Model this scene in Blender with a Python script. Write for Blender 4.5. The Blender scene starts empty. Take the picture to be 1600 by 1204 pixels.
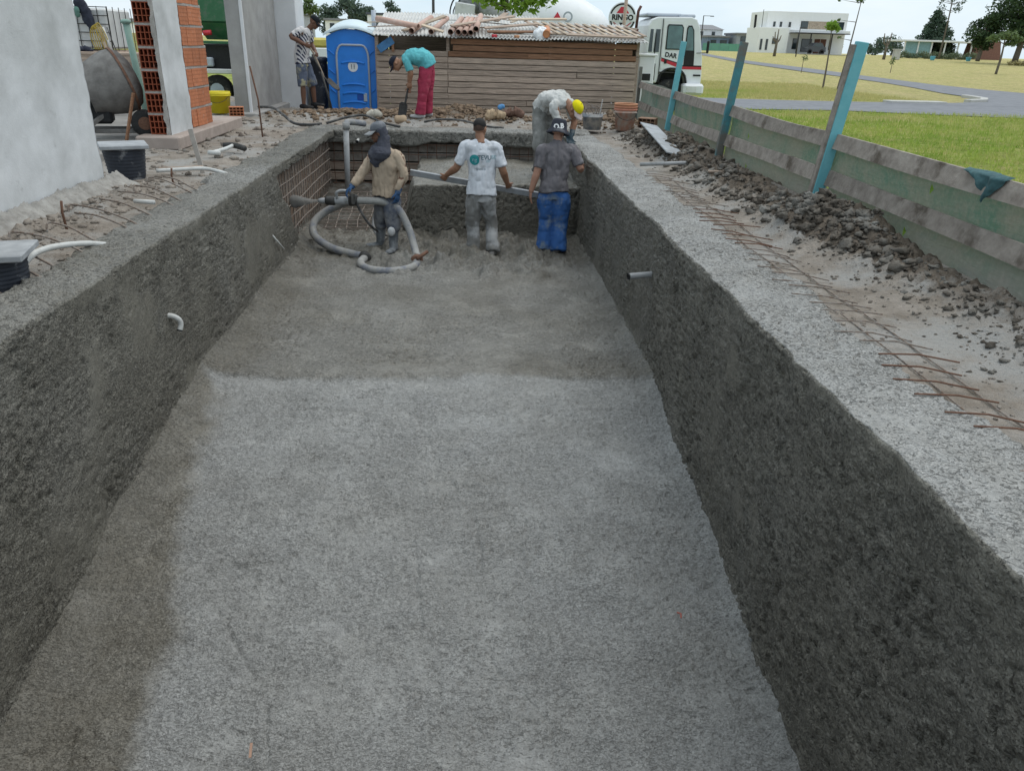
import bpy, math, random
import numpy as np
from mathutils import Vector, Matrix
from mathutils.bvhtree import BVHTree
random.seed(7)
S = bpy.context.scene
COL = S.collection
R = math.radians

# ------------------------------------------------------------------ camera
cd = bpy.data.cameras.new('camera')
cam = bpy.data.objects.new('camera', cd); COL.objects.link(cam)
cd.sensor_width = 36.0; cd.lens = 36.0 * 1195 / 1600; cd.clip_start = 0.05; cd.clip_end = 6000
cam.matrix_world = Matrix(((0.99825967, -0.0028226, -0.05890377, 0.0),
                           (-0.05262714, 0.40805101, -0.91144103, 0.0),
                           (0.02660838, 0.91295477, 0.40719232, 1.31),
                           (0, 0, 0, 1)))
S.camera = cam

# ------------------------------------------------------------------ sky, sun, exposure
SUN_EL, SUN_AZ = R(69), R(70)          # azimuth measured from +Y towards +X
W = bpy.data.worlds.new('World'); S.world = W; W.use_nodes = True
nt = W.node_tree; nt.nodes.clear()
wo = nt.nodes.new('ShaderNodeOutputWorld'); wb = nt.nodes.new('ShaderNodeBackground')
sk = nt.nodes.new('ShaderNodeTexSky'); sk.sky_type = 'NISHITA'; sk.sun_disc = False
sk.sun_elevation = SUN_EL; sk.sun_rotation = SUN_AZ; sk.dust_density = 2.0; sk.air_density = 1.0
mx = nt.nodes.new('ShaderNodeMix'); mx.data_type = 'RGBA'; mx.inputs[0].default_value = 0.86
mx.inputs[7].default_value = (7.2, 8.6, 9.4, 1)      # even bright cloud deck
tcw = nt.nodes.new('ShaderNodeTexCoord'); mpw = nt.nodes.new('ShaderNodeMapping'); mpw.inputs['Scale'].default_value = (1, 1, 3.2); nt.links.new(tcw.outputs['Generated'], mpw.inputs[0])
nzw = nt.nodes.new('ShaderNodeTexNoise'); nzw.inputs['Scale'].default_value = 3.2; nzw.inputs['Detail'].default_value = 6; nzw.inputs['Roughness'].default_value = .55; nt.links.new(mpw.outputs[0], nzw.inputs['Vector'])
crw = nt.nodes.new('ShaderNodeValToRGB'); crw.color_ramp.elements[0].position = .36; crw.color_ramp.elements[1].position = .66
crw.color_ramp.elements[0].color = (.61, .77, .88, 1); crw.color_ramp.elements[1].color = (.80, .89, .95, 1); nt.links.new(nzw.outputs['Fac'], crw.inputs[0])
clw = nt.nodes.new('ShaderNodeVectorMath'); clw.operation = 'SCALE'; clw.inputs['Scale'].default_value = 9.7; nt.links.new(crw.outputs[0], clw.inputs[0]); nt.links.new(clw.outputs[0], mx.inputs[7])
nt.links.new(sk.outputs[0], mx.inputs[6]); nt.links.new(mx.outputs[2], wb.inputs[0])
wb.inputs[1].default_value = 0.1
nt.links.new(wb.outputs[0], wo.inputs[0])
sl = bpy.data.lights.new('sun', 'SUN'); sl.energy = 1.5; sl.angle = R(75); sl.color = (1.0, 0.94, 0.86)
so = bpy.data.objects.new('sun', sl); COL.objects.link(so)
sd = Vector((math.cos(SUN_EL) * math.sin(SUN_AZ), math.cos(SUN_EL) * math.cos(SUN_AZ), math.sin(SUN_EL)))
so.rotation_euler = (-sd).to_track_quat('-Z', 'Y').to_euler()
vs = S.view_settings
vs.view_transform = 'Standard'; vs.look = 'None'; vs.exposure = 0.3; vs.gamma = 1.0; vs.use_curve_mapping = False
S.render.engine = 'CYCLES'

# ------------------------------------------------------------------ numpy noise
def _hash(ix, iy, iz, seed):
    h = (ix.astype(np.int64) * 374761393 + iy.astype(np.int64) * 668265263 + iz.astype(np.int64) * 2147483647 + seed * 1274126177) & 0xFFFFFFFF
    h = ((h ^ (h >> 13)) * 1274126177) & 0xFFFFFFFF
    h = ((h ^ (h >> 16)) * 2246822519) & 0xFFFFFFFF
    return ((h ^ (h >> 15)) & 0xFFFF).astype(np.float64) / 65535.0
def vnoise(x, y, z, seed=0):
    ix, iy, iz = np.floor(x), np.floor(y), np.floor(z)
    fx, fy, fz = x - ix, y - iy, z - iz
    ux, uy, uz = (f * f * f * (f * (f * 6 - 15) + 10) for f in (fx, fy, fz))
    r = 0
    for dx in (0, 1):
        for dy in (0, 1):
            for dz in (0, 1):
                w = (ux if dx else 1 - ux) * (uy if dy else 1 - uy) * (uz if dz else 1 - uz)
                r = r + w * _hash(ix + dx, iy + dy, iz + dz, seed)
    return r * 2 - 1
def fbm(P, scale, octv=3, seed=0, billow=False, st=(1, 1, 1), gain=0.5):
    s = 0; a = 1; n = 0
    for o in range(octv):
        k = scale * 2 ** o
        v = vnoise(P[..., 0] * k * st[0] + 17.3 * o, P[..., 1] * k * st[1] - 9.1 * o, P[..., 2] * k * st[2] + 5.7 * o, seed + o)
        if billow: v = np.abs(v) * 2 - 0.6
        s = s + a * v; n += a; a *= gain
    return s / n
def sstep(a, b, x):
    t = np.clip((x - a) / (b - a), 0, 1); return t * t * (3 - 2 * t)

# ------------------------------------------------------------------ mesh helpers
def V(*a): return Vector(a if len(a) > 1 else a[0])
def tag(o, label=None, cat=None, group=None, kind=None):
    if label: o['label'] = label
    if cat: o['category'] = cat
    if group: o['group'] = group
    if kind: o['kind'] = kind
    return o
def link(o, parent=None):
    COL.objects.link(o)
    if parent is not None:
        o.parent = parent
        o.matrix_parent_inverse = Matrix.Translation(-parent.location) if parent.type == 'EMPTY' else Matrix()
    return o
def empty(name, loc, label, cat, group=None):
    o = bpy.data.objects.new(name, None); o.empty_display_size = 0.1; o.location = loc
    COL.objects.link(o); tag(o, label, cat, group); return o
def mesh_from(name, verts, faces, smooth=False):
    me = bpy.data.meshes.new(name)
    me.from_pydata([tuple(v) for v in verts], [], faces); me.update()
    if smooth: me.polygons.foreach_set('use_smooth', [True] * len(me.polygons))
    return me
class MB:
    def __init__(s): s.v = []; s.f = []
    def add(s, vs_, fs):
        n = len(s.v); s.v += [Vector(v) for v in vs_]; s.f += [tuple(i + n for i in f) for f in fs]; return s
    def box(s, c, sz, rot=None, ch=0.0):
        c = Vector(c); hx, hy, hz = sz[0] / 2, sz[1] / 2, sz[2] / 2
        m = rot if rot is not None else Matrix.Identity(3)
        if isinstance(m, (int, float)): m = Matrix.Rotation(m, 3, 'Z')
        if ch <= 0:
            vs_ = [c + m @ Vector((x * hx, y * hy, z * hz)) for x in (-1, 1) for y in (-1, 1) for z in (-1, 1)]
            return s.add(vs_, [(0, 1, 3, 2), (4, 6, 7, 5), (0, 4, 5, 1), (2, 3, 7, 6), (0, 2, 6, 4), (1, 5, 7, 3)])
        vs_ = []; idx = {}
        for x in (-1, 1):
            for y in (-1, 1):
                for z in (-1, 1):
                    for ax in range(3):
                        p = [x * hx, y * hy, z * hz]
                        for a in range(3):
                            if a != ax: p[a] -= (x, y, z)[a] * ch
                        idx[(x, y, z, ax)] = len(vs_); vs_.append(c + m @ Vector(p))
        fs = []
        for ax in range(3):
            o1, o2 = [a for a in range(3) if a != ax]
            for sg in (-1, 1):
                q = []
                for (a, b) in ((-1, -1), (1, -1), (1, 1), (-1, 1)):
                    k = [0, 0, 0]; k[ax] = sg; k[o1] = a; k[o2] = b; q.append(idx[(k[0], k[1], k[2], ax)])
                fs.append(tuple(q))
        for ax in range(3):                       # edges parallel to ax
            o1, o2 = [a for a in range(3) if a != ax]
            for a in (-1, 1):
                for b in (-1, 1):
                    q = []
                    for e, which in ((-1, o1), (1, o1), (1, o2), (-1, o2)):
                        k = [0, 0, 0]; k[ax] = e; k[o1] = a; k[o2] = b; q.append(idx[(k[0], k[1], k[2], which)])
                    fs.append(tuple(q))
        for x in (-1, 1):
            for y in (-1, 1):
                for z in (-1, 1): fs.append(tuple(idx[(x, y, z, a)] for a in range(3)))
        return s.add(vs_, fs)
    def bar(s, p0, p1, w, h, up=(0, 0, 1), ch=0.0):
        p0, p1 = Vector(p0), Vector(p1); t = (p1 - p0); L = t.length; t.normalize()
        u = Vector(up); u = (u - t * u.dot(t))
        if u.length < 1e-4: u = Vector((1, 0, 0)) - t * t.x
        u.normalize(); sd_ = u.cross(t)
        m = Matrix((t, sd_, u)).transposed()
        return s.box((p0 + p1) / 2, (L, w, h), m, ch)
    def tube(s, path, r, n=8, caps=True, side=None, capf=0.0, sub=1):
        pts = [Vector(p) for p in path]; rr = list(r) if hasattr(r, '__len__') else [r] * len(pts)
        rr = [(q if hasattr(q, '__len__') else (q, q)) for q in rr]
        if sub > 1 and len(pts) > 2:
            np_, nr = [], []
            for i in range(len(pts) - 1):
                a, b, c_, d = pts[max(i - 1, 0)], pts[i], pts[i + 1], pts[min(i + 2, len(pts) - 1)]
                ra, rb, rc, rd = rr[max(i - 1, 0)], rr[i], rr[i + 1], rr[min(i + 2, len(pts) - 1)]
                for k in range(sub):
                    t = k / sub
                    w = (-.5 * t + t * t - .5 * t ** 3, 1 - 2.5 * t * t + 1.5 * t ** 3, .5 * t + 2 * t * t - 1.5 * t ** 3, -.5 * t * t + .5 * t ** 3)
                    np_.append(a * w[0] + b * w[1] + c_ * w[2] + d * w[3])
                    nr.append(tuple(max(.001, ra[q] * w[0] + rb[q] * w[1] + rc[q] * w[2] + rd[q] * w[3]) for q in (0, 1)))
            pts, rr = np_ + [pts[-1]], nr + [rr[-1]]
        N = len(pts); T = []
        for i in range(N):
            t = pts[min(i + 1, N - 1)] - pts[max(i - 1, 0)]; t.normalize(); T.append(t)
        if side is None:
            a = Vector((0, 0, 1)) if abs(T[0].z) < .9 else Vector((1, 0, 0)); sv = a.cross(T[0])
        else: sv = Vector(side)
        rings = []
        for i in range(N):
            q = sv - T[i] * sv.dot(T[i])
            if q.length < 1e-3: q = T[i].orthogonal()
            q.normalize()
            if side is None: sv = q
            rings.append((pts[i], q, T[i].cross(q), rr[i]))
        if capf > 0:
            p, q, u, r0 = rings[0]; m0 = min(r0)
            pre = [(p - T[0] * m0 * capf * .75, q, u, (r0[0] * .66, r0[1] * .66))]
            p, q, u, r1 = rings[-1]; m1 = min(r1)
            post = [(p + T[-1] * m1 * capf * .75, q, u, (r1[0] * .66, r1[1] * .66))]
            rings = pre + rings + post
            tips = (pts[0] - T[0] * m0 * capf, pts[-1] + T[-1] * m1 * capf)
        else: tips = (pts[0], pts[-1])
        vs_ = []; fs = []
        for p, q, u, r_ in rings:
            for k in range(n):
                a = 2 * math.pi * k / n; vs_.append(p + q * (math.cos(a) * r_[0]) + u * (math.sin(a) * r_[1]))
        for i in range(len(rings) - 1):
            for k in range(n):
                a, b = i * n + k, i * n + (k + 1) % n; fs.append((a, b, b + n, a + n))
        if caps:
            i0 = len(vs_); vs_.append(tips[0]); vs_.append(tips[1]); o = (len(rings) - 1) * n
            for k in range(n):
                fs.append((i0, (k + 1) % n, k)); fs.append((i0 + 1, o + k, o + (k + 1) % n))
        return s.add(vs_, fs)
    def lathe(s, prof, c=(0, 0, 0), n=20, m=None, cap=True):
        c = Vector(c); m = m or Matrix.Identity(3); vs_ = []; fs = []
        for r_, z in prof:
            for k in range(n):
                a = 2 * math.pi * k / n; vs_.append(c + m @ Vector((r_ * math.cos(a), r_ * math.sin(a), z)))
        for i in range(len(prof) - 1):
            for k in range(n):
                a, b = i * n + k, i * n + (k + 1) % n; fs.append((a, b, b + n, a + n))
        if cap:
            fs.append(tuple(reversed(range(n)))); o = (len(prof) - 1) * n; fs.append(tuple(range(o, o + n)))
        return s.add(vs_, fs)
    def ell(s, c, rad, m=None, nu=14, nv=9):
        prof = [(max(math.sin(math.pi * i / nv), .02), -math.cos(math.pi * i / nv)) for i in range(nv + 1)]
        m = m or Matrix.Identity(3); d = Matrix.Diagonal(Vector(rad))
        return s.lathe(prof, c, nu, m @ d)
    def build(s, name, mat, parent=None, smooth=False):
        me = mesh_from(name, s.v, s.f, smooth); o = bpy.data.objects.new(name, me)
        if mat: me.materials.append(mat)
        return link(o, parent)
def grid_obj(name, P, mask=None, mat=None, attrs=None, parent=None, smooth=True):
    a, b, _ = P.shape; vs_ = P.reshape(-1, 3)
    i = np.arange(a * b).reshape(a, b)
    f = np.stack([i[:-1, :-1], i[1:, :-1], i[1:, 1:], i[:-1, 1:]], -1)
    if mask is not None: f = f[mask]
    f = f.reshape(-1, 4)
    used = np.zeros(len(vs_), bool); used[f.ravel()] = True
    rm = np.cumsum(used) - 1; vs2 = vs_[used]; f = rm[f]
    me = bpy.data.meshes.new(name); me.vertices.add(len(vs2)); me.vertices.foreach_set('co', vs2.ravel().astype(np.float32))
    me.loops.add(f.size); me.loops.foreach_set('vertex_index', f.ravel().astype(np.int32))
    me.polygons.add(len(f)); me.polygons.foreach_set('loop_start', (np.arange(len(f)) * 4).astype(np.int32))
    if smooth: me.polygons.foreach_set('use_smooth', np.ones(len(f), bool))
    for k, d in (attrs or {}).items():
        at = me.attributes.new(k, 'FLOAT', 'POINT'); at.data.foreach_set('value', d.reshape(-1)[used].astype(np.float32))
    me.update(calc_edges=True); me.validate()
    o = bpy.data.objects.new(name, me)
    if mat: me.materials.append(mat)
    return link(o, parent)
def tri_soup(name, verts, nper, mat, parent=None):
    n = len(verts); me = bpy.data.meshes.new(name); me.vertices.add(n); me.vertices.foreach_set('co', np.asarray(verts, np.float32).ravel())
    me.loops.add(n); me.loops.foreach_set('vertex_index', np.arange(n, dtype=np.int32))
    me.polygons.add(n // nper); me.polygons.foreach_set('loop_start', (np.arange(n // nper) * nper).astype(np.int32))
    me.update(calc_edges=True); me.validate(); o = bpy.data.objects.new(name, me); me.materials.append(mat)
    return link(o, parent)
def remesh(mb, vox, smooth=2, fold=0.0, fscale=14, seed=1, st=(1, 1, 1)):
    me = mesh_from('tmp', mb.v, mb.f); o = bpy.data.objects.new('tmp', me); COL.objects.link(o)
    m = o.modifiers.new('r', 'REMESH'); m.mode = 'VOXEL'; m.voxel_size = vox; m.use_smooth_shade = True
    if smooth: k = o.modifiers.new('s', 'SMOOTH'); k.factor = .5; k.iterations = smooth
    dg = bpy.context.evaluated_depsgraph_get(); dg.update()
    m2 = bpy.data.meshes.new_from_object(o.evaluated_get(dg))
    bpy.data.objects.remove(o); bpy.data.meshes.remove(me)
    if fold > 0:
        n = len(m2.vertices); co = np.empty(n * 3, np.float32); no = np.empty(n * 3, np.float32)
        m2.vertices.foreach_get('co', co); m2.vertices.foreach_get('normal', no)
        co = co.reshape(-1, 3).astype(float); no = no.reshape(-1, 3)
        d = fbm(co, fscale, 2, seed, True, st) * fold + fbm(co, fscale * .35, 2, seed + 9) * fold * 1.3
        co = co + no * d[:, None]; m2.vertices.foreach_set('co', co.ravel().astype(np.float32)); m2.update()
    m2.polygons.foreach_set('use_smooth', [True] * len(m2.polygons))
    return m2
def mesh_obj(name, me, mat, parent=None):
    me.name = name; me.materials.clear(); me.materials.append(mat); o = bpy.data.objects.new(name, me); return link(o, parent)
def text_mesh(txt, size, origin, xdir, ydir, bold=0.0, extr=0.002, align='CENTER'):
    cu = bpy.data.curves.new('t', 'FONT'); cu.body = txt; cu.size = size; cu.align_x = align; cu.align_y = 'CENTER'; cu.offset = bold; cu.extrude = extr; cu.resolution_u = 3
    o = bpy.data.objects.new('t', cu); COL.objects.link(o)
    dg = bpy.context.evaluated_depsgraph_get(); dg.update()
    me = bpy.data.meshes.new_from_object(o.evaluated_get(dg)); bpy.data.objects.remove(o); bpy.data.curves.remove(cu)
    x = Vector(xdir).normalized(); y = Vector(ydir).normalized(); z = x.cross(y)
    me.transform(Matrix.Translation(origin) @ Matrix((x, y, z)).transposed().to_4x4()); return me
ORD = ['first', 'second', 'third', 'fourth', 'fifth', 'sixth', 'seventh', 'eighth', 'ninth', 'tenth', 'eleventh', 'twelfth', 'thirteenth', 'fourteenth', 'fifteenth']

# ------------------------------------------------------------------ materials
def nd(nt_, t, **k):
    n = nt_.nodes.new(t)
    for a, b in k.items(): setattr(n, a, b)
    return n
def noise(nt_, vec, scale, detail=3, rough=.55, dist=0):
    n = nd(nt_, 'ShaderNodeTexNoise'); n.inputs['Scale'].default_value = scale; n.inputs['Detail'].default_value = detail
    n.inputs['Roughness'].default_value = rough; n.inputs['Distortion'].default_value = dist
    nt_.links.new(vec, n.inputs['Vector']); return n.outputs['Fac']
def ramp(nt_, fac, a, b, lo=(0, 0, 0, 1), hi=(1, 1, 1, 1)):
    n = nd(nt_, 'ShaderNodeValToRGB'); e = n.color_ramp.elements
    e[0].position = a; e[1].position = b; e[0].color = lo; e[1].color = hi
    nt_.links.new(fac, n.inputs[0]); return n.outputs[0]
def mixc(nt_, fac, a, b, mode='MIX'):
    n = nd(nt_, 'ShaderNodeMix', data_type='RGBA', blend_type=mode)
    for i, q in ((0, fac), (6, a), (7, b)):
        if isinstance(q, (int, float)): n.inputs[i].default_value = q
        elif isinstance(q, tuple): n.inputs[i].default_value = q if len(q) == 4 else (*q, 1)
        else: nt_.links.new(q, n.inputs[i])
    return n.outputs[2]
def mth(nt_, op, a, b=0.0):
    n = nd(nt_, 'ShaderNodeMath', operation=op)
    for i, q in ((0, a), (1, b)):
        if isinstance(q, (int, float)): n.inputs[i].default_value = q
        else: nt_.links.new(q, n.inputs[i])
    return n.outputs[0]
def base(name):
    m = bpy.data.materials.new(name); m.use_nodes = True; t = m.node_tree
    return m, t, t.nodes['Principled BSDF']
def coords(t, stretch=None):
    c = nd(t, 'ShaderNodeTexCoord').outputs['Object']
    if stretch:
        mp = nd(t, 'ShaderNodeMapping'); mp.inputs['Scale'].default_value = stretch; t.links.new(c, mp.inputs[0]); c = mp.outputs[0]
    return c
def bump(t, b, h, strength, dist, prev=None):
    n = nd(t, 'ShaderNodeBump'); n.inputs['Strength'].default_value = strength; n.inputs['Distance'].default_value = dist
    t.links.new(h, n.inputs['Height'])
    if prev: t.links.new(prev, n.inputs['Normal'])
    if b: t.links.new(n.outputs[0], b.inputs['Normal'])
    return n.outputs[0]
def MAT(name, col, rough=.7, var=.25, scale=8, bs=0.25, bscale=60, bdist=.004, metal=0, spec=.4, stretch=None, col2=None, dirt=None, rnd=0.0, dscale=3, dlo=.5, dhi=.7):
    m, t, b = base(name); c = coords(t)
    if rnd > 0:
        ro = nd(t, 'ShaderNodeObjectInfo'); va = nd(t, 'ShaderNodeVectorMath', operation='ADD'); sc_ = nd(t, 'ShaderNodeVectorMath', operation='SCALE'); sc_.inputs[0].default_value = (37.0, 11.0, 23.0); t.links.new(ro.outputs['Random'], sc_.inputs['Scale']); t.links.new(c, va.inputs[0]); t.links.new(sc_.outputs[0], va.inputs[1]); c = va.outputs[0]
    if stretch:
        mp = nd(t, 'ShaderNodeMapping'); mp.inputs['Scale'].default_value = stretch; t.links.new(c, mp.inputs[0]); c = mp.outputs[0]
    f = noise(t, c, scale, 4, .6)
    c2 = col2 or tuple(x * (1 - var) for x in col)
    out = mixc(t, ramp(t, f, .35, .68), c2, col)
    if dirt:
        f2 = noise(t, c, dscale, 5, .65); out = mixc(t, ramp(t, f2, dlo, dhi), out, dirt)
    if rnd > 0:
        oi = nd(t, 'ShaderNodeObjectInfo'); hs = nd(t, 'ShaderNodeHueSaturation')
        mr = nd(t, 'ShaderNodeMapRange'); mr.inputs[3].default_value = 1 - rnd; mr.inputs[4].default_value = 1 + rnd
        t.links.new(oi.outputs['Random'], mr.inputs[0]); t.links.new(mr.outputs[0], hs.inputs['Value']); t.links.new(out, hs.inputs['Color']); out = hs.outputs[0]
    t.links.new(out, b.inputs['Base Color'])
    b.inputs['Metallic'].default_value = metal; b.inputs['Specular IOR Level'].default_value = spec
    r = ramp(t, noise(t, c, scale * 2.3, 3), .3, .75, (rough * .8,) * 3 + (1,), (min(1, rough * 1.15),) * 3 + (1,)); t.links.new(r, b.inputs['Roughness'])
    if bs > 0: bump(t, b, noise(t, c, bscale, 4, .6), bs, bdist)
    return m

# concrete: attribute "dry" 0 = fresh wet, 1 = drying pale; "trow" 1 = trowelled smooth
def concrete_mat(name, wet, dry, warm, bstr=.8, stretch=(1, 1, 1), fscale=40, fstr=.8):
    m, t, b = base(name); c = coords(t)
    at = nd(t, 'ShaderNodeAttribute', attribute_name='dry').outputs['Fac']
    n1 = noise(t, c, 1.6, 5, .6); n2 = noise(t, c, 26, 4, .65); n3 = noise(t, c, 110, 3, .6)
    fac = mth(t, 'ADD', at, mth(t, 'MULTIPLY', mth(t, 'SUBTRACT', n1, .5), .4))
    col = mixc(t, ramp(t, fac, .05, .95), wet, dry)
    col = mixc(t, mth(t, 'MULTIPLY', ramp(t, noise(t, c, 3.1, 6, .7), .42, .72), .35), col, warm)
    col = mixc(t, 1.0, col, ramp(t, n2, .25, .75, (.72, .72, .72, 1), (1.18, 1.18, 1.18, 1)), 'MULTIPLY')
    col = mixc(t, 1.0, col, ramp(t, n3, .3, .7, (.84, .84, .84, 1), (1.12, 1.12, 1.12, 1)), 'MULTIPLY')
    tr = nd(t, 'ShaderNodeAttribute', attribute_name='trow').outputs['Fac']
    mp = nd(t, 'ShaderNodeMapping'); mp.inputs['Scale'].default_value = stretch; t.links.new(c, mp.inputs[0])
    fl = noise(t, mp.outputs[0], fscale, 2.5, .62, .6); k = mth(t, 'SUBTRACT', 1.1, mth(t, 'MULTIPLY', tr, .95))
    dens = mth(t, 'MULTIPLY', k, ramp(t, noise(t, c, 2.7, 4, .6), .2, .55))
    pit_shade = ramp(t, mth(t, 'ADD', fl, mth(t, 'MULTIPLY', mth(t, 'SUBTRACT', dens, 1.0), .14)), .55, .605)
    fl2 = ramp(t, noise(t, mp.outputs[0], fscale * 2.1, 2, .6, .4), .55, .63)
    pit_shade = mth(t, 'MAXIMUM', pit_shade, mth(t, 'MULTIPLY', mth(t, 'MULTIPLY', fl2, ramp(t, noise(t, c, 4.1, 3), .35, .6)), .5))
    col = mixc(t, mth(t, 'MULTIPLY', pit_shade, fstr), col, mixc(t, 1.0, col, (.26, .25, .23), 'MULTIPLY'))  # shadow of small deep pits painted dark into the concrete colour
    t.links.new(col, b.inputs['Base Color'])
    r = ramp(t, fac, .0, .9, (.42, .42, .42, 1), (.68, .68, .68, 1)); t.links.new(r, b.inputs['Roughness'])
    b.inputs['Specular IOR Level'].default_value = .45
    h1 = mth(t, 'MULTIPLY', noise(t, c, 42, 5, .62, .4), k)
    vo = nd(t, 'ShaderNodeTexVoronoi', feature='F1'); vo.inputs['Scale'].default_value = 70; t.links.new(c, vo.inputs['Vector'])
    h2 = mth(t, 'MULTIPLY', vo.outputs['Distance'], k)
    h = mth(t, 'SUBTRACT', mth(t, 'SUBTRACT', h1, mth(t, 'MULTIPLY', h2, .35)), mth(t, 'MULTIPLY', pit_shade, .8))
    bump(t, b, h, bstr, .022)
    return m
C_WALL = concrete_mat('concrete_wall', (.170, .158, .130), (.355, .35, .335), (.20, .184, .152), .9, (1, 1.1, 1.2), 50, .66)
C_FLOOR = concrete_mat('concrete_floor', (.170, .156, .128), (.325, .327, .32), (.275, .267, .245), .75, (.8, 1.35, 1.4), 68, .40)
SOIL = MAT('soil', (.31, .272, .235), .95, .3, 6, 1.0, 34, .03, col2=(.20, .17, .14), dirt=(.31, .298, .28), dscale=1.3, dlo=.45, dhi=.62, spec=.15)
m_, t_s, b_s = SOIL, SOIL.node_tree, SOIL.node_tree.nodes['Principled BSDF']
_src = b_s.inputs['Base Color'].links[0].from_socket; _c = coords(t_s); _at = nd(t_s, 'ShaderNodeAttribute', attribute_name='earth').outputs['Fac']
_dk = mixc(t_s, ramp(t_s, noise(t_s, _c, 9, 5, .7), .35, .65), (.085, .068, .053), (.19, .155, .122))
_f = ramp(t_s, mth(t_s, 'ADD', _at, mth(t_s, 'MULTIPLY', mth(t_s, 'SUBTRACT', noise(t_s, _c, 6, 5, .7), .5), .9)), .35, .6)
t_s.links.new(mixc(t_s, _f, _src, _dk), b_s.inputs['Base Color'])
CLOD = MAT('clod', (.165, .145, .122), .95, .3, 12, .9, 50, .015, col2=(.075, .062, .050), spec=.15, dirt=(.24, .23, .21), dscale=2.2, dlo=.50, dhi=.66)
PLASTER = MAT('plaster', (.66, .665, .67), .9, .12, 1.6, .5, 70, .004, col2=(.44, .445, .44), dirt=(.36, .36, .35), dscale=6, dlo=.62, dhi=.82, spec=.2)
CEMENT = MAT('cement_column', (.36, .35, .335), .9, .15, 3, .3, 70, .003, col2=(.28, .27, .26), dirt=(.2, .2, .19), dscale=9, dlo=.66, dhi=.8, spec=.2)
CEMENTW = MAT('cement_white', (.66, .66, .67), .9, .1, 3, .3, 70, .003, spec=.2)
MORTAR = MAT('mortar', (.42, .39, .36), .95, .25, 14, .9, 60, .01, spec=.15)
BRICK = MAT('brick_clay', (.50, .19, .095), .85, .2, 14, .4, 90, .003, rnd=.12, spec=.2, dirt=(.45, .36, .3), dscale=9, dlo=.6, dhi=.85)
BRICKD = MAT('brick_inner', (.16, .045, .022), .9, .2, 14, .3, 90, .003, spec=.15)
WOODG = MAT('wood_weathered', (.52, .40, .315), .88, .35, 3.2, .5, 20, .005, stretch=(1.0, 14, 30), rnd=.16, col2=(.24, .19, .155), dirt=(.10, .075, .058), dscale=2.2, dlo=.60, dhi=.70, spec=.2)
WOODB = MAT('wood_brown', (.30, .16, .095), .85, .3, 3.2, .4, 20, .004, stretch=(1.2, 14, 26), rnd=.16, col2=(.16, .085, .05), dirt=(.08, .05, .035), dscale=3, dlo=.64, dhi=.76, spec=.2)
FENCEW = MAT('fence_board', (.34, .30, .262), .9, .3, 9, .8, 34, .008, rnd=.1, col2=(.21, .18, .155), dirt=(.11, .09, .072), dscale=2.6, dlo=.55, dhi=.66, spec=.15)
WOODP = MAT('wood_pale', (.52, .42, .32), .85, .3, 5, .3, 30, .003, rnd=.18, spec=.2)
TEAL = MAT('teal_paint', (.12, .38, .43), .7, .2, 9, .4, 60, .003, col2=(.16, .42, .47), dirt=(.24, .22, .2), dscale=7, dlo=.62, dhi=.75)
STEEL = MAT('dark_steel', (.06, .058, .055), .6, .4, 20, .2, 90, .002, metal=.3)
RUST = MAT('rusty_rebar', (.17, .09, .058), .85, .35, 40, .3, 200, .001, col2=(.11, .055, .035))
RUSTG = MAT('cement_rebar', (.27, .25, .23), .85, .35, 40, .3, 200, .001, col2=(.16, .11, .08))
BLACKP = MAT('black_plastic', (.028, .033, .045), .6, .3, 12, .2, 60, .002, dirt=(.3, .3, .3), dscale=9, dlo=.58, dhi=.78)
LIDG = MAT('lid_cement', (.38, .39, .40), .85, .2, 8, .4, 80, .003, col2=(.26, .27, .28), dirt=(.14, .15, .17), dscale=5, dlo=.62, dhi=.75)
PVCW = MAT('pvc_white', (.55, .55, .53), .55, .12, 10, .1, 60, .002, dirt=(.38, .37, .34), dscale=9, dlo=.52, dhi=.72)
PVCG = MAT('pvc_grey', (.36, .365, .37), .7, .2, 10, .2, 60, .002, dirt=(.2, .2, .19), dscale=11, dlo=.5, dhi=.7)
HOSEG = MAT('concrete_hose', (.33, .325, .31), .85, .25, 12, .5, 60, .004, dirt=(.15, .16, .19), dscale=6, dlo=.48, dhi=.62)
HOSEK = MAT('black_hose', (.05, .05, .05), .65, .3, 12, .2, 60, .002, dirt=(.2, .19, .18), dscale=8, dlo=.5, dhi=.7)
STEELP = MAT('plate_grey', (.36, .38, .40), .7, .25, 7, .3, 50, .003, dirt=(.22, .22, .22), dscale=5, dlo=.5, dhi=.7)
WHITE = MAT('white_paint', (.74, .75, .76), .4, .06, 4, .05, 40, .002, spec=.5)
WHITED = MAT('white_dirty', (.66, .66, .65), .55, .12, 5, .1, 40, .002, dirt=(.45, .44, .42), dscale=4, dlo=.55, dhi=.8)
GLASS = MAT('dark_glass', (.035, .05, .055), .12, .2, 3, 0, spec=.8)
GLASST = MAT('teal_glass', (.10, .19, .19), .12, .4, 3, 0, spec=.8)
BLACK = MAT('matte_black', (.015, .015, .016), .7, .2, 10, .1)
RUBBER = MAT('rubber', (.025, .025, .025), .85, .3, 20, .3, 90, .003, dirt=(.16, .14, .12), dscale=8, dlo=.55, dhi=.75)
RED = MAT('red_paint', (.55, .03, .05), .45, .15, 10, .1)
BLUE = MAT('toilet_blue', (.018, .225, .74), .42, .12, 5, .08, 30, .003, spec=.5)
TOILW = MAT('toilet_roof', (.62, .72, .76), .5, .1, 5, .1)
GREYT = MAT('grey_trim', (.42, .46, .52), .5, .1, 8, .1)
PINKPVC = MAT('clay_pipe', (.55, .36, .29), .6, .15, 8, .1, rnd=.1, dirt=(.55, .45, .4), dscale=5, dlo=.55, dhi=.75)
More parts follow.
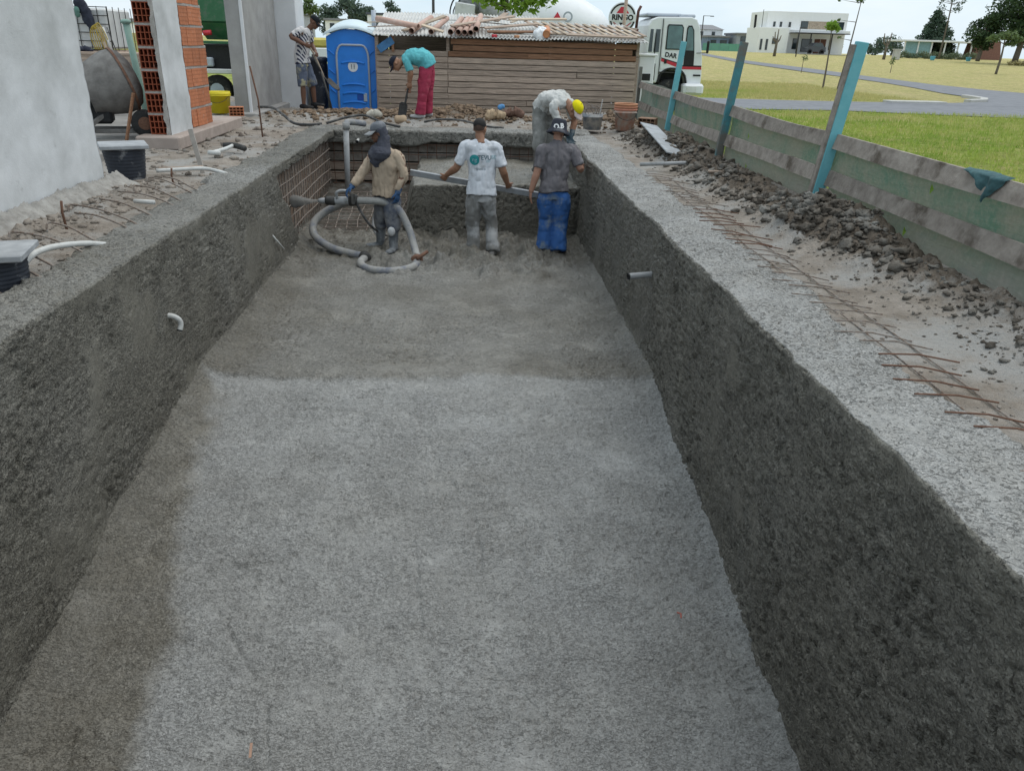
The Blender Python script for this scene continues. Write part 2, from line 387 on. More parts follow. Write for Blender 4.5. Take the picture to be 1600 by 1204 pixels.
ROOFM = MAT('corrugated_sheet', (.60, .59, .565), .6, .2, 3, .2, 40, .003, metal=.15, dirt=(.3, .24, .19), dscale=2.5, dlo=.6, dhi=.78)
YELLOW = MAT('yellow_plastic', (.72, .58, .02), .5, .1, 7, .1, dirt=(.4, .36, .2), dscale=7, dlo=.6, dhi=.8)
PINKB = MAT('salmon_bucket', (.46, .22, .155), .75, .15, 9, .2, dirt=(.42, .36, .31), dscale=6, dlo=.4, dhi=.6)
GREENM = MAT('green_machine', (.035, .14, .065), .55, .2, 5, .2, dirt=(.1, .13, .1), dscale=5)
MIXERM = MAT('mixer_cement', (.20, .19, .178), .85, .3, 7, .7, 40, .008, col2=(.12, .112, .105), dirt=(.09, .06, .045), dscale=4, dlo=.62, dhi=.76)
NAVY = MAT('navy_cloth', (.03, .035, .055), .9, .3, 20, .3, 200, .002)
YROPE = MAT('yellow_hose', (.5, .36, .06), .7, .2, 10, .1)
def leafmat(name, a, b_, tr=.25):
    m, t, b = base(name); c = coords(t)
    oi = noise(t, c, 1.1, 3); col = mixc(t, ramp(t, oi, .35, .65), a, b_); t.links.new(col, b.inputs['Base Color'])
    b.inputs['Roughness'].default_value = .65; b.inputs['Specular IOR Level'].default_value = .25
    tl = nd(t, 'ShaderNodeBsdfTranslucent'); t.links.new(col, tl.inputs[0]); ms = nd(t, 'ShaderNodeMixShader'); ms.inputs[0].default_value = tr
    t.links.new(b.outputs[0], ms.inputs[1]); t.links.new(tl.outputs[0], ms.inputs[2]); t.links.new(ms.outputs[0], t.nodes['Material Output'].inputs[0]); return m
LEAF_B = leafmat('leaf_bright', (.18, .32, .04), (.30, .44, .08), .55)
LEAF_D = leafmat('leaf_dark', (.035, .065, .025), (.06, .095, .04))
LEAF_C = leafmat('leaf_conifer', (.05, .085, .055), (.085, .12, .08))
LEAF_M = leafmat('leaf_mid', (.09, .14, .05), (.14, .19, .075))
LEAF_H = leafmat('leaf_hedge', (.13, .17, .10), (.20, .23, .14))
LEAF_F = leafmat('leaf_hazed', (.075, .115, .085), (.11, .15, .115))  # distance haze put into the leaf colour as a greyed, faded green
BARK = MAT('bark', (.17, .145, .115), .95, .3, 20, .6, 60, .005, spec=.1)
# lawn: green near, straw-yellow patches
def lawn_col(t, c):
    g1 = mixc(t, ramp(t, noise(t, c, .35, 6, .7), .38, .62), (.22, .33, .05), (.38, .43, .11))
    g2 = mixc(t, ramp(t, noise(t, c, 1.7, 6, .75), .46, .66), g1, (.52, .45, .2))
    sx = nd(t, 'ShaderNodeSeparateXYZ'); t.links.new(c, sx.inputs[0])
    dryf = mth(t, 'ADD', mth(t, 'MULTIPLY', sx.outputs[0], .013), mth(t, 'MULTIPLY', sx.outputs[1], .009))
    dryf = mth(t, 'ADD', dryf, mth(t, 'MULTIPLY', noise(t, c, .12, 6, .75), .9))
    return mixc(t, ramp(t, dryf, .85, 1.6), g2, mixc(t, ramp(t, noise(t, c, .8, 6, .75), .35, .65), (.56, .47, .25), (.43, .41, .17)))
m, t, b = base('lawn'); c = coords(t); g3 = lawn_col(t, c)
g3 = mixc(t, 1.0, g3, ramp(t, noise(t, c, 4, 7, .85), .3, .72, (.45, .47, .42, 1), (1.45, 1.42, 1.35, 1)), 'MULTIPLY')
t.links.new(g3, b.inputs['Base Color']); b.inputs['Roughness'].default_value = .95; b.inputs['Specular IOR Level'].default_value = .1
bump(t, b, noise(t, c, 12, 6, .8), 1.0, .12); LAWN = m
m, t, b = base('grass_blade'); c = coords(t); gc = mixc(t, 1.0, lawn_col(t, c), ramp(t, noise(t, c, 6, 6, .85), .3, .7, (.55, .62, .5, 1), (1.4, 1.42, 1.3, 1)), 'MULTIPLY'); t.links.new(gc, b.inputs['Base Color']); b.inputs['Roughness'].default_value = .8; b.inputs['Specular IOR Level'].default_value = .15
tl = nd(t, 'ShaderNodeBsdfTranslucent'); t.links.new(gc, tl.inputs[0]); ms = nd(t, 'ShaderNodeMixShader'); ms.inputs[0].default_value = .5
t.links.new(b.outputs[0], ms.inputs[1]); t.links.new(tl.outputs[0], ms.inputs[2]); t.links.new(ms.outputs[0], t.nodes['Material Output'].inputs[0]); GRASSB = m
ASPH = MAT('asphalt', (.215, .22, .235), .9, .15, 2, .4, 80, .004, col2=(.17, .175, .19), spec=.2)
KERB = MAT('kerb_concrete', (.5, .49, .46), .9, .15, 6, .3, 60, .004, spec=.2)
# net: green shade cloth, splattered with cement
m, t, b = base('shade_net'); c = coords(t)
sp = ramp(t, noise(t, c, 2.6, 6, .75), .42, .66); sp2 = ramp(t, noise(t, c, 30, 4, .7), .45, .75)
sxy = nd(t, 'ShaderNodeSeparateXYZ'); t.links.new(c, sxy.inputs[0])
low = ramp(t, mth(t, 'ADD', mth(t, 'MULTIPLY', sxy.outputs[2], -1.3), mth(t, 'MULTIPLY', noise(t, c, 1.1, 4), .9)), .0, .62)
lo2 = mth(t, 'MULTIPLY', low, ramp(t, sxy.outputs[1], .0, 1.0)) 
col = mixc(t, noise(t, coords(t, (3, 3, 60)), 6, 3), (.075, .155, .125), (.14, .235, .19))
col = mixc(t, mth(t, 'MULTIPLY', sp, .9), col, (.25, .24, .21)); col = mixc(t, mth(t, 'MULTIPLY', ramp(t, noise(t, c, .9, 5, .7), .44, .6), .7), col, (.24, .23, .20)); col = mixc(t, low, col, (.25, .235, .21))
col = mixc(t, mth(t, 'MULTIPLY', sp2, .4), col, (.34, .34, .31))
t.links.new(col, b.inputs['Base Color']); b.inputs['Roughness'].default_value = .9; b.inputs['Specular IOR Level'].default_value = .15
tl = nd(t, 'ShaderNodeBsdfTranslucent'); t.links.new(col, tl.inputs[0]); tp = nd(t, 'ShaderNodeBsdfTransparent')
m1 = nd(t, 'ShaderNodeMixShader'); m1.inputs[0].default_value = .3; t.links.new(b.outputs[0], m1.inputs[1]); t.links.new(tl.outputs[0], m1.inputs[2])
m2 = nd(t, 'ShaderNodeMixShader'); fa = mth(t, 'MULTIPLY', mth(t, 'SUBTRACT', 1.0, low), .07); t.links.new(fa, m2.inputs[0])
t.links.new(m1.outputs[0], m2.inputs[1]); t.links.new(tp.outputs[0], m2.inputs[2]); t.links.new(m2.outputs[0], t.nodes['Material Output'].inputs[0])
bump(t, b, noise(t, coords(t, (1, 1, 6)), 9, 4), .6, .02); NET = m

# ================================================================== SETTING
XL, XR = -2.13, 1.535
def zfloor(y): return -1.18 - .16 * np.maximum(0, 5.8 - y) + .012 * np.sin(y * 1.7)
def ysamp(a, b, k=.0034, mn=.009, mx_=.05):
    o = [a]
    while o[-1] < b: o.append(o[-1] + min(mx_, max(mn, k * math.hypot(o[-1], 1.6))))
    return np.array(o)
def clump(P, seed, amp, st=(1, 1, 1)):
    big = fbm(P, 2.2, 3, seed) * .022
    c = fbm(P, 15, 3, seed + 3, True, st, .7)
    msk = sstep(-.45, .35, fbm(P, 1.7, 3, seed + 8))
    pits = -sstep(.22, .5, fbm(P, 26, 2, seed + 21, st=st)) * (.3 + .7 * msk)
    return big, (c * (.45 + .55 * msk) + pits * 1.3) * amp
# ---- pool floor
ys = ysamp(.5, 10.85, .0027, .0085); xs = np.arange(-2.24, 1.64, .0085)
X, Y = np.meshgrid(xs, ys, indexing='ij'); Z = zfloor(Y)
P = np.stack([X, Y, Z], -1)
big, cl = clump(P, 5, .0105, (.8, 1.35, 1))
n1 = fbm(P, 1.4, 4, 40)
brk = 5.74 + .12 * fbm(P, 1.3, 5, 51, gain=.65) + .05 * np.sin(X * 2.1 + .6) + .03 * fbm(P, 6, 3, 58)
bandx = np.interp(Y, [.5, 2.5, 3.1, 4.15, 5.0, 5.9], [-1.5, -1.5, -1.6, -1.76, -1.86, -2.06]) + .16 * fbm(P, 2.4, 5, 60, gain=.65)
front = sstep(.03, -.03, Y - brk)
dry = front * sstep(-.07, .09, X - bandx) * (.82 + .16 * n1) + (1 - front) * (.27 + .25 * n1) * sstep(-.1, .35, X - XL - .15 * (1 + n1))
dry = np.where(Y > 9.0, dry - .25 * sstep(9, 9.6, Y), dry)
trow = np.clip(sstep(.1, .5, fbm(P + .25 * fbm(P, 3, 3, 79)[..., None], 1.7, 5, 77, gain=.62)) * .6 + sstep(.14, .03, np.abs(Y - brk + .1)) * .3, 0, 1)
step = .030 * front * 0 + .022 * (1 - front) + .018 * (1 - sstep(-.03, .04, X - bandx)) * front
lump = sstep(-1.0, -.2, X) * sstep(8.5, 9.0, Y) * sstep(9.9, 9.5, Y)
mess = (np.maximum(0, fbm(P, 3.6, 4, 91, gain=.55) + .08) * .24) * sstep(8.3, 8.8, Y + .25 * fbm(P, 2, 2, 95)) * sstep(-1.9, -.6, X) * sstep(1.5, 1.1, X) + (np.maximum(0, fbm(P, 6, 3, 91)) * .10) * sstep(8.6, 9.3, Y)
cr = np.zeros_like(X)
for pl in ([(-.12, 4.48), (.05, 4.12), (.09, 3.82), (.08, 3.66)], [(-.34, 4.5), (-.27, 4.33)], [(-.31, 3.85), (-.27, 3.44), (-.27, 3.25)],
           [(-.46, 5.27), (-.28, 5.17)], [(-1.9, 5.2), (-1.2, 5.3), (-.7, 5.2)], [(.1, 3.1), (.4, 2.7), (.45, 2.3)], [(-1.3, 3.3), (-1.0, 2.9), (-.9, 2.5)], [(-1.5, 3.7), (-1.1, 3.75), (-.8, 4.0)],
           [(.8, 5.4), (1.2, 5.3)], [(-.9, 4.05), (-.5, 4.2), (-.2, 4.15)], [(-1.4, 2.62), (-1.2, 2.55), (-.9, 2.5)], [(.9, 3.3), (1.25, 3.5)]):
    d = np.full_like(X, 9.)
    for (ax, ay), (bx_, by_) in zip(pl[:-1], pl[1:]):
        wx = X + .03 * fbm(P, 9, 2, 71); t_ = np.clip(((wx - ax) * (bx_ - ax) + (Y - ay) * (by_ - ay)) / ((bx_ - ax) ** 2 + (by_ - ay) ** 2), 0, 1)
        d = np.minimum(d, np.hypot(wx - ax - t_ * (bx_ - ax), Y - ay - t_ * (by_ - ay)))
    cr = np.minimum(cr, -.016 * np.exp(-(d / .012) ** 2) * (.4 + .6 * np.clip(fbm(P, 14, 2, 15) + .6, 0, 1)))
cove = .10 * np.maximum(0, 1 - (X - XL) / .28) ** 2 + .05 * np.maximum(0, 1 - (XR - X) / .14) ** 2
arcs = .007 * np.sin((np.hypot(X - .2, Y - 6.8) + .12 * n1) * 14) * front * sstep(-.3, .5, fbm(P, .9, 2, 33))
P[..., 2] += big * .7 + cl * (1 - .75 * trow) * (1 + .25 * (1 - front)) + step + mess + cr + cove + arcs - .008 * sstep(.90, .985, np.sin((np.hypot(X + .9, Y - 2.2) + .10 * n1) * 5.2)) * sstep(-.1, .35, fbm(P, 1.4, 3, 37)) * front
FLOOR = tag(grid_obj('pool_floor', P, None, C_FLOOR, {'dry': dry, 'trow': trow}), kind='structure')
# ---- long pool walls with their rims
def long_wall(name, side):
    x0 = XL if side < 0 else XR
    rimw = .40 if side < 0 else .47
    ys = ysamp(.5, 13.5 if side < 0 else 12.75)
    nW, nC, nR = 165, 6, 44
    rows = []
    zf = zfloor(ys) - .03
    for i in range(nW):
        t = i / (nW - 1); rows.append((np.full_like(ys, x0), zf + (-.022 - zf) * t, 1.0, 0.0, 0 * ys))
    for i in range(1, nC):
        a = i / nC * math.pi / 2; rows.append((x0 + side * .022 * (1 - math.cos(a)) + 0 * ys, -.022 + .022 * math.sin(a) + 0 * ys, math.cos(a), math.sin(a), 0 * ys))
    for i in range(nR):
        t = i / (nR - 1); rows.append((x0 + side * (.022 + t * rimw) + 0 * ys, 0 * ys + .02 * t * (1 - t), 0.0, 1.0, 0 * ys))
    for i in range(1, 5): rows.append((x0 + side * (.022 + rimw + i * .018) + 0 * ys, -.03 * i + 0 * ys, .0, 1.0, 0 * ys))
    X = np.stack([r[0] for r in rows]); Z = np.stack([r[1] for r in rows]); Y = np.tile(ys, (len(rows), 1))
    nx = -side * np.array([r[2] for r in rows])[:, None]; nz = np.array([r[3] for r in rows])[:, None]
    P = np.stack([X, Y, Z], -1); sd_ = 100 if side < 0 else 200
    big, cl = clump(P, sd_, (.015 if side > 0 else .0125))
    iswall = np.clip(np.abs(nx), 0, 1)
    hfl = Z - (zfloor(ys)[None, :] - .03)
    edge_band = np.exp(-((Z + (.055 if side < 0 else .03)) / (.045 if side < 0 else .02)) ** 2) * (np.abs(X - x0) < .05)
    trow = np.clip(sstep(.08, .38, fbm(P + .2 * fbm(P, 3, 3, sd_ + 35)[..., None], 1.7, 5, sd_ + 31, gain=.6) - (.1 if side > 0 else 0)) * .9 + edge_band * (1 if side < 0 else .6) * sstep(-.3, .2, fbm(P, 2.5, 2, sd_ + 5)), 0, 1)
    trow = np.where(nz > .9, trow * .25, trow)
    nn = fbm(P, 1.2, 4, sd_ + 60)
    dry = np.where(nz > .9, (.34 if side < 0 else .95) + .3 * nn, .02 + .16 * nn + (.06 if side < 0 else 0))
    if side < 0: dry = dry - .35 * sstep(8.6, 9.3, Y) * (nz > .9)
    rag = ((fbm(P * np.array([0, 1, .4]), 2.6, 4, sd_ + 70) + .5 * fbm(P * np.array([0, 1, .6]), 9, 3, sd_ + 73)) * (.030 if side > 0 else .026)) * sstep(-.45, -.02, Z)
    inner = sstep(.12, .0, np.abs(X - x0)) * rag
    cove = (.08 if side < 0 else .03) * np.maximum(0, 1 - hfl / .2) ** 2 * iswall
    D = (big + cl * (1 - .85 * trow)) * np.where(nz > .9, .8, 1.0)
    X2 = X + nx * (D + cove) - side * inner
    outer = np.maximum(0, np.abs(X - x0) - rimw + .06)
    X2 = X2 + side * outer * fbm(P * np.array([0, 1, 0]), 3.1, 5, sd_ + 44, gain=.7) * 1.6
    Z2 = Z + nz * D + sstep(-.12, 0, Z) * fbm(P * np.array([0, 1, 0]), 1.3, 3, sd_ + 81) * .02
    P2 = np.stack([X2, Y, Z2], -1)
    mask = None
    if side < 0:     # concrete not sprayed yet beyond this slanting line: only the lip on top
        yend = 8.95 + (-Z) * .95 + .12 * fbm(P, 5, 3, 140)
        lip = -.11 + .05 * fbm(P, 6, 3, 141)
        gone = (Y > yend) & (Z < lip)
        tl_ = np.clip((Y - yend + .22) / .22, 0, 1) ** 2 * (Z < lip)
        P2[..., 0] -= tl_ * .16 * iswall
        mask = ~(gone[:-1, :-1] & gone[1:, 1:])
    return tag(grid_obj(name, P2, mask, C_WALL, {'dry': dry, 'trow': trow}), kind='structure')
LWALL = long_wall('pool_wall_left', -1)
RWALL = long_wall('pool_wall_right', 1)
# ---- far lip (thick sprayed beam along the far edge)
xs = np.arange(-2.5, 2.0, .012); rows = []
for i in range(8): rows.append((12.95 - .0 * i, -.20 + 0 * i, 0, 0)) if False else None
prof = [(13.0, -.19, 0, -1)] + [(12.86 + .14 * (1 - t), -.20, 0, -1) for t in (.3, .6, .9)] + [(12.84, -.18 + .15 * t, -1, 0) for t in np.linspace(0, 1, 12)] \
    + [(12.84 + .04 * (1 - math.cos(a)), -.03 + .04 * math.sin(a), -math.cos(a), math.sin(a)) for a in (.3, .7, 1.1, 1.5)] + [(12.88 + .62 * t, .012, 0, 1) for t in np.linspace(.02, 1, 34)] + [(13.52, -.03, 0, 1), (13.55, -.08, 0, 1)]
pr = np.array(prof); X = np.tile(xs, (len(pr), 1)); P = np.stack([X, np.repeat(pr[:, :1], len(xs), 1), np.repeat(pr[:, 1:2], len(xs), 1)], -1)
big, cl = clump(P, 300, .016); D = big * 1.6 + cl
P2 = P.copy(); P2[..., 1] += pr[:, 2:3] * D; P2[..., 2] += pr[:, 3:4] * D + (.05 * fbm(P * np.array([1, 0, 0]), 2.1, 3, 310)) * (pr[:, 1:2] < -.1)
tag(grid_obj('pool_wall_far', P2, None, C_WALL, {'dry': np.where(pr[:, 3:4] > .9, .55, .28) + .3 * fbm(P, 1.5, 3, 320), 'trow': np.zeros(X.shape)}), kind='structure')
# ---- bench ledge across the far end
xs = np.arange(-.98, 1.60, .012)
prof = [(10.62, -1.22 + .74 * t, -1, 0) for t in np.linspace(0, 1, 46)] + [(10.62 + .03 * (1 - math.cos(a)), -.48 + .03 * math.sin(a), -math.cos(a), math.sin(a)) for a in (.4, .8, 1.2)] \
    + [(10.65 + 2.4 * t, -.45 + .0 * t, 0, 1) for t in np.linspace(.01, 1, 70)]
pr = np.array(prof); X = np.tile(xs, (len(pr), 1)); P = np.stack([X, np.repeat(pr[:, :1], len(xs), 1), np.repeat(pr[:, 1:2], len(xs), 1)], -1)
big, cl = clump(P, 400, .014); D = big * 1.3 + cl
P2 = P.copy(); P2[..., 1] += pr[:, 2:3] * D - .05 * np.maximum(0, 1 - (P[..., 2] + 1.2) / .12) ** 2
hump = .07 * np.exp(-((X - .1) / .7) ** 2) * sstep(11.3, 12.0, P[..., 1]) + .05 * fbm(P, 3, 3, 410)
P2[..., 2] += pr[:, 3:4] * (D + hump)
le = np.clip((-.74 - X + .05 * fbm(P, 4, 3, 444)) / .16, 0, 1) ** 1.5
P2[..., 2] -= le * .95 * (P[..., 2] + 1.2); P2[..., 1] += 0
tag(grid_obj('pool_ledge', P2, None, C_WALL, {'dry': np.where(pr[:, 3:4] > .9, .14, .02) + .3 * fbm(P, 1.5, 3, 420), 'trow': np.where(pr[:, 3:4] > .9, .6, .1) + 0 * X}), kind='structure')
# ---- unfinished corner: soil slope, excavated sides
xs = np.arange(-2.36, -.40, .02); yv = np.arange(10.3, 13.2, .02); X, Y = np.meshgrid(xs, yv, indexing='ij')
P = np.stack([X, Y, -1.20 + .36 * sstep(10.5, 12.9, Y)], -1); P[..., 2] += fbm(P, 4, 4, 430) * .06 - fbm(P, 14, 2, 433, True) * .02
tag(grid_obj('excavation_slope', P, None, MAT('damp_soil', (.105, .09, .075), .9, .3, 5, .9, 40, .015, col2=(.06, .052, .044), dirt=(.17, .165, .15), dscale=3, spec=.2)), kind='structure')
yv = np.arange(8.6, 13.3, .02); zv = np.arange(-1.25, -.02, .02); Y, Z = np.meshgrid(yv, zv, indexing='ij')
P = np.stack([-2.30 + 0 * Y, Y, Z], -1); P[..., 0] += fbm(P, 3, 3, 440) * .03 - fbm(P, 15, 2, 441, True) * .015
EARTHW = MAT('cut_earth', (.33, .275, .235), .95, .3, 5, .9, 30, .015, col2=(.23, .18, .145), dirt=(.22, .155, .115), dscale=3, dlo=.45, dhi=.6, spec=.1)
tag(grid_obj('excavation_side', P, None, EARTHW), kind='structure')
xs = np.arange(-2.4, 1.7, .02); X, Z = np.meshgrid(xs, np.arange(-1.25, -.1, .02), indexing='ij')
P = np.stack([X, 13.12 + 0 * X, Z], -1); P[..., 1] += fbm(P, 3, 3, 450) * .03
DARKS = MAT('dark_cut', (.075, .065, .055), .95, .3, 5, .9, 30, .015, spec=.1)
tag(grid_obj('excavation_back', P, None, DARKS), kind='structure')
# near end wall of the pit, under the photographer
X, Z = np.meshgrid(np.arange(-2.3, 1.7, .03), np.arange(-2.1, .0, .03), indexing='ij')
P = np.stack([X, .52 + 0 * X, Z], -1); P[..., 1] += fbm(P, 3, 3, 460) * .02 + fbm(P, 18, 2, 461) * .01
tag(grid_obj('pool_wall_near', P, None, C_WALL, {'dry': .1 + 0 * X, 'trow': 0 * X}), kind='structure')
# ---- site soil
def site_h(X, Y, earth=False):
    P = np.stack([X, Y, 0 * X], -1)
    h = -.045 + .035 * fbm(P, .9, 4, 500) + .012 * fbm(P, 7, 3, 503)
    mr = sstep(2.35, 2.85, X) * (.05 + .22 * np.exp(-((Y - 6.0) / .75) ** 2) + .05 * np.exp(-((Y - 4.2) / 1.2) ** 2) + .17 * np.exp(-((Y - 10.6) / 1.9) ** 2) + .08 * np.exp(-((Y - 8.0) / .8) ** 2) + .02 * sstep(3.5, 2, Y))
    rough = (fbm(P, 9, 3, 510, True) * .06 + fbm(P, 15, 2, 517, True) * .03) * sstep(.02, .12, mr)
    h = h + mr * (1 + .35 * fbm(P, 3, 3, 512)) + rough
    bk = sstep(13.7, 14.4, Y) * sstep(4.2, 3.2, X)
    heap = .16 * np.exp(-((X + .05) / .75) ** 2 - ((Y - 15.6) / .6) ** 2) + .10 * np.exp(-((X + 2.0) / 1.0) ** 2 - ((Y - 15.2) / .6) ** 2) + .08 * np.exp(-((X - 2.6) / .6) ** 2 - ((Y - 15.0) / .7) ** 2)
    h = h + bk * (.03 + heap + np.maximum(0, -fbm(P, 6, 3, 520, True)) * .07)
    drop = sstep(16.9, 17.5, Y) * .5
    h = h - drop * sstep(-4.0, -3.4, X)
    h = h - sstep(3.05, 3.6, X) * .62
    deb = np.exp(-((X + 3.12) / .16) ** 2) * sstep(8.0, 7.0, Y) * .07
    h = h + deb * (1 + fbm(P, 8, 3, 530))
    if earth: return h, np.clip(sstep(.05, .14, mr), 0, 1) + bk * sstep(.03, .10, heap)
    return h
yv = ysamp(.2, 19.5, .0045, .02, .07); yv = np.concatenate([np.arange(-3, .2, .1), yv]); xs = np.concatenate([np.arange(-12, -5, .15), np.arange(-5, 3.7, .026), np.arange(3.7, 4.4, .1)])
X, Y = np.meshgrid(xs, yv, indexing='ij'); hz_, ea_ = site_h(X, Y, True); P = np.stack([X, Y, hz_], -1)
hole = (X > XL - .36) & (X < XR + .42) & (Y > .45) & (Y < 13.35)
tag(grid_obj('site_ground', P, ~(hole[:-1, :-1] & hole[1:, 1:] & hole[:-1, 1:] & hole[1:, :-1]), SOIL, {'earth': ea_}), kind='structure')
def ground_z(x, y): return float(site_h(np.array([[x]]), np.array([[y]]))[0, 0])
# ---- outer ground to the horizon
def terr(y): return -.60 + 1.75 * float(np.clip((y - 45) / 70, 0, 1))
xs = np.concatenate([np.arange(-900, -60, 60), np.arange(-60, 100, 1.0), np.arange(100, 1500, 70)]); yv = np.concatenate([np.arange(-40, 130, 1.0), np.arange(130, 3000, 90)])
X, Y = np.meshgrid(xs, yv, indexing='ij'); P = np.stack([X, Y, -.60 + 1.75 * np.clip((Y - 45) / 70, 0, 1)], -1)
P[..., 2] += .012 * fbm(P, .12, 3, 600) * (Y > 20)
hole = (X > -5) & (X < 3) & (Y > -3) & (Y < 17)
tag(grid_obj('ground', P, ~(hole[:-1, :-1] & hole[1:, 1:] & hole[:-1, 1:] & hole[1:, :-1]), LAWN), kind='structure')
def strip(name, L_, R_, zf_, mat):
    v_ = []; f_ = []
    for (a, b) in zip(L_, R_): v_ += [(a[0], a[1], zf_(a[1])), (b[0], b[1], zf_(b[1]))]
    for i in range(len(L_) - 1): f_.append((2 * i, 2 * i + 1, 2 * i + 3, 2 * i + 2))
    o = MB().add(v_, f_).build(name, mat); return tag(o, kind='structure')
xx = [-80, -40, -10, 5, 10.4, 13.3, 16.3, 19.4, 24, 30, 45, 80]
bot = [28.4, 28.4, 28.4, 28.4, 28.4, 28.9, 27.9, 27.2, 26.6, 26.2, 26, 26]; top = [34.6, 34.6, 34.6, 34.6, 34.6, 34.3, 34.4, 34.9, 36.0, 38.5, 40, 40]
strip('road', [(x, b) for x, b in zip(xx, bot)], [(x, t_) for x, t_ in zip(xx, top)], lambda y: -.575, ASPH)
yy = [33.5, 35, 37, 39, 42, 45, 49, 53, 58, 62, 66, 72, 80, 88, 98, 112]
lx = [17.5, 21.2, 24.4, 25.4, 26.2, 26.8, 27.3, 27.5, 27.4, 27.1, 26.8, 26.5, 26.2, 26.8, 27.5, 28.5]; rx_ = [44, 42, 40, 38, 35.5, 33.6, 31.6, 30.6, 30.2, 30.0, 29.9, 29.6, 28.8, 28.6, 29.3, 30.3]
strip('side_road', [(a, y) for a, y in zip(lx, yy)], [(b, y) for b, y in zip(rx_, yy)], lambda y: terr(y) + .03, ASPH)
kb = MB(); kp = [(23.0, 36.4), (24.3, 37.2), (25.1, 38.4), (25.5, 39.8), (25.7, 41.0)]
for a, b in zip(kp[:-1], kp[1:]): kb.bar((*a, -.54), (*b, -.54), .32, .16, ch=.02)
tag(kb.build('kerb', KERB), kind='structure')
tag(MB().box((19.6, 34.75, -.56), (2.6, .7, .13), .05, ch=.02).build('kerb', KERB), kind='structure')
# ---- clods of spoil (loose, uncountable)
ico_v = []; ph = (1 + 5 ** .5) / 2
for a, b in ((1, ph), (-1, ph), (1, -ph), (-1, -ph)): ico_v += [(0, a, b), (a, b, 0), (b, 0, a)]
ico_v = np.array(ico_v) / math.hypot(1, ph)
from itertools import combinations
ICF = []
for c3 in combinations(range(12), 3):
    if all(abs(np.linalg.norm(ico_v[i] - ico_v[j]) - 1.0515) < .01 for i, j in combinations(c3, 2)):
        a, b, c_ = c3
        if np.dot(np.cross(ico_v[b] - ico_v[a], ico_v[c_] - ico_v[a]), ico_v[a]) < 0: a, b = b, a
        ICF.append((a, b, c_))
def clods(name, pts, mat, sub=True):
    rng = np.random.default_rng(len(pts)); mids = {}; vv = [tuple(v) for v in ico_v]; ff = []
    def mid(i, j):
        k = (min(i, j), max(i, j))
        if k not in mids: q = (np.array(vv[i]) + np.array(vv[j])); q /= np.linalg.norm(q); mids[k] = len(vv); vv.append(tuple(q))
        return mids[k]
    if sub:
        for a, b, c_ in ICF: x_, y_, z_ = mid(a, b), mid(b, c_), mid(c_, a); ff += [(a, x_, z_), (b, y_, x_), (c_, z_, y_), (x_, y_, z_)]
    else: ff = ICF
    vv = np.array(vv); ff = np.array(ff); out = []; of = []
    for k, (x, y, z, s_) in enumerate(pts):
        off = rng.uniform(0, 100, 3)
        q = vv * (1 + .55 * fbm(vv + off, 1.5, 2, 3) + 1.05 * fbm(vv + off, 4.1, 2, 5))[:, None] * s_ * np.array([rng.uniform(.8, 1.4), rng.uniform(.8, 1.2), rng.uniform(.55, .9)])
        a = rng.uniform(0, 6.28); ca, sa = math.cos(a), math.sin(a)
        q = np.stack([q[:, 0] * ca - q[:, 1] * sa, q[:, 0] * sa + q[:, 1] * ca, q[:, 2]], -1) + [x, y, z]
        of.append(ff + len(out) * len(vv)); out.append(q)
    me = bpy.data.meshes.new(name); vs_ = np.concatenate(out); fs = np.concatenate(of)
    me.vertices.add(len(vs_)); me.vertices.foreach_set('co', vs_.ravel().astype(np.float32)); me.loops.add(fs.size); me.loops.foreach_set('vertex_index', fs.ravel().astype(np.int32))
    me.polygons.add(len(fs)); me.polygons.foreach_set('loop_start', (np.arange(len(fs)) * 3).astype(np.int32)); me.update(calc_edges=True); me.validate(); me.materials.append(mat)
    o = bpy.data.objects.new(name, me); return link(o)
rng = np.random.default_rng(3)
def scatter(n, fx, fy, s0, s1, pw=2.2):
    o = []
    for _ in range(n):
        x, y = fx(), fy(); s_ = s0 + (s1 - s0) * rng.random() ** pw; o.append((x, y, s_))
    a = np.array(o); h = site_h(a[:, 0:1], a[:, 1:2])[:, 0]
    return [(x, y, hh + s_ * .25, s_) for (x, y, s_), hh in zip(o, h)]
U = rng.uniform; G = rng.normal
c1 = scatter(1150, lambda: min(3.02, G(2.80, .12)), lambda: G(6.0, .5), .007, .042, 3) + scatter(700, lambda: min(3.02, G(2.82, .13)), lambda: U(2.6, 5.6), .004, .022, 3) \
    + scatter(950, lambda: min(3.1, G(2.76, .16)), lambda: U(8.8, 13.2), .010, .048, 3) + scatter(380, lambda: min(3.0, G(2.78, .14)), lambda: U(6.8, 9), .008, .04, 3)
tag(clods('dirt_clods', c1, CLOD), 'dark earth clods heaped along the foot of the net fence', 'dirt', kind='stuff')
c2 = scatter(650, lambda: G(-.05, .6), lambda: G(15.6, .45), .014, .065, 3) + scatter(650, lambda: G(-2.0, .75), lambda: G(15.4, .4), .014, .065, 3) + scatter(160, lambda: G(2.6, .45), lambda: G(15.0, .6), .018, .07) + scatter(260, lambda: U(-3.2, 3.4), lambda: U(14, 16.6), .01, .045)
tag(clods('dirt_clods', c2, MAT('clod_brown', (.26, .19, .13), .95, .3, 12, .9, 50, .015, col2=(.15, .105, .075), spec=.15)), 'brown earth clods heaped in front of the plank shed', 'dirt', kind='stuff')
c4 = scatter(1500, lambda: min(3.02, G(2.72, .2)), lambda: U(2.2, 13), .003, .013, 2) + scatter(900, lambda: U(-3.0, 3.2), lambda: U(13.7, 16.6), .004, .014, 2)
tag(clods('dirt_crumbs', c4, CLOD, False), 'fine dark crumbs of earth scattered round the spoil heaps', 'dirt', kind='stuff')
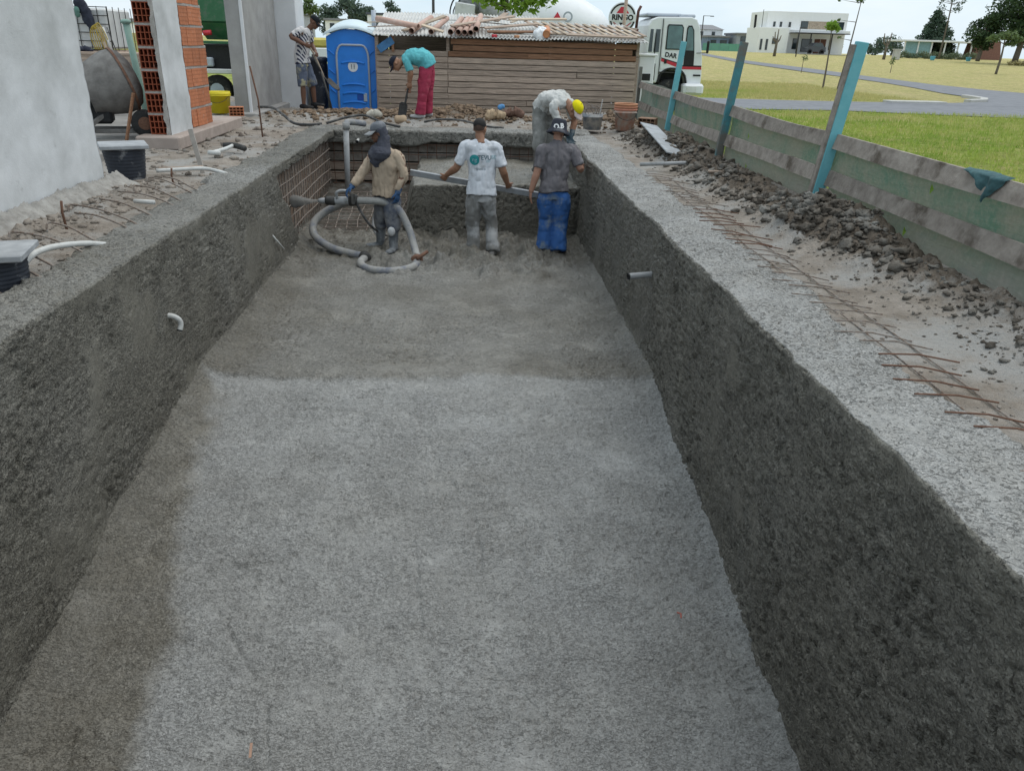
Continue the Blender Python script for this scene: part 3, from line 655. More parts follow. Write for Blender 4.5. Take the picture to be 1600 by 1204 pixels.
c3 = scatter(420, lambda: G(-3.08, .12), lambda: U(4.2, 7.9), .006, .032) + scatter(380, lambda: U(-4.2, -2.6), lambda: U(7.5, 15.5), .008, .05) + scatter(300, lambda: U(-3.1, -2.56), lambda: U(3.6, 8), .004, .018) + scatter(500, lambda: U(2.0, 2.7), lambda: U(2, 9), .003, .014)
tag(clods('rubble', c3, MAT('rubble_grey', (.33, .29, .25), .95, .3, 12, .8, 50, .012, col2=(.2, .17, .145), spec=.15), False), 'small cement rubble strewn over the soil banks', 'rubble', kind='stuff')
# ---- lawn blades
nb = 90000
bx_ = np.concatenate([rng.uniform(4.5, 30, nb // 2), rng.uniform(3.5, 24, nb // 2)]); by_ = np.concatenate([rng.uniform(12, 28.2, nb // 2), rng.uniform(34.9, 50, nb // 2)])
keep = ~((by_ > 34) & (bx_ > 21)); bx_, by_ = bx_[keep], by_[keep]; n_ = len(bx_)
hh = rng.uniform(.06, .18, n_); an = rng.uniform(0, 6.28, n_); w_ = .016
bz = np.full(n_, -.60)
bz = -.62 + 1.75 * np.clip((by_ - 45) / 70, 0, 1)
v0 = np.stack([bx_ - w_ * np.cos(an), by_ - w_ * np.sin(an), bz], -1); v1 = np.stack([bx_ + w_ * np.cos(an), by_ + w_ * np.sin(an), bz], -1)
v2 = np.stack([bx_ + rng.normal(0, .04, n_), by_ + rng.normal(0, .04, n_), bz + hh], -1)
tag(tri_soup('grass', np.stack([v0, v1, v2], 1).reshape(-1, 3), 3, GRASSB), 'mown green grass beyond the net fence and road', 'grass', kind='stuff')

# ================================================================== LEFT: half-built house
wl = empty('house_wall', (-3.3, 5, 0), 'grey-white plastered house wall rising beside the left pool rim', 'wall')
def slab_wall(name, x, y0, y1, z0, z1, th, mat, parent, seed, jag=.02, step=.03):
    # vertical wall with its rough faces and a ragged end at y1
    ys_ = np.arange(y0, y1 + 1e-6, step); zs_ = np.arange(z0, z1 + 1e-6, step)
    Y, Z = np.meshgrid(ys_, zs_, indexing='ij'); P = np.stack([np.full_like(Y, x), Y, Z], -1)
    P[..., 0] += fbm(P, 1.2, 3, seed) * .012 + fbm(P, 16, 2, seed + 2) * .0025
    w = sstep(y1 - .12, y1, Y); P[..., 1] += w * fbm(P * np.array([0, 0, 1]), 6, 3, seed + 4) * jag
    o = grid_obj(name, P, None, mat, None, parent)
    Q = P[-1]; T_ = np.linspace(0, 1, 6); E_ = np.stack([Q + np.array([-th * t_, fbm(np.array([[0, 0, t_ * 3]]), 2, 2, seed)[0] * .02 - .03 * t_, 0]) for t_ in T_])
    grid_obj(name, E_, None, mat, None, parent, False); return o
slab_wall('plaster_face', -3.36, 1.5, 7.46, -.15, 2.6, .2, PLASTER, wl, 700, .03)
MB().box((-3.47, 4.4, 1.2), (.2, 5.9, 2.75)).build('wall_core', CEMENT, wl)
# plinth of rough cement at the wall foot
ys_ = np.arange(1.5, 7.7, .014); a_ = np.linspace(0, 1, 26); Yp, Ap = np.meshgrid(ys_, a_, indexing='ij')
P = np.stack([-3.35 + .30 * Ap, Yp, .10 - .17 * Ap ** .7], -1); P[..., 2] += fbm(P, 5, 3, 710) * .03 + fbm(P, 26, 3, 711, True, gain=.7) * .022; P[..., 0] += fbm(P, 4, 3, 712) * .06
grid_obj('cement_footing', P, None, MAT('footing_grey', (.38, .365, .34), .95, .3, 9, .9, 50, .012, col2=(.25, .235, .215), spec=.15), None, wl)
# --- wall stub: hollow bricks, plastered face, raw orange bricks
st = empty('brick_wall_stub', (-4.05, 11.0, .1), 'stub of hollow brick wall with white plaster strip and raw orange bricks', 'wall')
zb, pitch, bh = .12, .262, .232; SX0, SX1 = -4.10, -3.83; SY0, SY1 = 10.62, 12.45
def hollow_mesh(w, h, d, cols, rws):
    mb = MB(); tw = .011; fw = (w - tw * (cols + 1)) / cols; fh = (h - tw * (rws + 1)) / rws
    for i in range(cols + 1): mb.box((-w / 2 + tw / 2 + i * (fw + tw), d / 2, 0), (tw, d, h))
    for j in range(rws + 1):
        for i in range(cols): mb.box((-w / 2 + tw + fw / 2 + i * (fw + tw), d / 2 + .001, -h / 2 + tw / 2 + j * (fh + tw)), (fw, d - .004, tw))
    mb.box((0, d + .004, 0), (w, .008, h)); return mesh_from('brick', mb.v, mb.f)
HB = hollow_mesh(SX1 - SX0 - .05, bh, .16, 4, 3); HB.materials.append(BRICKD)
HB.materials.clear(); HB.materials.append(MAT('brick_holes', (.27, .075, .04), .9, .25, 14, .4, 90, .003, rnd=.12, dirt=(.36, .3, .26), dscale=6, dlo=.6, dhi=.8, spec=.15))
for k in range(9):
    o = bpy.data.objects.new('brick', HB); o.location = ((SX0 + SX1) / 2 - .02, SY0, zb + bh / 2 + k * pitch); o.rotation_euler = (0, 0, random.uniform(-.02, .02)); link(o, st)
    mo = MB().box(((SX0 + SX1) / 2 - .02 + random.uniform(-.01, .01), SY0 + .1, zb + bh + (pitch - bh) / 2 + k * pitch), (SX1 - SX0 - .045, .18, pitch - bh + .006), ch=.004).build('mortar_joint', MORTAR, st)
MB().box(((SX0 + SX1) / 2 - .01, (SY0 + SY1) / 2 + .12, zb + 1.2), (SX1 - SX0 - .06, SY1 - SY0 - .2, 2.45)).build('core', BRICKD, st)
slab_wall('plaster_strip', SX1, SY0 - .02, 11.47, -.0, 2.5, .05, PLASTER, st, 730, .05, .025)
P = np.stack(np.meshgrid(np.linspace(0, 1, 8), np.arange(-.05, 2.5, .03), indexing='ij'), -1)
Q = np.stack([SX1 - .055 * P[..., 0] + .0, SY0 - .03 + 0 * P[..., 0], P[..., 1]], -1); Q[..., 0] += fbm(Q, 9, 3, 735) * .03 * P[..., 0]; Q[..., 1] += fbm(Q, 14, 3, 736) * .015
grid_obj('plaster_edge', Q, None, MORTAR, None, st, False)
def striated(w, h, d):     # brick face with fine horizontal grooves, one deep vertical chase
    mb = MB()
    n = 9
    for j in range(n): mb.box((0, 0, -h / 2 + h / n * (j + .5)), (d - (.006 if j % 2 else 0), w, h / n), ch=0)
    return mesh_from('brick', mb.v, mb.f)
for k in range(9):
    off = (k % 2) * .0; y = 11.49; zc = zb + bh / 2 + k * pitch; ends = SY1 + random.uniform(-.06, .05); lens = [.36, .30, .37, .40] if k % 2 else [.22, .40, .30, .42]
    for L_ in lens:
        if y + .1 > ends: break
        L2 = min(L_, ends - y); me = striated(L2 - .012, bh - .004, .05); me.materials.append(BRICK)
        o = bpy.data.objects.new('brick', me); o.location = (SX1 - .03 + random.uniform(-.008, .008), y + L2 / 2, zc + random.uniform(-.004, .004)); o.rotation_euler = (0, 0, random.uniform(-.012, .012)); link(o, st); y += L2
    MB().box((SX1 - .045, (11.49 + ends) / 2 + .02, zc + pitch / 2), (.065, ends - 11.49, pitch - bh + .008), ch=.006).build('mortar_joint', MORTAR, st)
# foundation beam under it
fb = MB(); fb.box((-3.95, 11.9, .03), (.55, 3.0, .17), ch=.02)
tag(fb.build('foundation_beam', MAT('beam_pinkish', (.40, .33, .29), .95, .2, 6, .6, 50, .006, spec=.15)), 'low concrete footing beam under the hollow brick wall stub', 'beam')
# --- concrete column wall
cw = empty('concrete_column', (-4.5, 15.5, 0), 'tall bare concrete column wall between brick stub and man with shovel', 'column')
MB().box((-4.08, 16.3, 1.3), (.27, 2.6, 2.9), ch=.012).build('shaft', CEMENT, cw)
MB().box((-3.935, 14.995, 1.3), (.05, .05, 2.86), ch=.006).build('corner_batten', CEMENTW, cw)
MB().box((-3.80, 18.05, 1.28), (.55, .85, 2.8), ch=.012).build('rendered_pier', CEMENTW, cw)
MB().box((-4.1, 16.4, -.05), (.6, 3.2, .2), ch=.02).build('footing', CEMENT, cw)
# floor slab behind
sb_ = MB().box((-7.2, 11.5, -.02), (6.0, 12, .12), ch=.01)
tag(sb_.build('house_slab', MAT('slab_grey', (.30, .285, .265), .95, .2, 3, .6, 30, .006, dirt=(.18, .165, .15), dscale=2, spec=.15)), 'rough grey floor slab of the unfinished house at left', 'slab')

# --- concrete mixer
mxr = empty('concrete_mixer', (-4.6, 10.8, .05), 'cement-crusted drum mixer on wheels seen behind the plastered wall', 'concrete mixer')
ax = Vector((-.80, -.50, -.32)).normalized(); q = ax.to_track_quat('Z', 'Y').to_matrix(); cc = Vector((-4.50, 10.9, .74))
MB().lathe([(.02, -.20), (.22, -.19), (.34, -.13), (.385, -.05), (.39, .02), (.385, .10), (.33, .30), (.27, .44), (.28, .46), (.25, .46), (.24, .42), (.30, .28), (.35, .08), (.34, -.05), (.02, -.12)], cc, 30, q, False).build('drum', MIXERM, mxr, True)
MB().lathe([(.385, -.06), (.402, -.06), (.402, -.03), (.385, -.03)], cc, 30, q, False).build('ring_gear', RUST, mxr)
fr = MB()
for p0, p1 in (((-5.1, 10.55, .14), (-4.15, 10.8, .14)), ((-5.0, 11.0, .14), (-4.2, 11.1, .14)), ((-4.85, 10.4, .16), (-4.45, 10.95, .55)), ((-4.25, 11.1, .12), (-4.22, 11.05, .80)), ((-4.9, 10.5, .14), (-4.8, 10.55, .60))): fr.bar(p0, p1, .05, .05, ch=.006)
fr.build('frame', MIXERM, mxr); MB().bar((-4.36, 10.45, .03), (-4.20, 10.52, .62), .06, .025, (1, 0, 0), ch=.006).build('prop_board', WOODB, mxr)
for c_, r_ in (((-4.20, 10.75, .24), .17), ((-4.80, 10.4, .16), .09)):
    w_ = MB().lathe([(r_ * .5, -.045), (r_ * .9, -.05), (r_, -.03), (r_, .03), (r_ * .9, .05), (r_ * .5, .045)], c_, 22, Matrix.Rotation(R(90), 3, 'X') @ Matrix.Rotation(.3, 3, 'Y')).build('wheel', RUBBER, mxr, True)
    MB().lathe([(.02, -.052), (r_ * .48, -.048), (r_ * .48, .048), (.02, .052)], c_, 14, Matrix.Rotation(R(90), 3, 'X') @ Matrix.Rotation(.3, 3, 'Y')).build('hub', RUST, w_)
MB().box((-4.75, 10.75, .40), (.30, .3, .34), .3, ch=.03).build('motor_box', BLACK, mxr)
# --- things stacked behind it
def cloth_blob(name, pts, rads, mat, label, cat, seed, vox=.014, parent=None, fold=.02):
    mb = MB(); mb.tube(pts, rads, 12, capf=.6, sub=4, side=(1, 0, 0)); me = remesh(mb, vox, 1, fold, 16, seed, (1, 1, .35))
    o = mesh_obj(name, me, mat, parent)
    return tag(o, label, cat) if label else o
ib = empty('wire_crate', (-6.6, 14.9, 0), 'white wire-caged crate with clothes hung over its corner, far left', 'crate')
MB().box((-6.62, 15.05, 1.36), (1.15, 1.0, .62), ch=.03).build('tank', WHITED, ib); MB().box((-6.62, 15.05, .5), (1.2, 1.05, 1.05), ch=.03).build('stand', WOODG, ib)
cg = MB()
for i in range(8): x = -7.2 + i * .17; cg.tube([(x, 14.53, 1.02), (x, 14.53, 1.70)], .007, 5)
for i in range(6): cg.tube([(-7.2, 14.52, 1.04 + i * .13), (-6.02, 14.52, 1.04 + i * .13)], .007, 5)
for i in range(5): y = 14.53 + i * .25; cg.tube([(-6.02, y, 1.02), (-6.02, y, 1.70)], .007, 5)
cg.build('cage', STEEL, ib)
cloth_blob('jacket', [(-6.42, 14.46, 1.76), (-6.36, 14.45, 1.64), (-6.30, 14.45, 1.5), (-6.25, 14.45, 1.36)], [(.08, .05), (.1, .05), (.08, .045), (.045, .03)], NAVY, 'dark navy jacket hung over the corner of the wire crate', 'jacket', 3)
cloth_blob('green_cloth', [(-6.45, 14.40, 1.68), (-6.45, 14.40, 1.6), (-6.44, 14.40, 1.53)], [(.04, .02), (.05, .025), (.04, .02)], MAT('cloth_green', (.12, .24, .2), .9), 'pale green cloth hung beside the navy jacket', 'cloth', 4)
yh = MB()
for i in range(4):
    d = i * .03; yh.tube([(-6.22 + d, 14.35, 1.04), (-6.27 + d * 1.2, 14.34, 1.25 + d), (-6.20 + d, 14.34, 1.40 + d * .5), (-6.13 + d * 1.3, 14.34, 1.25), (-6.08 + d, 14.35, 1.04)], .0075, 6, sub=5)
tag(yh.build('hose_coil', YROPE, None, True), 'coil of yellow hose hanging in front of the wire crate', 'hose')
tb = empty('work_table', (-6.1, 14.3, 0), 'rough plank table behind the mixer drum', 'table')
MB().box((-6.05, 14.25, .985), (1.5, .55, .05), ch=.01).build('table_top', WOODG, tb); MB().box((-6.05, 13.99, .90), (1.5, .03, .12), ch=.005).build('apron', WOODG, tb)
for x in (-6.7, -5.4):
    for y in (14.03, 14.47): MB().box((x, y, .48), (.08, .08, .96), ch=.008).build('leg', WOODG, tb)
for i, (dx, m_, nm) in enumerate(((0, WOODP, 'pale plank leaning behind the mixer beside the yellow hose coil'), (.06, PVCW, 'white plastic pipe leaning beside the pale plank behind the mixer'), (.13, HOSEK, 'thin black rod leaning rightmost behind the mixer'))):
    mb = MB()
    if i == 0: mb.bar((-6.02 + dx, 14.3, 1.01), (-6.14 + dx, 14.42, 1.38), .05, .02, (0, 1, 0), ch=.004)
    else: mb.tube([(-6.0 + dx, 14.3, 1.01), (-6.14 + dx, 14.42, 1.38)], .022 if i == 1 else .008, 10)
    tag(mb.build(('plank', 'pipe', 'rod')[i], m_, None, i > 0), nm, ('plank', 'pipe', 'rod')[i])
cloth_blob('rag', [(-6.38, 14.15, 1.03), (-6.30, 14.15, 1.05), (-6.2, 14.15, 1.03)], [(.025, .05), (.035, .06), (.025, .04)], NAVY, 'dark rag crumpled on the plank table behind the mixer', 'rag', 9)
bp = empty('barrier_panel', (-8.0, 20, 0), 'pale yellow board panel standing behind the brick stub', 'panel')
for k in range(4): MB().box((-7.7, 20, .62 + k * .2), (1.1, .04, .185), ch=.008).build('board', MAT('yellow_board%d' % k, (.58 + .03 * (k % 2), .52, .2), .8, .15, 4), bp)
for x in (-8.15, -7.3): MB().box((x, 20.05, .2), (.07, .05, 1.7), ch=.006).build('post', WOODG, bp)
gp = MB().tube([(-5.02, 13, -.1), (-5.13, 13, 1.45)], .048, 12).ell((-5.13, 13, 1.46), (.075, .075, .04))
tag(gp.build('bollard_post', MAT('post_green', (.22, .34, .29), .7, .2, 6), None, True), 'grey-green round post with flat cap beside the brick stub', 'post')

# --- green lorry behind, between stub and column
gt = empty('green_lorry', (-7.0, 24, -.6), 'green hopper lorry parked behind, seen between brick stub and concrete column', 'lorry')
mb = MB(); mb.box((-6.9, 24.9, 2.1), (1.5, 1.8, .95), ch=.05); mb.add([(-7.6, 24.0, 1.63), (-6.2, 24.0, 1.63), (-6.4, 24.3, 1.2), (-7.4, 24.3, 1.2), (-7.6, 25.8, 1.63), (-6.2, 25.8, 1.63), (-6.4, 25.5, 1.2), (-7.4, 25.5, 1.2)], [(0, 3, 2, 1), (4, 5, 6, 7), (1, 2, 6, 5), (0, 4, 7, 3), (3, 7, 6, 2)]); mb.build('hopper', GREENM, gt)
MB().box((-6.9, 23.95, 1.13), (1.6, .12, .07), ch=.01).build('rail', GREENM, gt); MB().box((-6.9, 24.9, .72), (1.7, 1.7, .72), ch=.03).build('chassis', BLACK, gt)
MB().box((-6.9, 23.9, .38), (1.7, .14, .13), ch=.02).build('side_guard', WHITED, gt); MB().box((-7.3, 23.95, .62), (.2, .2, .24), ch=.03).build('battery_box', GREYT, gt)
MB().tube([(-7.36, 23.9, 1.36), (-7.15, 23.9, 1.38)], .07, 10).build('valve', RED, gt, True)
for x in (-7.22, -6.3):
    w_ = MB().lathe([(.2, -.13), (.38, -.14), (.42, -.09), (.42, .09), (.38, .14), (.2, .13)], (x, 24.2, -.14), 24, Matrix.Rotation(R(90), 3, 'X')).build('wheel', RUBBER, gt, True)
    MB().lathe([(.05, -.15), (.2, -.135), (.2, .135), (.05, .15)], (x, 24.2, -.14), 14, Matrix.Rotation(R(90), 3, 'X')).build('rim', GREYT, w_)

# ================================================================== TOILET
tl_ = empty('portable_toilet', (-2.46, 18.4, -.5), 'bright blue portable toilet with arched white roof beside the plank shed', 'portable toilet')
x0, x1, yf, yb = -2.98, -1.96, 17.85, 18.95
def arch(x): u = (x - (x0 + x1) / 2) / ((x1 - x0) / 2); return 1.35 + .155 * (1 - u * u)
xs_ = np.linspace(x0, x1, 15); mb = MB(); fr_ = [(x, yf, arch(x)) for x in xs_]; bk_ = [(x, yb, arch(x)) for x in xs_]; n = len(xs_)
v_ = fr_ + bk_ + [(x, yf, -.5) for x in xs_] + [(x, yb, -.5) for x in xs_]; f_ = []
for i in range(n - 1): f_ += [(2 * n + i, 2 * n + i + 1, i + 1, i), (n + i, n + i + 1, 3 * n + i + 1, 3 * n + i), (i, i + 1, n + i + 1, n + i)]
f_ += [(0, n, 3 * n, 2 * n), (n - 1, 3 * n - 1 + 0, 2 * n - 1 + 2 * n, 2 * n - 1)] if False else [(0, n, 3 * n, 2 * n), (n - 1, 3 * n - 1, 4 * n - 1, 2 * n - 1)]
mb.add(v_, f_); mb.build('cabin', BLUE, tl_)
rb = MB()
for sgn, cx in ((-1, x0 + .085), (1, x1 - .085)):
    for k, z in enumerate((1.0, .62, .24, -.14)): rb.bar((cx - sgn * .065, yf - .012, z + .0), (cx + sgn * .055, yf - .012, z + .10), .024, .022, (0, 0, 1), ch=.006)
rb.build('panel_ribs', BLUE, tl_)
dx0, dx1 = x0 + .20, x1 - .15; dm = (dx0 + dx1) / 2
pts = [(dx0, -.5)] + [(dx0, .95)] + [(dx0 + .13 * (1 - math.cos(a)), .95 + .25 * math.sin(a)) for a in (.4, .8, 1.2, 1.57)] + [(dx1 - .13 * (1 - math.cos(a)), .95 + .25 * math.sin(a)) for a in (1.57, 1.2, .8, .4, 0)] + [(dx1, -.5)]
d_ = MB(); N_ = len(pts); d_.add([(x, yf - .03, z) for x, z in pts] + [(x, yf, z) for x, z in pts], [tuple(reversed(range(N_)))] + [(i, i + 1, N_ + i + 1, N_ + i) for i in range(N_ - 1)])
dr = d_.build('door', BLUE, tl_)
MB().tube([(x, yf - .035, z) for x, z in pts], (.022), 8, side=(0, 1, 0)).build('door_frame', GREYT, tl_, True)
pr_ = MB()
for z, dp in ((.86, .02), (.42, -.0), (.25, .02), (.06, .015), (-.1, .02), (-.28, .02)): pr_.tube([(dm - .24, yf - .034, z - .02), (dm - .1, yf - .044, z + .012), (dm + .12, yf - .044, z + .012), (dm + .24, yf - .034, z - .02)], [(.014, .02)] * 4, 8, sub=4)
pr_.build('door_ribs', BLUE, dr, True)
MB().box((dx1 - .10, yf - .038, .17), (.075, .02, .17), ch=.006).build('latch', GREYT, dr); MB().box((dx1 - .21, yf - .034, .17), (.13, .012, .12), ch=.006).build('latch_plate', MAT('latch_blue', (.01, .08, .4), .4), dr)
MB().lathe([(.001, 0), (.105, 0), (.105, .006), (.001, .006)], (dm, yf - .032, .78), 26, Matrix.Rotation(R(90), 3, 'X')).build('door_sign', WHITE, dr)
fg = MB()
for sx in (-.028, .028):
    fg.lathe([(.001, 0), (.013, 0), (.013, .003), (.001, .003)], (dm + sx, yf - .0395, .815), 10, Matrix.Rotation(R(90), 3, 'X'))
    fg.box((dm + sx, yf - .041, .785), (.028, .004, .036)); fg.box((dm + sx - .006, yf - .041, .75), (.009, .004, .036)); fg.box((dm + sx + .006, yf - .041, .75), (.009, .004, .036))
fg.build('pictogram', MAT('sign_grey', (.3, .31, .33), .6), dr)
xr = np.linspace(x0 - .05, x1 + .05, 17); rv = []; rf = []
for j, (y, dz) in enumerate(((yf - .07, .0), (yf - .07, .045), (yf + .1, .10), ((yf + yb) / 2, .19), (yb - .1, .15), (yb + .05, .03))):
    for x in xr:
        u = (x - (x0 + x1) / 2) / ((x1 - x0) / 2 + .05); rv.append((x, y, 1.36 + .155 * (1 - u * u) + dz * (1 if j < 2 else .35 + .65 * (1 - u * u) ** .5)))
for j in range(5):
    for i in range(16): rf.append((j * 17 + i, j * 17 + i + 1, (j + 1) * 17 + i + 1, (j + 1) * 17 + i))
MB().add(rv, rf).build('roof', TOILW, tl_, True)
MB().tube([(-2.05, 18.6, 1.3), (-2.05, 18.6, 1.9)], .05, 10).build('vent_pipe', GREYT, tl_, True)

# ================================================================== SHED
sh = empty('plank_shed', (.9, 18.6, -.5), 'low shed of weathered horizontal planks under a cluttered corrugated roof', 'shed')
SYf = 17.6; EAVE = 1.40
rows_ = np.linspace(-.52, EAVE - .02, 17); jx = -.42
for i in range(len(rows_) - 1):
    z0, z1 = rows_[i], rows_[i + 1]; top = i >= 14
    segs = [] if i >= 14 else [(-1.92, jx)]
    right = [(jx + (0 if i < 14 else .06), 3.60)]
    if i in (10, 11): right = [(jx, 2.34), (2.34, 3.62)]
    if i in (5, 13): right = [(jx, 1.28), (1.28, 3.60)]
    if i == 14: right = [(jx + .1, 3.5)]
    for (a, b_) in segs + right:
        w = random.uniform(-.008, .0); tilt = random.uniform(-.006, .006)
        me = MB().box((0, 0, 0), (b_ - a - .008, .025, z1 - z0 - .010 + w), ch=.004); o = me.build('plank', WOODB if (i >= 14 or (i >= 13 and a > -1)) else WOODG, None)
        COL.objects.unlink(o); o.location = ((a + b_) / 2 + random.uniform(-.01, .01), SYf + random.uniform(-.008, .012), (z0 + z1) / 2); o.rotation_euler = (random.uniform(-.03, .03), tilt * .6, random.uniform(-.002, .002)); link(o, sh)
for x in (-1.9, jx, 1.75, 3.62): MB().box((x, SYf + .06, .45), (.07, .07, 1.9), ch=.006).build('post', WOODG, sh)
MB().box((.85, SYf + .16, .42), (5.5, .02, 1.85)).build('back_lining', BLACK, sh) if False else None
for x in (-1.93, 3.64): MB().box((x, 19.0, .46), (.03, 2.7, 1.9), ch=.004).build('side_wall', WOODG, sh)
MB().box((.85, 20.35, .6), (5.5, .03, 2.2), ch=.004).build('rear_wall', WOODG, sh)
wn = MB().bar((-1.86, SYf - .05, 1.13), (-1.56, SYf - .05, 1.33), .02, .16, ch=.004).build('blue_poster', MAT('poster_blue', (.08, .25, .5), .6, .4, 9), sh)
MB().bar((-1.56, SYf - .03, 1.1), (-1.56, SYf - .03, 1.4), .05, .05).build('short_post', WOODB, sh)
def corr(name, xa, xb, y0, y1, z0, z1, seed, mat=ROOFM):
    n_ = int((xb - xa) / .0125); xs_ = np.linspace(xa, xb, n_); ys_ = np.linspace(0, 1, 12); X, T_ = np.meshgrid(xs_, ys_, indexing='ij')
    P = np.stack([X, y0 + (y1 - y0) * T_, z0 + (z1 - z0) * T_ + .016 * np.sin(X / .076 * 2 * math.pi)], -1); P[..., 2] += fbm(P * np.array([1, 1, 0]), .9, 2, seed) * .03
    o = grid_obj(name, P, None, mat, None, sh); m_ = o.modifiers.new('s', 'SOLIDIFY'); m_.thickness = .004; return o
for k, (xa, xb) in enumerate(((-1.98, -.2), (-.24, 1.7), (1.66, 3.8))): corr('roof_sheet', xa, xb, SYf - .18, 20.4, EAVE + .006 + .004 * k, 1.92 - (.12 if k == 2 else 0), 750 + k)
# clutter on the roof: pipes, boards, a pallet
def rz(x, y): return EAVE + (1.92 - EAVE) * (y - SYf + .18) / (20.4 - SYf + .18) + .03
pipes = [(-1.13, .085, .3, 'leftmost'), (-.98, .07, -.35, 'second'), (-.70, .07, .25, 'third'), (-.42, .075, .1, 'fourth'), (-.22, .075, .1, 'fifth'), (-.09, .073, .08, 'sixth'), (.05, .073, .05, 'seventh'), (.18, .075, .0, 'eighth')]
pipes = [(-1.16, .060, .35, 'leftmost'), (-1.02, .058, -.9, 'second'), (-.76, .055, .3, 'third'), (-.36, .060, .22, 'fourth'), (-.20, .060, .2, 'fifth'), (-.07, .058, .16, 'sixth'), (.055, .058, .14, 'seventh'), (.165, .060, .12, 'eighth')]
for k, (x, r_, dx, nm) in enumerate(pipes):
    y0 = SYf - .2 + (.1 if k == 1 else 0); zz = rz(x, y0) + r_ + .012 + (.07 if k in (1, 7) else 0)
    p0 = Vector((x, y0, zz)); p1 = Vector((x + dx, y0 + (1.4 if k != 1 else .5), zz + .29 + (0 if k != 1 else -.15)))
    d_ = (p1 - p0).normalized(); qm = d_.to_track_quat('Z', 'Y').to_matrix(); L_ = (p1 - p0).length
    pp = MB().lathe([(r_ * .9, 0), (r_, 0), (r_, L_), (r_ * .9, L_), (r_ * .9, 0)], p0, 18, qm, False).build('drain_pipe', PINKPVC, None, True)
    tag(pp, nm + ' clay-coloured drain pipe lying on the shed roof, counted from the toilet', 'pipe', 'pipes on the shed roof')
pp = MB().lathe([(.068, 0), (.075, 0), (.075, .55), (.068, .55), (.068, 0)], (1.63, SYf - .16, rz(1.63, SYf - .16) + .08), 20, Vector((.1, 1, .2)).normalized().to_track_quat('Z', 'Y').to_matrix(), False).build('drain_pipe', MAT('orange_pipe', (.55, .22, .09), .55, .15), None, True)
tag(pp, 'short orange pipe end on the middle of the shed roof edge', 'pipe', 'pipes on the shed roof')
MB().lathe([(.001, .004), (.068, .004)], (1.63, SYf - .155, rz(1.63, SYf - .16) + .08), 20, Vector((.1, 1, .2)).normalized().to_track_quat('Z', 'Y').to_matrix(), False).build('end_cap', MAT('cap_orange', (.62, .27, .12), .6), pp)
bd = [((-.35, 17.6, 1.62), (1.0, 18.4, 1.86), 'grey board leaning up over the pipes on the shed roof', WOODG), ((-1.35, 17.7, 1.5), (-.5, 18.6, 1.83), 'pale board crossing the left end of the shed roof', WOODP), ((-.95, 17.5, 1.62), (-.5, 17.45, 1.50), 'short thick plank end lying over the left roof pipes', WOODP),
      ((.4, 17.55, 1.53), (1.6, 17.75, 1.56), 'long brown board lying just above the shed eave', WOODB), ((.35, 17.8, 1.60), (1.5, 18.2, 1.72), 'weathered plank behind the pipes on the shed roof', WOODG), ((2.05, 17.48, 1.52), (3.55, 17.46, 1.50), 'thin batten along the right end of the shed eave', WOODG), ((.9, 18.6, 1.80), (2.2, 18.9, 1.85), 'pale board at the top of the shed roof', WOODP), ((.6, 18.3, 1.75), (.85, 18.9, 1.93), 'short dark board tilted on the shed roof ridge', WOODG)]
for a, b_, lab, m_ in bd: tag(MB().bar(a, b_, .12, .028, (0, -.25, 1), ch=.004).build('board', m_), lab, 'board', 'boards on the shed roof')
rr_ = random.Random(5); NM = (('pale wooden', WOODP), ('grey wooden', WOODG), ('white plastic', PVCW), ('brown-grey wooden', FENCEW))
for k, x in enumerate(sorted(rr_.uniform(-1.9, 1.4) for _ in range(12))):
    y = rr_.uniform(17.6, 19.6); a = rr_.uniform(-.6, 3.4); L_ = rr_.uniform(.25, .7); z = rz(x, y) + rr_.uniform(.02, .07); mn_, mt_ = NM[k % 4]
    tag(MB().bar((x - L_ * math.cos(a), y - L_ * .5 * math.sin(a), z - .1 * L_ * math.sin(a)), (x + L_ * math.cos(a), y + L_ * .5 * math.sin(a), z + .1 * L_ * math.sin(a)), rr_.uniform(.04, .1), .02, ch=.003).build('offcut', mt_), mn_ + ' offcut strewn on the shed roof, ' + ORD[k] + ' of twelve from the toilet', 'offcut', 'offcuts strewn on the shed roof')
pl = empty('wooden_pallet', (2.6, 18.2, 1.55), 'slatted wooden pallet lying on the right half of the shed roof', 'pallet')
for k in range(13): x = 1.62 + k * .165; MB().bar((x + .15, 17.62, 1.53 - .0 * k), (x - .35 + .25 * (k / 12), 18.7, 1.78 - .004 * k), .075, .018, (0, -.2, 1), ch=.003).build('slat', WOODP if k % 3 else WOODG, pl)
for y in (17.75, 18.2, 18.6): MB().bar((1.55, y, 1.55 + (y - 17.62) * .2 - .035), (3.75, y, 1.52 + (y - 17.62) * .2 - .035), .07, .05, ch=.004).build('bearer', WOODG, pl)
for x, y, m_, nm in ((.55, 17.5, RED, 'small red scrap on the middle of the shed eave'), (1.02, 17.52, MAT('brick_scrap', (.5, .25, .13), .8), 'orange brick scrap on the shed eave beside the red scrap')):
    tag(MB().box((x, y, EAVE + .055), (.10, .08, .055), .4, ch=.012).build('scrap', m_), nm, 'scrap')
cloth_blob('white_bag', [(1.45, 17.55, 1.47), (1.55, 17.6, 1.55), (1.5, 17.7, 1.6)], [(.12, .08), (.15, .1), (.06, .05)], WHITE, 'white plastic bag left of the orange pipe end on the roof', 'bag', 11)
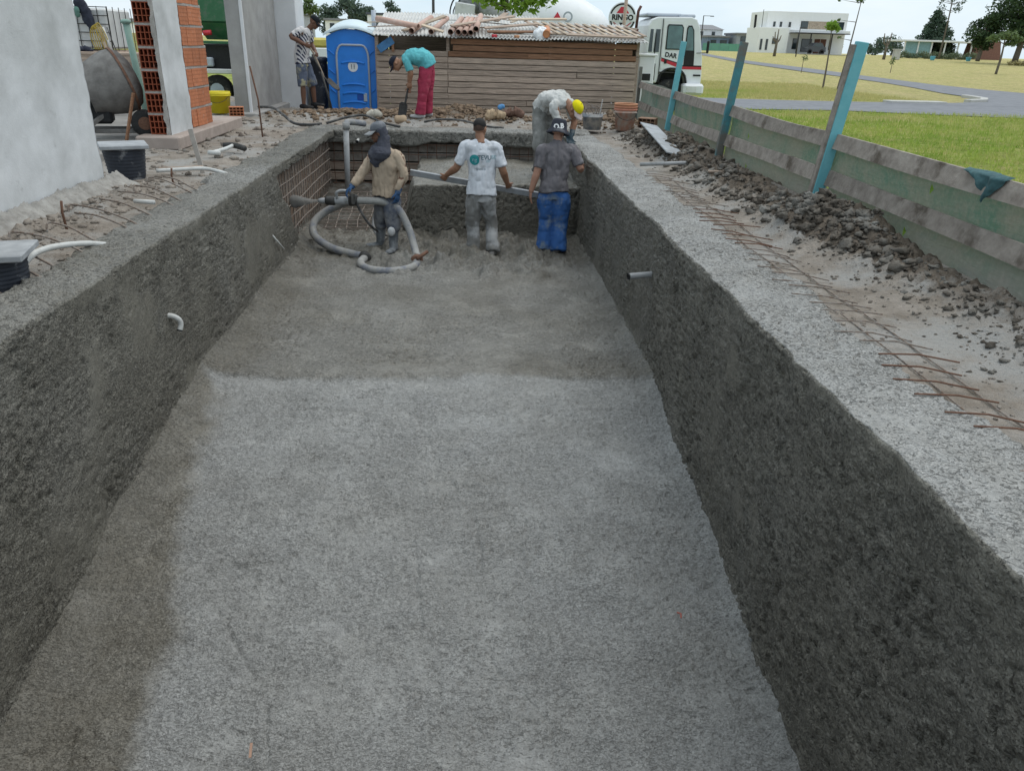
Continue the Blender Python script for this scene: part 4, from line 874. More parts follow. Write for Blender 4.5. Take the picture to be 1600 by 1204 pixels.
# meter box beside the shed
mbx = empty('meter_box', (3.93, 18.2, -.5), 'white electric meter cabinet standing beside the right end of the shed', 'meter box')
MB().box((3.93, 18.2, .30), (.36, .28, 1.7), ch=.02).build('cabinet', WHITE, mbx); MB().box((3.93, 18.2, 1.17), (.44, .36, .05), ch=.012).build('cap', WHITE, mbx); MB().box((3.94, 18.055, .72), (.18, .02, .14), ch=.004).build('meter_window', BLACK, mbx)

# ================================================================== NET FENCE
fx = [(3.13, 1.5), (3.12, 4.0), (3.09, 6.7), (3.07, 9.5), (3.40, 13.4), (3.62, 17.3)]
def fence_x(y):
    return float(np.interp(y, [p[1] for p in fx], [p[0] for p in fx]))
fe = empty('net_fence', (3.1, 7, -.2), 'fence of weathered boards and green net on teal posts along the right bank', 'fence')
def fpost(base_, top_, mat_front, w=.085, d=.045):
    b0, t0 = Vector(base_), Vector(top_); o = MB().bar(b0, t0, w, d, (0, 1, 0), ch=.004).build('post', mat_front, fe); return o
fpost((2.985, 6.62, -.25), (3.175, 6.60, 1.40), TEAL, .095, .06); MB().bar((2.93, 6.63, -.25), (3.115, 6.61, 1.38), .03, .058, (0, 1, 0), ch=.003).build('post_batten', FENCEW, fe)
TEALD = MAT('teal_splashed', (.06, .22, .25), .75, .2, 9, .5, 50, .004, dirt=(.13, .125, .11), dscale=2.6, dlo=.40, dhi=.52)
fpost((2.975, 9.40, -.25), (3.14, 9.38, 1.40), TEALD, .085, .06); MB().bar((3.05, 9.43, -.2), (3.09, 9.43, .6), .03, .03, ch=.003).build('post_batten', WOODP, fe)
fpost((3.31, 13.30, -.25), (3.46, 13.28, 1.42), TEAL, .085, .06)
fpost((3.60, 17.15, -.4), (3.62, 17.15, .95), TEALD, .06, .05)
ys_post = [1.5, 4.1, 6.7, 9.5, 13.4, 17.2]
def rail(z0, z1, y0, y1, zz0, zz1, dx=0.0, seed=0):
    h = .118; n_ = max(2, int((y1 - y0) / .25)); vs_ = []; fs = []
    for i in range(n_ + 1):
        t = i / n_; y = y0 + (y1 - y0) * t; z = zz0 + (zz1 - zz0) * t + .004 * math.sin(5 * t + seed) - .008 * math.sin(math.pi * t); x = fence_x(y) + dx + .006 * math.sin(5 * t + seed * 2) + .01
        hh = h * (1 + .05 * math.sin(9 * t + seed)); ln = .03
        for (sx, sz) in ((-.012, -.5), (-.012, .5), (.012, .5), (.012, -.5)): vs_.append((x + sx + ln * sz, y, z + sz * hh))
    for i in range(n_):
        a = i * 4
        for k in range(4): fs.append((a + k, a + (k + 1) % 4, a + 4 + (k + 1) % 4, a + 4 + k))
    fs += [(0, 1, 2, 3), (n_ * 4 + 3, n_ * 4 + 2, n_ * 4 + 1, n_ * 4)]
    return MB().add(vs_, fs).build('rail', FENCEW, fe)
rail(0, 0, 1.6, 6.66, .60, .635, 0, 1); rail(0, 0, 6.70, 9.46, .63, .665, .01, 2); rail(0, 0, 9.5, 13.36, .66, .615, 0, 3); rail(0, 0, 13.4, 17.2, .615, .60, 0, 4)
rail(0, 0, 1.6, 6.62, .27, .335, -.01, 5); rail(0, 0, 6.66, 9.42, .335, .34, 0, 6); rail(0, 0, 9.46, 13.3, .335, .25, -.01, 7); rail(0, 0, 13.4, 17.2, .25, .22, 0, 8)
rail(0, 0, 1.6, 6.60, -.06, .05, -.02, 9); rail(0, 0, 6.64, 9.40, .05, .06, -.02, 10)
# net behind the rails
def net(y0, y1, sag, seed):
    ys_ = np.arange(y0, y1 + .01, .05); ts = np.linspace(0, 1, 26); Y, T_ = np.meshgrid(ys_, ts, indexing='ij')
    FX = np.interp(Y, [p[1] for p in fx], [p[0] for p in fx]); top_ = .66 + sag * np.sin((Y - y0) / (y1 - y0) * math.pi)
    Z = -.45 + (top_ + .45) * T_; P = np.stack([FX + .045 + .03 * Z, Y, Z], -1)
    P[..., 0] += fbm(P, 2.2, 3, seed, st=(1, 1, .5)) * .035 + .02 * np.sin(P[..., 2] * 9 + Y)
    return grid_obj('net_panel', P, None, NET, None, fe)
net(1.6, 6.66, -.02, 800); net(6.68, 9.45, -.01, 810); net(9.47, 13.35, .0, 820); net(13.37, 17.2, .02, 830)
# torn flap of net hanging over the top rail
u_ = np.linspace(0, 1, 22); v__ = np.linspace(0, 1, 16); Uu, Vv = np.meshgrid(u_, v__, indexing='ij')
wdt = 1 - .82 * Vv ** .8; yc = 4.55; Yf = yc + (Uu - .5 - .25 * Vv) * .44 * wdt - .0
P = np.stack([fence_x(4.6) - .03 - .02 * np.sin(Uu * 9) * (1 - .3 * Vv) + .07 * np.maximum(0, .12 - Vv) / .12, Yf, .685 - .17 * Vv * (1 - .55 * Uu) - .0 * Uu], -1); P[..., 0] += fbm(P, 11, 3, 840) * .03
grid_obj('net_flap', P, None, MAT('net_dark', (.055, .13, .14), .9, .4, 30, .6, 60, .006), None, fe)

# ================================================================== MIXER TRUCK behind the shed
tk = empty('mixer_truck', (4.0, 27, -.6), 'white cement mixer truck with striped cab parked behind the shed', 'truck')
YF = 26.0
# cab: side outline extruded across
out = [(5.62, .30), (5.62, 1.95), (5.70, 2.12), (5.90, 2.20), (6.95, 2.22), (7.12, 2.16), (7.24, 1.95), (7.42, 1.05), (7.46, .55), (7.46, .28), (7.0, .28), (6.93, .52), (6.72, .68), (6.30, .68), (6.08, .52), (6.02, .30)]
def extr(outl, ya, yb, mat, name, par):
    n_ = len(outl); mb = MB(); mb.add([(x, ya, z) for x, z in outl] + [(x, yb, z) for x, z in outl], [tuple(range(n_)), tuple(reversed(range(n_, 2 * n_)))] + [(i, i + n_, (i + 1) % n_ + n_, (i + 1) % n_) for i in range(n_)])
    return mb.build(name, mat, par)
cab = extr(out, YF, YF + 2.2, WHITE, 'cab', tk)
m_ = cab.modifiers.new('b', 'BEVEL'); m_.width = .035; m_.segments = 2
door = extr([(6.10, .72), (6.10, 2.05), (6.16, 2.1), (6.72, 2.1), (6.80, 2.0), (6.80, .72)], YF - .012, YF + .02, WHITE, 'door', tk)
extr([(6.20, 1.28), (6.20, 1.95), (6.24, 2.0), (6.66, 2.0), (6.72, 1.92), (6.74, 1.28)], YF - .026, YF - .01, BLACK, 'window_frame', door)
extr([(6.235, 1.31), (6.235, 1.93), (6.26, 1.965), (6.65, 1.965), (6.69, 1.9), (6.705, 1.31)], YF - .032, YF - .02, GLASST, 'window', door)
MB().box((6.24, YF - .03, .93), (.08, .03, .12), ch=.01).build('handle', BLACK, door)
extr([(6.83, .84), (6.83, 1.9), (6.87, 1.98), (6.98, 1.98), (7.06, 1.85), (7.14, 1.2), (7.16, .84)], YF - .018, YF + .01, BLACK, 'corner_window_frame', tk)
extr([(6.86, 1.27), (6.86, 1.88), (6.89, 1.94), (6.97, 1.94), (7.03, 1.83), (7.10, 1.27)], YF - .024, YF - .01, GLASST, 'corner_window', tk)
for xa, xb in ((5.66, 5.78), (5.83, 6.00)): extr([(xa, 1.2), (xa + .03, 1.85), (xb, 1.85), (xb, 1.2)], YF - .014, YF + .01, GLASS, 'rear_window', tk)
stp = MB(); stp.add([(6.10, YF - .0165, 1.02), (6.10, YF - .0165, .94), (6.8, YF - .0165, .72), (6.8, YF - .0165, .84)], [(0, 1, 2, 3)]); stp.add([(6.80, YF - .006, .80), (6.80, YF - .006, .72), (7.43, YF - .004, .72), (7.42, YF - .004, .80)], [(0, 1, 2, 3)]); stp.build('red_stripe', RED, tk)
stb = MB(); stb.add([(6.10, YF - .0175, 1.05), (6.10, YF - .0175, 1.02), (6.8, YF - .0175, .84), (6.8, YF - .0175, .87)], [(0, 1, 2, 3)]); stb.add([(6.80, YF - .0065, .84), (6.80, YF - .0065, .80), (7.42, YF - .0045, .80), (7.42, YF - .0045, .84)], [(0, 1, 2, 3)]); stb.build('black_stripe', BLACK, tk)
mesh_obj('door_lettering', text_mesh('DAR O', .19, (6.50, YF - .020, 1.10), (1, 0, -.12), (.12, 0, 1), .006, .001), BLACK, tk)
MB().box((7.18, YF - .03, .14), (.66, .5, .34), ch=.07).build('bumper', WHITE, tk); MB().box((7.1, YF - .285, .14), (.34, .02, .2), ch=.01).build('headlamp', WHITED, tk)
arc_ = MB().tube([(6.06, YF - .01, .30), (6.12, YF - .01, .55), (6.30, YF - .01, .70), (6.50, YF - .01, .73), (6.72, YF - .01, .70), (6.90, YF - .01, .54), (6.97, YF - .01, .30)], .035, 8, sub=4).build('wheel_arch', BLACK, tk, True); MB().box((6.06, YF - .02, 1.3), (.018, .02, 1.7)).build('door_seam', BLACK, tk); MB().box((6.46, YF - .03, .62), (.8, .05, .03)).build('step', STEEL, tk); MB().box((7.3, YF - .008, .55), (.24, .02, .05), ch=.004).build('vent', BLACK, tk); MB().tube([(5.86, YF - .02, .75), (5.86, YF - .06, .8), (5.86, YF - .06, 1.7), (5.86, YF - .02, 1.75)], .014, 6).build('grab_rail', BLACK, tk); MB().box((5.78, YF - .03, .62), (.3, .06, .5), ch=.02).build('air_intake', BLACK, tk); MB().box((7.52, YF - .12, 1.38), (.08, .05, .36), ch=.02).build('mirror', BLACK, tk); MB().bar((7.2, YF - .05, 1.2), (7.5, YF - .12, 1.22), .02, .02).build('mirror_arm', BLACK, tk)
MB().box((6.15, YF + 1.1, 2.27), (1.1, 1.6, .09), ch=.03).build('roof_hatch', GREYT, tk); MB().box((6.85, YF + 1.1, 2.25), (.5, 1.9, .10), ch=.03).build('sun_visor', GREYT, tk)
MB().tube([(5.28, YF + .4, .9), (5.30, YF + .4, 1.85)], .085, 12).tube([(5.30, YF + .4, 1.85), (5.33, YF + .4, 2.35), (5.40, YF + .4, 2.5)], .045, 10).build('exhaust_stack', MAT('stack_brown', (.13, .05, .04), .7), tk, True)
MB().box((5.55, YF + .15, .9), (.12, .3, .5), ch=.03).build('air_filter', BLACK, tk); MB().box((2.4, YF + 1.1, .35), (7.2, .9, .28), ch=.02).build('chassis', BLACK, tk); MB().box((6.45, YF + 1.25, .35), (1.5, 1.6, .7), ch=.02).build('engine_bay', BLACK, tk); MB().box((2.6, YF + .5, .1), (6.4, .1, .5), ch=.02).build('side_skirt', BLACK, tk)
for x in (6.48, 2.3, .95):
    w_ = MB().lathe([(.26, -.15), (.46, -.16), (.51, -.11), (.51, .11), (.46, .16), (.26, .15)], (x, YF + .2, -.08), 28, Matrix.Rotation(R(90), 3, 'X')).build('wheel', RUBBER, tk, True)
    MB().lathe([(.04, -.12), (.12, -.17), (.25, -.12), (.25, .12), (.04, .12)], (x, YF + .2, -.08), 18, Matrix.Rotation(R(-90), 3, 'X')).build('rim', WHITED, w_)
dax = Vector((-.965, 0, .26)).normalized(); dq = dax.to_track_quat('Z', 'Y').to_matrix()
MB().lathe([(.1, -1.7), (.55, -1.7), (.95, -1.1), (1.12, -.3), (1.10, .5), (.8, 1.35), (.45, 2.0), (.44, 2.1)], (2.95, YF + 1.2, 1.75), 40, dq).build('drum', WHITE, tk, True)
dm_ = MB()
for k in range(2): dm_.add([(2.62, YF + .07, 2.05), (2.88, YF + .06, 2.05), (2.76, YF + .10, 2.25)], [(0, 1, 2)]) if k == 0 else None
dm_.build('drum_mark', RED, tk)
MB().lathe([(.10, 0), (.15, 0), (.15, .01), (.10, .01)], (3.08, YF + .06, 2.12), 20, Matrix.Rotation(R(90), 3, 'X'), False).build('drum_emblem', GREYT, tk)
# round badge
bc = Vector((4.76, YF - .02, 2.14)); bq = Matrix.Rotation(R(90), 3, 'X')
bg = MB().lathe([(.001, 0), (.43, 0), (.43, .03), (.001, .03)], bc, 36, bq).build('badge', WHITE, tk)
MB().lathe([(.355, .033), (.40, .033), (.40, .038), (.355, .038), (.355, .033)], bc, 40, bq, False).build('badge_ring', BLACK, bg)
MB().box(bc + Vector((0, -.036, .0)), (.80, .02, .20)).build('badge_band', WHITE, bg)
tmp = text_mesh('RINGO', .21, bc + Vector((0, -.050, 0)), (1, 0, 0), (0, 0, 1), .010, .001); mesh_obj('badge_lettering', tmp, BLACK, bg)
MB().add([(bc.x - .20, bc.y - .04, bc.z + .12), (bc.x + .20, bc.y - .04, bc.z + .12), (bc.x + .12, bc.y - .04, bc.z + .22), (bc.x + .07, bc.y - .04, bc.z + .30), (bc.x - .07, bc.y - .04, bc.z + .30), (bc.x - .12, bc.y - .04, bc.z + .22)], [(0, 1, 2, 3, 4, 5)]).build('badge_emblem', RED, bg)
MB().add([(bc.x - .10, bc.y - .04, bc.z - .14), (bc.x, bc.y - .04, bc.z - .26), (bc.x + .10, bc.y - .04, bc.z - .14)], [(0, 1, 2)]).build('badge_point', BLACK, bg)
MB().add([(bc.x - .30, bc.y - .04, bc.z - .13), (bc.x, bc.y - .04, bc.z - .38), (bc.x + .30, bc.y - .04, bc.z - .13), (bc.x + .25, bc.y - .04, bc.z - .13), (bc.x, bc.y - .04, bc.z - .32), (bc.x - .25, bc.y - .04, bc.z - .13)], [(0, 1, 4, 5), (1, 2, 3, 4)]).build('badge_chevron', MAT('chevron_rose', (.5, .12, .12), .6), bg)
# hopper and chute at the rear
hp = MB(); hp.add([(-.45, YF + .6, 3.0), (.75, YF + .6, 3.0), (.75, YF + 1.8, 3.0), (-.45, YF + 1.8, 3.0), (-.1, YF + .8, 1.9), (.35, YF + .8, 1.9), (.35, YF + 1.6, 1.9), (-.1, YF + 1.6, 1.9)], [(0, 4, 5, 1), (1, 5, 6, 2), (2, 6, 7, 3), (3, 7, 4, 0)]); hp.build('hopper', PVCG, tk)
MB().box((-.12, YF + .5, 2.02), (.62, .5, .8), Matrix.Rotation(.12, 3, 'Y'), ch=.03).build('control_box', WHITED, tk)
MB().tube([(.55, YF + .55, 3.1), (.62, YF + .5, 2.3), (.95, YF + .3, 1.8)], [.28, .30, .25], 14).build('chute', PVCG, tk, True)
MB().tube([(-.5, YF + .3, 1.7), (-.55, YF + .3, 2.2), (-.35, YF + .3, 2.6), (.1, YF + .3, 2.75)], .025, 6, sub=4).tube([(-.42, YF + .35, 1.7), (-.45, YF + .35, 2.2), (-.2, YF + .35, 2.55)], .02, 6, sub=4).build('hoses', BLACK, tk, True)
WHL = None
tag(MB().tube([(4.52, 24.6, -.6), (4.60, 24.6, 3.2)], .05, 10).build('timber_pole', WOODG, None, True), 'plain grey pole rising in front of the round truck badge', 'pole')

# ================================================================== BACKGROUND
def leaves(clumps, n, size, seed, flat=0.0):
    g = np.random.default_rng(seed); tot = sum(c[3] ** 2 for c in clumps); out = []
    for (x, y, z, r, *sq) in clumps:
        k = max(6, int(n * r * r / tot)); d = g.normal(size=(k, 3)); d /= np.linalg.norm(d, axis=1)[:, None]
        rad = r * g.random(k) ** .45 * (1 + .35 * fbm(d * 1.0 + x, 1.6, 2, seed))
        p = d * rad[:, None] * np.array([1, 1, sq[0] if sq else .85]) + [x, y, z]
        a = g.normal(size=(k, 3)); a /= np.linalg.norm(a, axis=1)[:, None]; b_ = np.cross(a, g.normal(size=(k, 3))); b_ /= np.linalg.norm(b_, axis=1)[:, None]
        s_ = size * g.uniform(.6, 1.4, k)[:, None]
        out.append(np.stack([p - a * s_, p + b_ * s_ * .5, p + a * s_, p - b_ * s_ * .5], 1))
    return np.concatenate(out).reshape(-1, 3)
def tree(name, label, base_, h, tr, clumps, n, size, mat, seed, group='trees beyond the site', lean=(0, 0), cat='tree'):
    e = empty(name, base_, label, cat, group); bx__, by__, bz_ = base_
    tp = Vector((bx__ + lean[0], by__ + lean[1], bz_ + h)); b0 = Vector(base_) - Vector((0, 0, .1)); mb = MB(); mid = b0.lerp(tp, .5) + Vector((tr * .8, 0, 0))
    mb.tube([b0, mid, tp], [tr, tr * .75, tr * .35], 8, sub=4)
    for (x, y, z, r, *_) in clumps[:14]:
        zz = min(max(z - bz_ - r * .6, h * .3), h * .95) / h; s_ = b0.lerp(tp, zz); mb.tube([s_, s_.lerp(Vector((x, y, z)), .5) + Vector((0, 0, -.1 * r)), (x, y, z)], [tr * .4, tr * .22, tr * .1], 6)
    mb.build('trunk', BARK, e, True)
    tri_soup('crown', leaves(clumps, n, size, seed), 4, mat, e); return e
def rclumps(cx, cy, z0, z1, rad, k, seed, r0=.35, r1=.6):
    g = random.Random(seed); o = []
    for i in range(k):
        a = g.uniform(0, 6.28); rr = rad * g.random() ** .5 * .8; z = g.uniform(z0 + rad * .2, z1 - rad * .3); w = 1 - abs((z - z0) / (z1 - z0) * 2 - .9) * .45
        o.append((cx + rr * math.cos(a) * w, cy + rr * math.sin(a) * w, z, rad * g.uniform(r0, r1)))
    return o
# young tree behind the shed, leaves hanging into the top of the picture
cl_ = [(.45, 23, 2.45, .34), (.9, 23.2, 2.35, .30), (1.35, 23, 2.32, .36), (1.75, 23.1, 2.42, .38), (2.1, 23.0, 2.55, .34), (.65, 23, 2.62, .3), (1.25, 23, 3.0, .5), (2.3, 23, 2.85, .4), (.85, 22.9, 3.2, .5), (1.7, 23, 3.3, .6)]
tree('young_tree', 'bright green young tree whose leaves hang above the shed roof', (.62, 23, -.5), 3.6, .045, cl_, 2100, .085, LEAF_B, 21, lean=(.5, 0))
# saplings by the road
tree('sapling', 'thin leaning sapling with a leafy tip nearest the road junction', (21.0, 45.6, -.6), 4.7, .055, [(21.4, 45.6, 4.1, .28), (21.25, 45.6, 4.5, .35), (20.6, 45.6, 2.1, .10), (20.4, 45.6, 3.0, .10), (22.0, 45.6, 4.6, .12), (20.2, 45.6, 4.0, .08)], 330, .085, LEAF_M, 22, 'saplings by the road', (.45, 0))
e = tree('sapling', 'short staked sapling with round yellow-green top beside the leaning sapling', (20.55, 46.5, -.6), 3.2, .06, [(20.44, 46.5, 2.75, .30), (20.3, 46.5, 2.65, .2), (20.7, 46.5, 2.6, .22)], 300, .10, LEAF_B, 23, 'saplings by the road', (-.1, 0))
tree('sapling', 'tiny thin sapling standing before the white house', (25.9, 63, -.15), 1.4, .03, [(25.95, 63, 1.0, .3), (26.1, 63, .8, .2)], 60, .07, LEAF_M, 24, 'saplings by the road')
tree('sapling', 'tiny sapling alone in the dry grass right of the teal post', (35.1, 67, -.05), 1.2, .03, [(35.1, 67, .8, .28), (35.2, 67, 1.05, .22)], 70, .07, LEAF_M, 25, 'saplings by the road')
for bx__, by__, tips, lab in ((51.2, 100, [(-.5, 2.9), (.4, 3.0), (.0, 2.4)], 'bare cut-back tree trunk standing left of the conifer'), (37.4, 100, [(-.3, 2.7), (.5, 2.3), (.1, 3.0), (-.5, 2.2)], 'bare pruned tree standing before the white house')):
    e = empty('bare_tree', (bx__, by__, .8), lab, 'tree', 'bare trees'); mb = MB().tube([(bx__, by__, .7), (bx__ + .05, by__, 1.8), (bx__ + .1, by__, 2.6)], [.2, .16, .13], 8)
    for dx, dz in tips: mb.tube([(bx__ + .08, by__, 2.3), (bx__ + dx * .7, by__, 2.6), (bx__ + dx, by__, .8 + dz)], [.12, .09, .05], 6)
    mb.build('trunk', BARK, e, True)
# conifer
cb = (66.3, 115, 1.0); e = empty('conifer', cb, 'dark pointed conifer standing alone behind the hedge at right', 'tree', 'trees beyond the site')
MB().tube([(66.3, 115, .8), (66.2, 115, 7.0)], [.22, .05], 8).build('trunk', BARK, e)
cl_ = []
for i in range(46):
    t_ = i / 45; z = 1.7 + 5.3 * t_; rr = 3.1 * (1 - t_) ** .75 * random.uniform(.5, 1.0); a = i * 2.4; cl_.append((66.0 + rr * math.cos(a) - .6 * t_, 115 + rr * math.sin(a), z - .15 * rr, .40 + .75 * (1 - t_)))
tri_soup('crown', leaves(cl_, 8200, .19, 31), 4, LEAF_C, e)
# big dark trees at the right edge
tree('dark_tree', 'tall dark tree filling the top right corner', (64.6, 95, 1.0), 7.5, .35, rclumps(64.8, 95, 3.0, 10.5, 3.6, 26, 41), 9000, .19, LEAF_D, 41)
tree('dark_tree', 'lower dark tree at the right edge, left of the tallest one', (61.3, 97, 1.0), 5.0, .25, rclumps(61.2, 97, 1.9, 6.6, 2.1, 16, 42), 3600, .17, LEAF_D, 42)
tree('bare_topped_tree', 'thin half-bare tree top showing above the dark trees', (60.5, 104, 1.1), 8.2, .12, rclumps(60.4, 104, 6.0, 10.2, 2.2, 12, 43, .15, .3), 500, .12, LEAF_F, 43)
tree('small_tree', 'small flat-topped light green tree before the dark trees', (46.2, 70, .1), 2.9, .11, [(45.4, 70, 2.9, .7, .5), (46.4, 70, 3.1, .75, .5), (47.2, 70, 2.85, .6, .5), (46.8, 70, 2.5, .5, .5)], 900, .13, LEAF_M, 44)
# far trees left
tree('far_tree', 'round-headed tree above the concrete column shoulder', (-14.7, 80, .3), 3.2, .13, [(-14.7, 80, 3.9, .75), (-15.2, 80, 3.7, .5), (-14.15, 80, 3.7, .5), (-14.7, 80, 4.5, .45)], 900, .13, LEAF_M, 45)
for k, (x, z1, rad, lab) in enumerate(((-30.5, 8.9, 2.6, 'leftmost of the grey-green far trees above the blue toilet'), (-26.3, 9.9, 3.2, 'tallest of the grey-green far trees above the blue toilet'), (-22.6, 8.4, 2.6, 'rightmost grey-green far tree above the toilet roof'), (-17.0, 9.6, 2.4, 'far tree behind the dark flat roof left of the shed'))):
    tree('far_tree', lab, (x, 190, 1.15), 5.0, .4, rclumps(x, 190, 2.2, z1, rad, 18, 50 + k), 2600, .3, LEAF_F, 50 + k)
for k, (x, y, z1, rad) in enumerate(((78, 190, 5.0, 2.5), (86, 195, 5.6, 2.8), (95, 190, 5.0, 2.6), (104, 200, 5.5, 3.0), (113, 195, 5.0, 2.6), (70, 200, 4.6, 2.2))):
    tree('far_tree', ORD[k] + ' of the hazy low trees behind the right-hand field, from the white house', (x, y, 1.15), 3, .25, rclumps(x, y, 1.3, z1, rad, 10, 60 + k), 900, .3, LEAF_F, 60 + k)
hg = [(57.5 + i * .62, 108 + .3 * math.sin(i), 1.35 + .2 * math.sin(i * 1.7), .55) for i in range(17)]
tree('hedge', 'grey-green clipped hedge in front of the glass pavilion', (62.5, 108, .9), .5, .05, hg, 4200, .09, LEAF_H, 70, 'hedges', cat='hedge')
tree('tall_grass', 'clump of pale tall grass right of the hedge', (63.5, 92, .7), .4, .03, [(63.0, 92, .85, .5, .5), (64.0, 92, .85, .55, .5), (62.2, 92, .8, .4, .5)], 500, .12, MAT('straw', (.42, .36, .17), .9), 71, 'hedges', cat='grass')
# white house
HZ = 1.1; wh = empty('white_house', (48, 118, HZ), 'large white two-storey modern house with wood-panelled window band', 'house')
HW = MAT('house_white', (.80, .80, .79), .8, .04, 3, .05)
MB().box((48.2, 121.5, (HZ + 6.55) / 2), (11.7, 7, 6.55 - HZ), ch=.03).build('wall', HW, wh)
MB().box((42.8, 118.4, (HZ + 4.4) / 2), (4.3, 5.2, 4.4 - HZ), ch=.03).build('side_wing', HW, wh)
MB().box((49.9, 117.6, 4.02), (8.2, 2.4, .42), ch=.03).build('balcony_slab', HW, wh); MB().box((49.2, 115.4, 3.78), (7.7, 2.4, .12), ch=.02).build('carport_beam', STEEL, wh)
for x in (45.8, 47.6, 50.6): MB().box((x, 114.4, 2.4), (.14, .14, 2.7)).build('carport_column', STEEL, wh)
def win(x0, x1, z0, z1, y, mat=GLASS, nm='window'):
    w_ = MB().box(((x0 + x1) / 2, y, (z0 + z1) / 2), (x1 - x0, .1, z1 - z0), ch=.01).build(nm, STEEL, wh); MB().box(((x0 + x1) / 2, y - .052, (z0 + z1) / 2), (x1 - x0 - .12, .03, z1 - z0 - .12)).build('pane', mat, w_)
win(47.3, 48.4, 4.38, 5.38, 117.98); win(52.1, 53.6, 4.38, 5.38, 117.98)
wp = MB()
for i in range(16): wp.box((48.45 + i * .23, 117.96, 4.88), (.20, .08, 1.0), ch=.01)
wp.build('wood_screen', WOODP, wh)
for x in (43.3, 44.25, 45.55): win(x, x + .32, 4.55, 5.2, 117.98)
win(42.7, 43.5, 2.3, 3.0, 115.78); win(41.0, 41.3, 1.5, 2.9, 115.78); win(41.8, 42.1, 1.5, 2.9, 115.78)
win(46.5, 47.2, 1.7, 3.1, 117.98); win(47.8, 49.3, 1.4, 3.1, 117.98); win(51.9, 52.2, 1.7, 3.0, 117.98)
DOORB = MAT('door_brown', (.16, .06, .035), .6)
for x in (50.1, 51.0): d_ = MB().box((x, 117.97, 2.15), (.8, .1, 1.9), ch=.01).build('door', DOORB, wh); MB().box((x + .3, 117.9, 2.1), (.05, .05, .4)).build('handle', STEEL, d_)
MB().tube([(40.7, 118, 4.3), (40.65, 118, 6.0)], .16, 10).build('chimney_flue', BLACK, wh); MB().tube([(41.7, 118, 4.3), (41.65, 118, 6.7)], .04, 6).build('mast', STEEL, wh)
MB().box((49.5, 114.5, HZ + .03), (8.5, 6.5, .06)).build('driveway', KERB, wh)
# car under the carport
cr_ = empty('parked_car', (47.9, 113.5, HZ), 'dark pick-up parked under the carport of the white house', 'car')
def extr2(outl, ya, yb, mat, name, par):
    n_ = len(outl); mb = MB(); mb.add([(x, ya, z) for x, z in outl] + [(x, yb, z) for x, z in outl], [tuple(range(n_)), tuple(reversed(range(n_, 2 * n_)))] + [(i, i + n_, (i + 1) % n_ + n_, (i + 1) % n_) for i in range(n_)]); return mb.build(name, mat, par)
CARP = MAT('car_dark', (.06, .065, .075), .35, .1, 3, 0, spec=.6)
extr2([(46.5, 1.45), (46.5, 1.95), (46.7, 2.0), (47.3, 2.08), (47.7, 2.55), (48.6, 2.6), (49.0, 2.1), (49.25, 2.0), (49.3, 1.45)], 112.7, 114.4, CARP, 'body', cr_)
extr2([(47.4, 2.1), (47.75, 2.48), (48.5, 2.52), (48.85, 2.1)], 112.68, 112.72, GLASS, 'window', cr_)
for x in (47.05, 48.75):
    w_ = MB().lathe([(.16, -.1), (.33, -.1), (.33, .1), (.16, .1)], (x, 112.75, 1.45), 16, Matrix.Rotation(R(90), 3, 'X')).build('wheel', RUBBER, cr_); MB().lathe([(.02, -.11), (.17, -.105), (.17, .1), (.02, .1)], (x, 112.75, 1.45), 12, Matrix.Rotation(R(90), 3, 'X')).build('rim', GREYT, w_)
# other houses
def simple_house(name, label, x0, x1, y, z1, mat, roofmat, wins, hip=.0, dep=8):
    e = empty(name, ((x0 + x1) / 2, y, 1.1), label, 'house', 'far houses'); MB().box(((x0 + x1) / 2, y + dep / 2, (1.1 + z1) / 2), (x1 - x0, dep, z1 - 1.1), ch=.03).build('wall', mat, e)
    if hip > 0:
        a, b_ = x0 - .3, x1 + .3; MB().add([(a, y - .3, z1), (b_, y - .3, z1), (b_, y + dep + .3, z1), (a, y + dep + .3, z1), (a + 1.6, y + dep / 2, z1 + hip), (b_ - 1.6, y + dep / 2, z1 + hip)], [(0, 1, 5, 4), (1, 2, 5), (2, 3, 4, 5), (3, 0, 4)]).build('roof', roofmat, e)
    else: MB().box(((x0 + x1) / 2, y + dep / 2, z1 + .18), (x1 - x0 + .5, dep + .6, .36), ch=.03).build('roof', roofmat, e)
    for (a, b_, c_, d_) in wins:
        w_ = MB().box(((a + b_) / 2, y - .02, (c_ + d_) / 2), (b_ - a, .1, d_ - c_)).build('window', STEEL, e); MB().box(((a + b_) / 2, y - .075, (c_ + d_) / 2), (b_ - a - .2, .04, d_ - c_ - .2)).build('pane', GLASS, w_)
    return e
ROOFG = MAT('roof_grey', (.24, .24, .25), .8); HGREY = MAT('house_grey', (.30, .32, .35), .8, .15, 2)
simple_house('far_house', 'white house with grey hip roof right behind the truck cab', 48.8, 55.2, 180, 5.3, HW, ROOFG, [(50.2, 50.9, 4.0, 4.9), (52.8, 53.5, 4.0, 4.9), (53.4, 54.1, 2.6, 3.2)], 1.0)
simple_house('far_house', 'long low white house right of the hip-roofed one', 55.6, 60.5, 186, 3.9, HW, HW, [(57, 58, 2.2, 3.2)])
simple_house('far_house', 'dark grey flat-roofed house left of the large white house', 55.2, 60.0, 170, 4.3, HGREY, ROOFG, [(56, 57.6, 3.0, 4.0), (58.2, 59.6, 1.5, 2.6)])
simple_house('far_house', 'grey and blue low house behind the green fence', 49.8, 54.2, 172, 3.7, MAT('house_blue', (.18, .24, .34), .8, .3, 1.2), ROOFG, [(50.4, 51.6, 2.4, 3.2), (52.4, 53.8, 2.4, 3.2)])
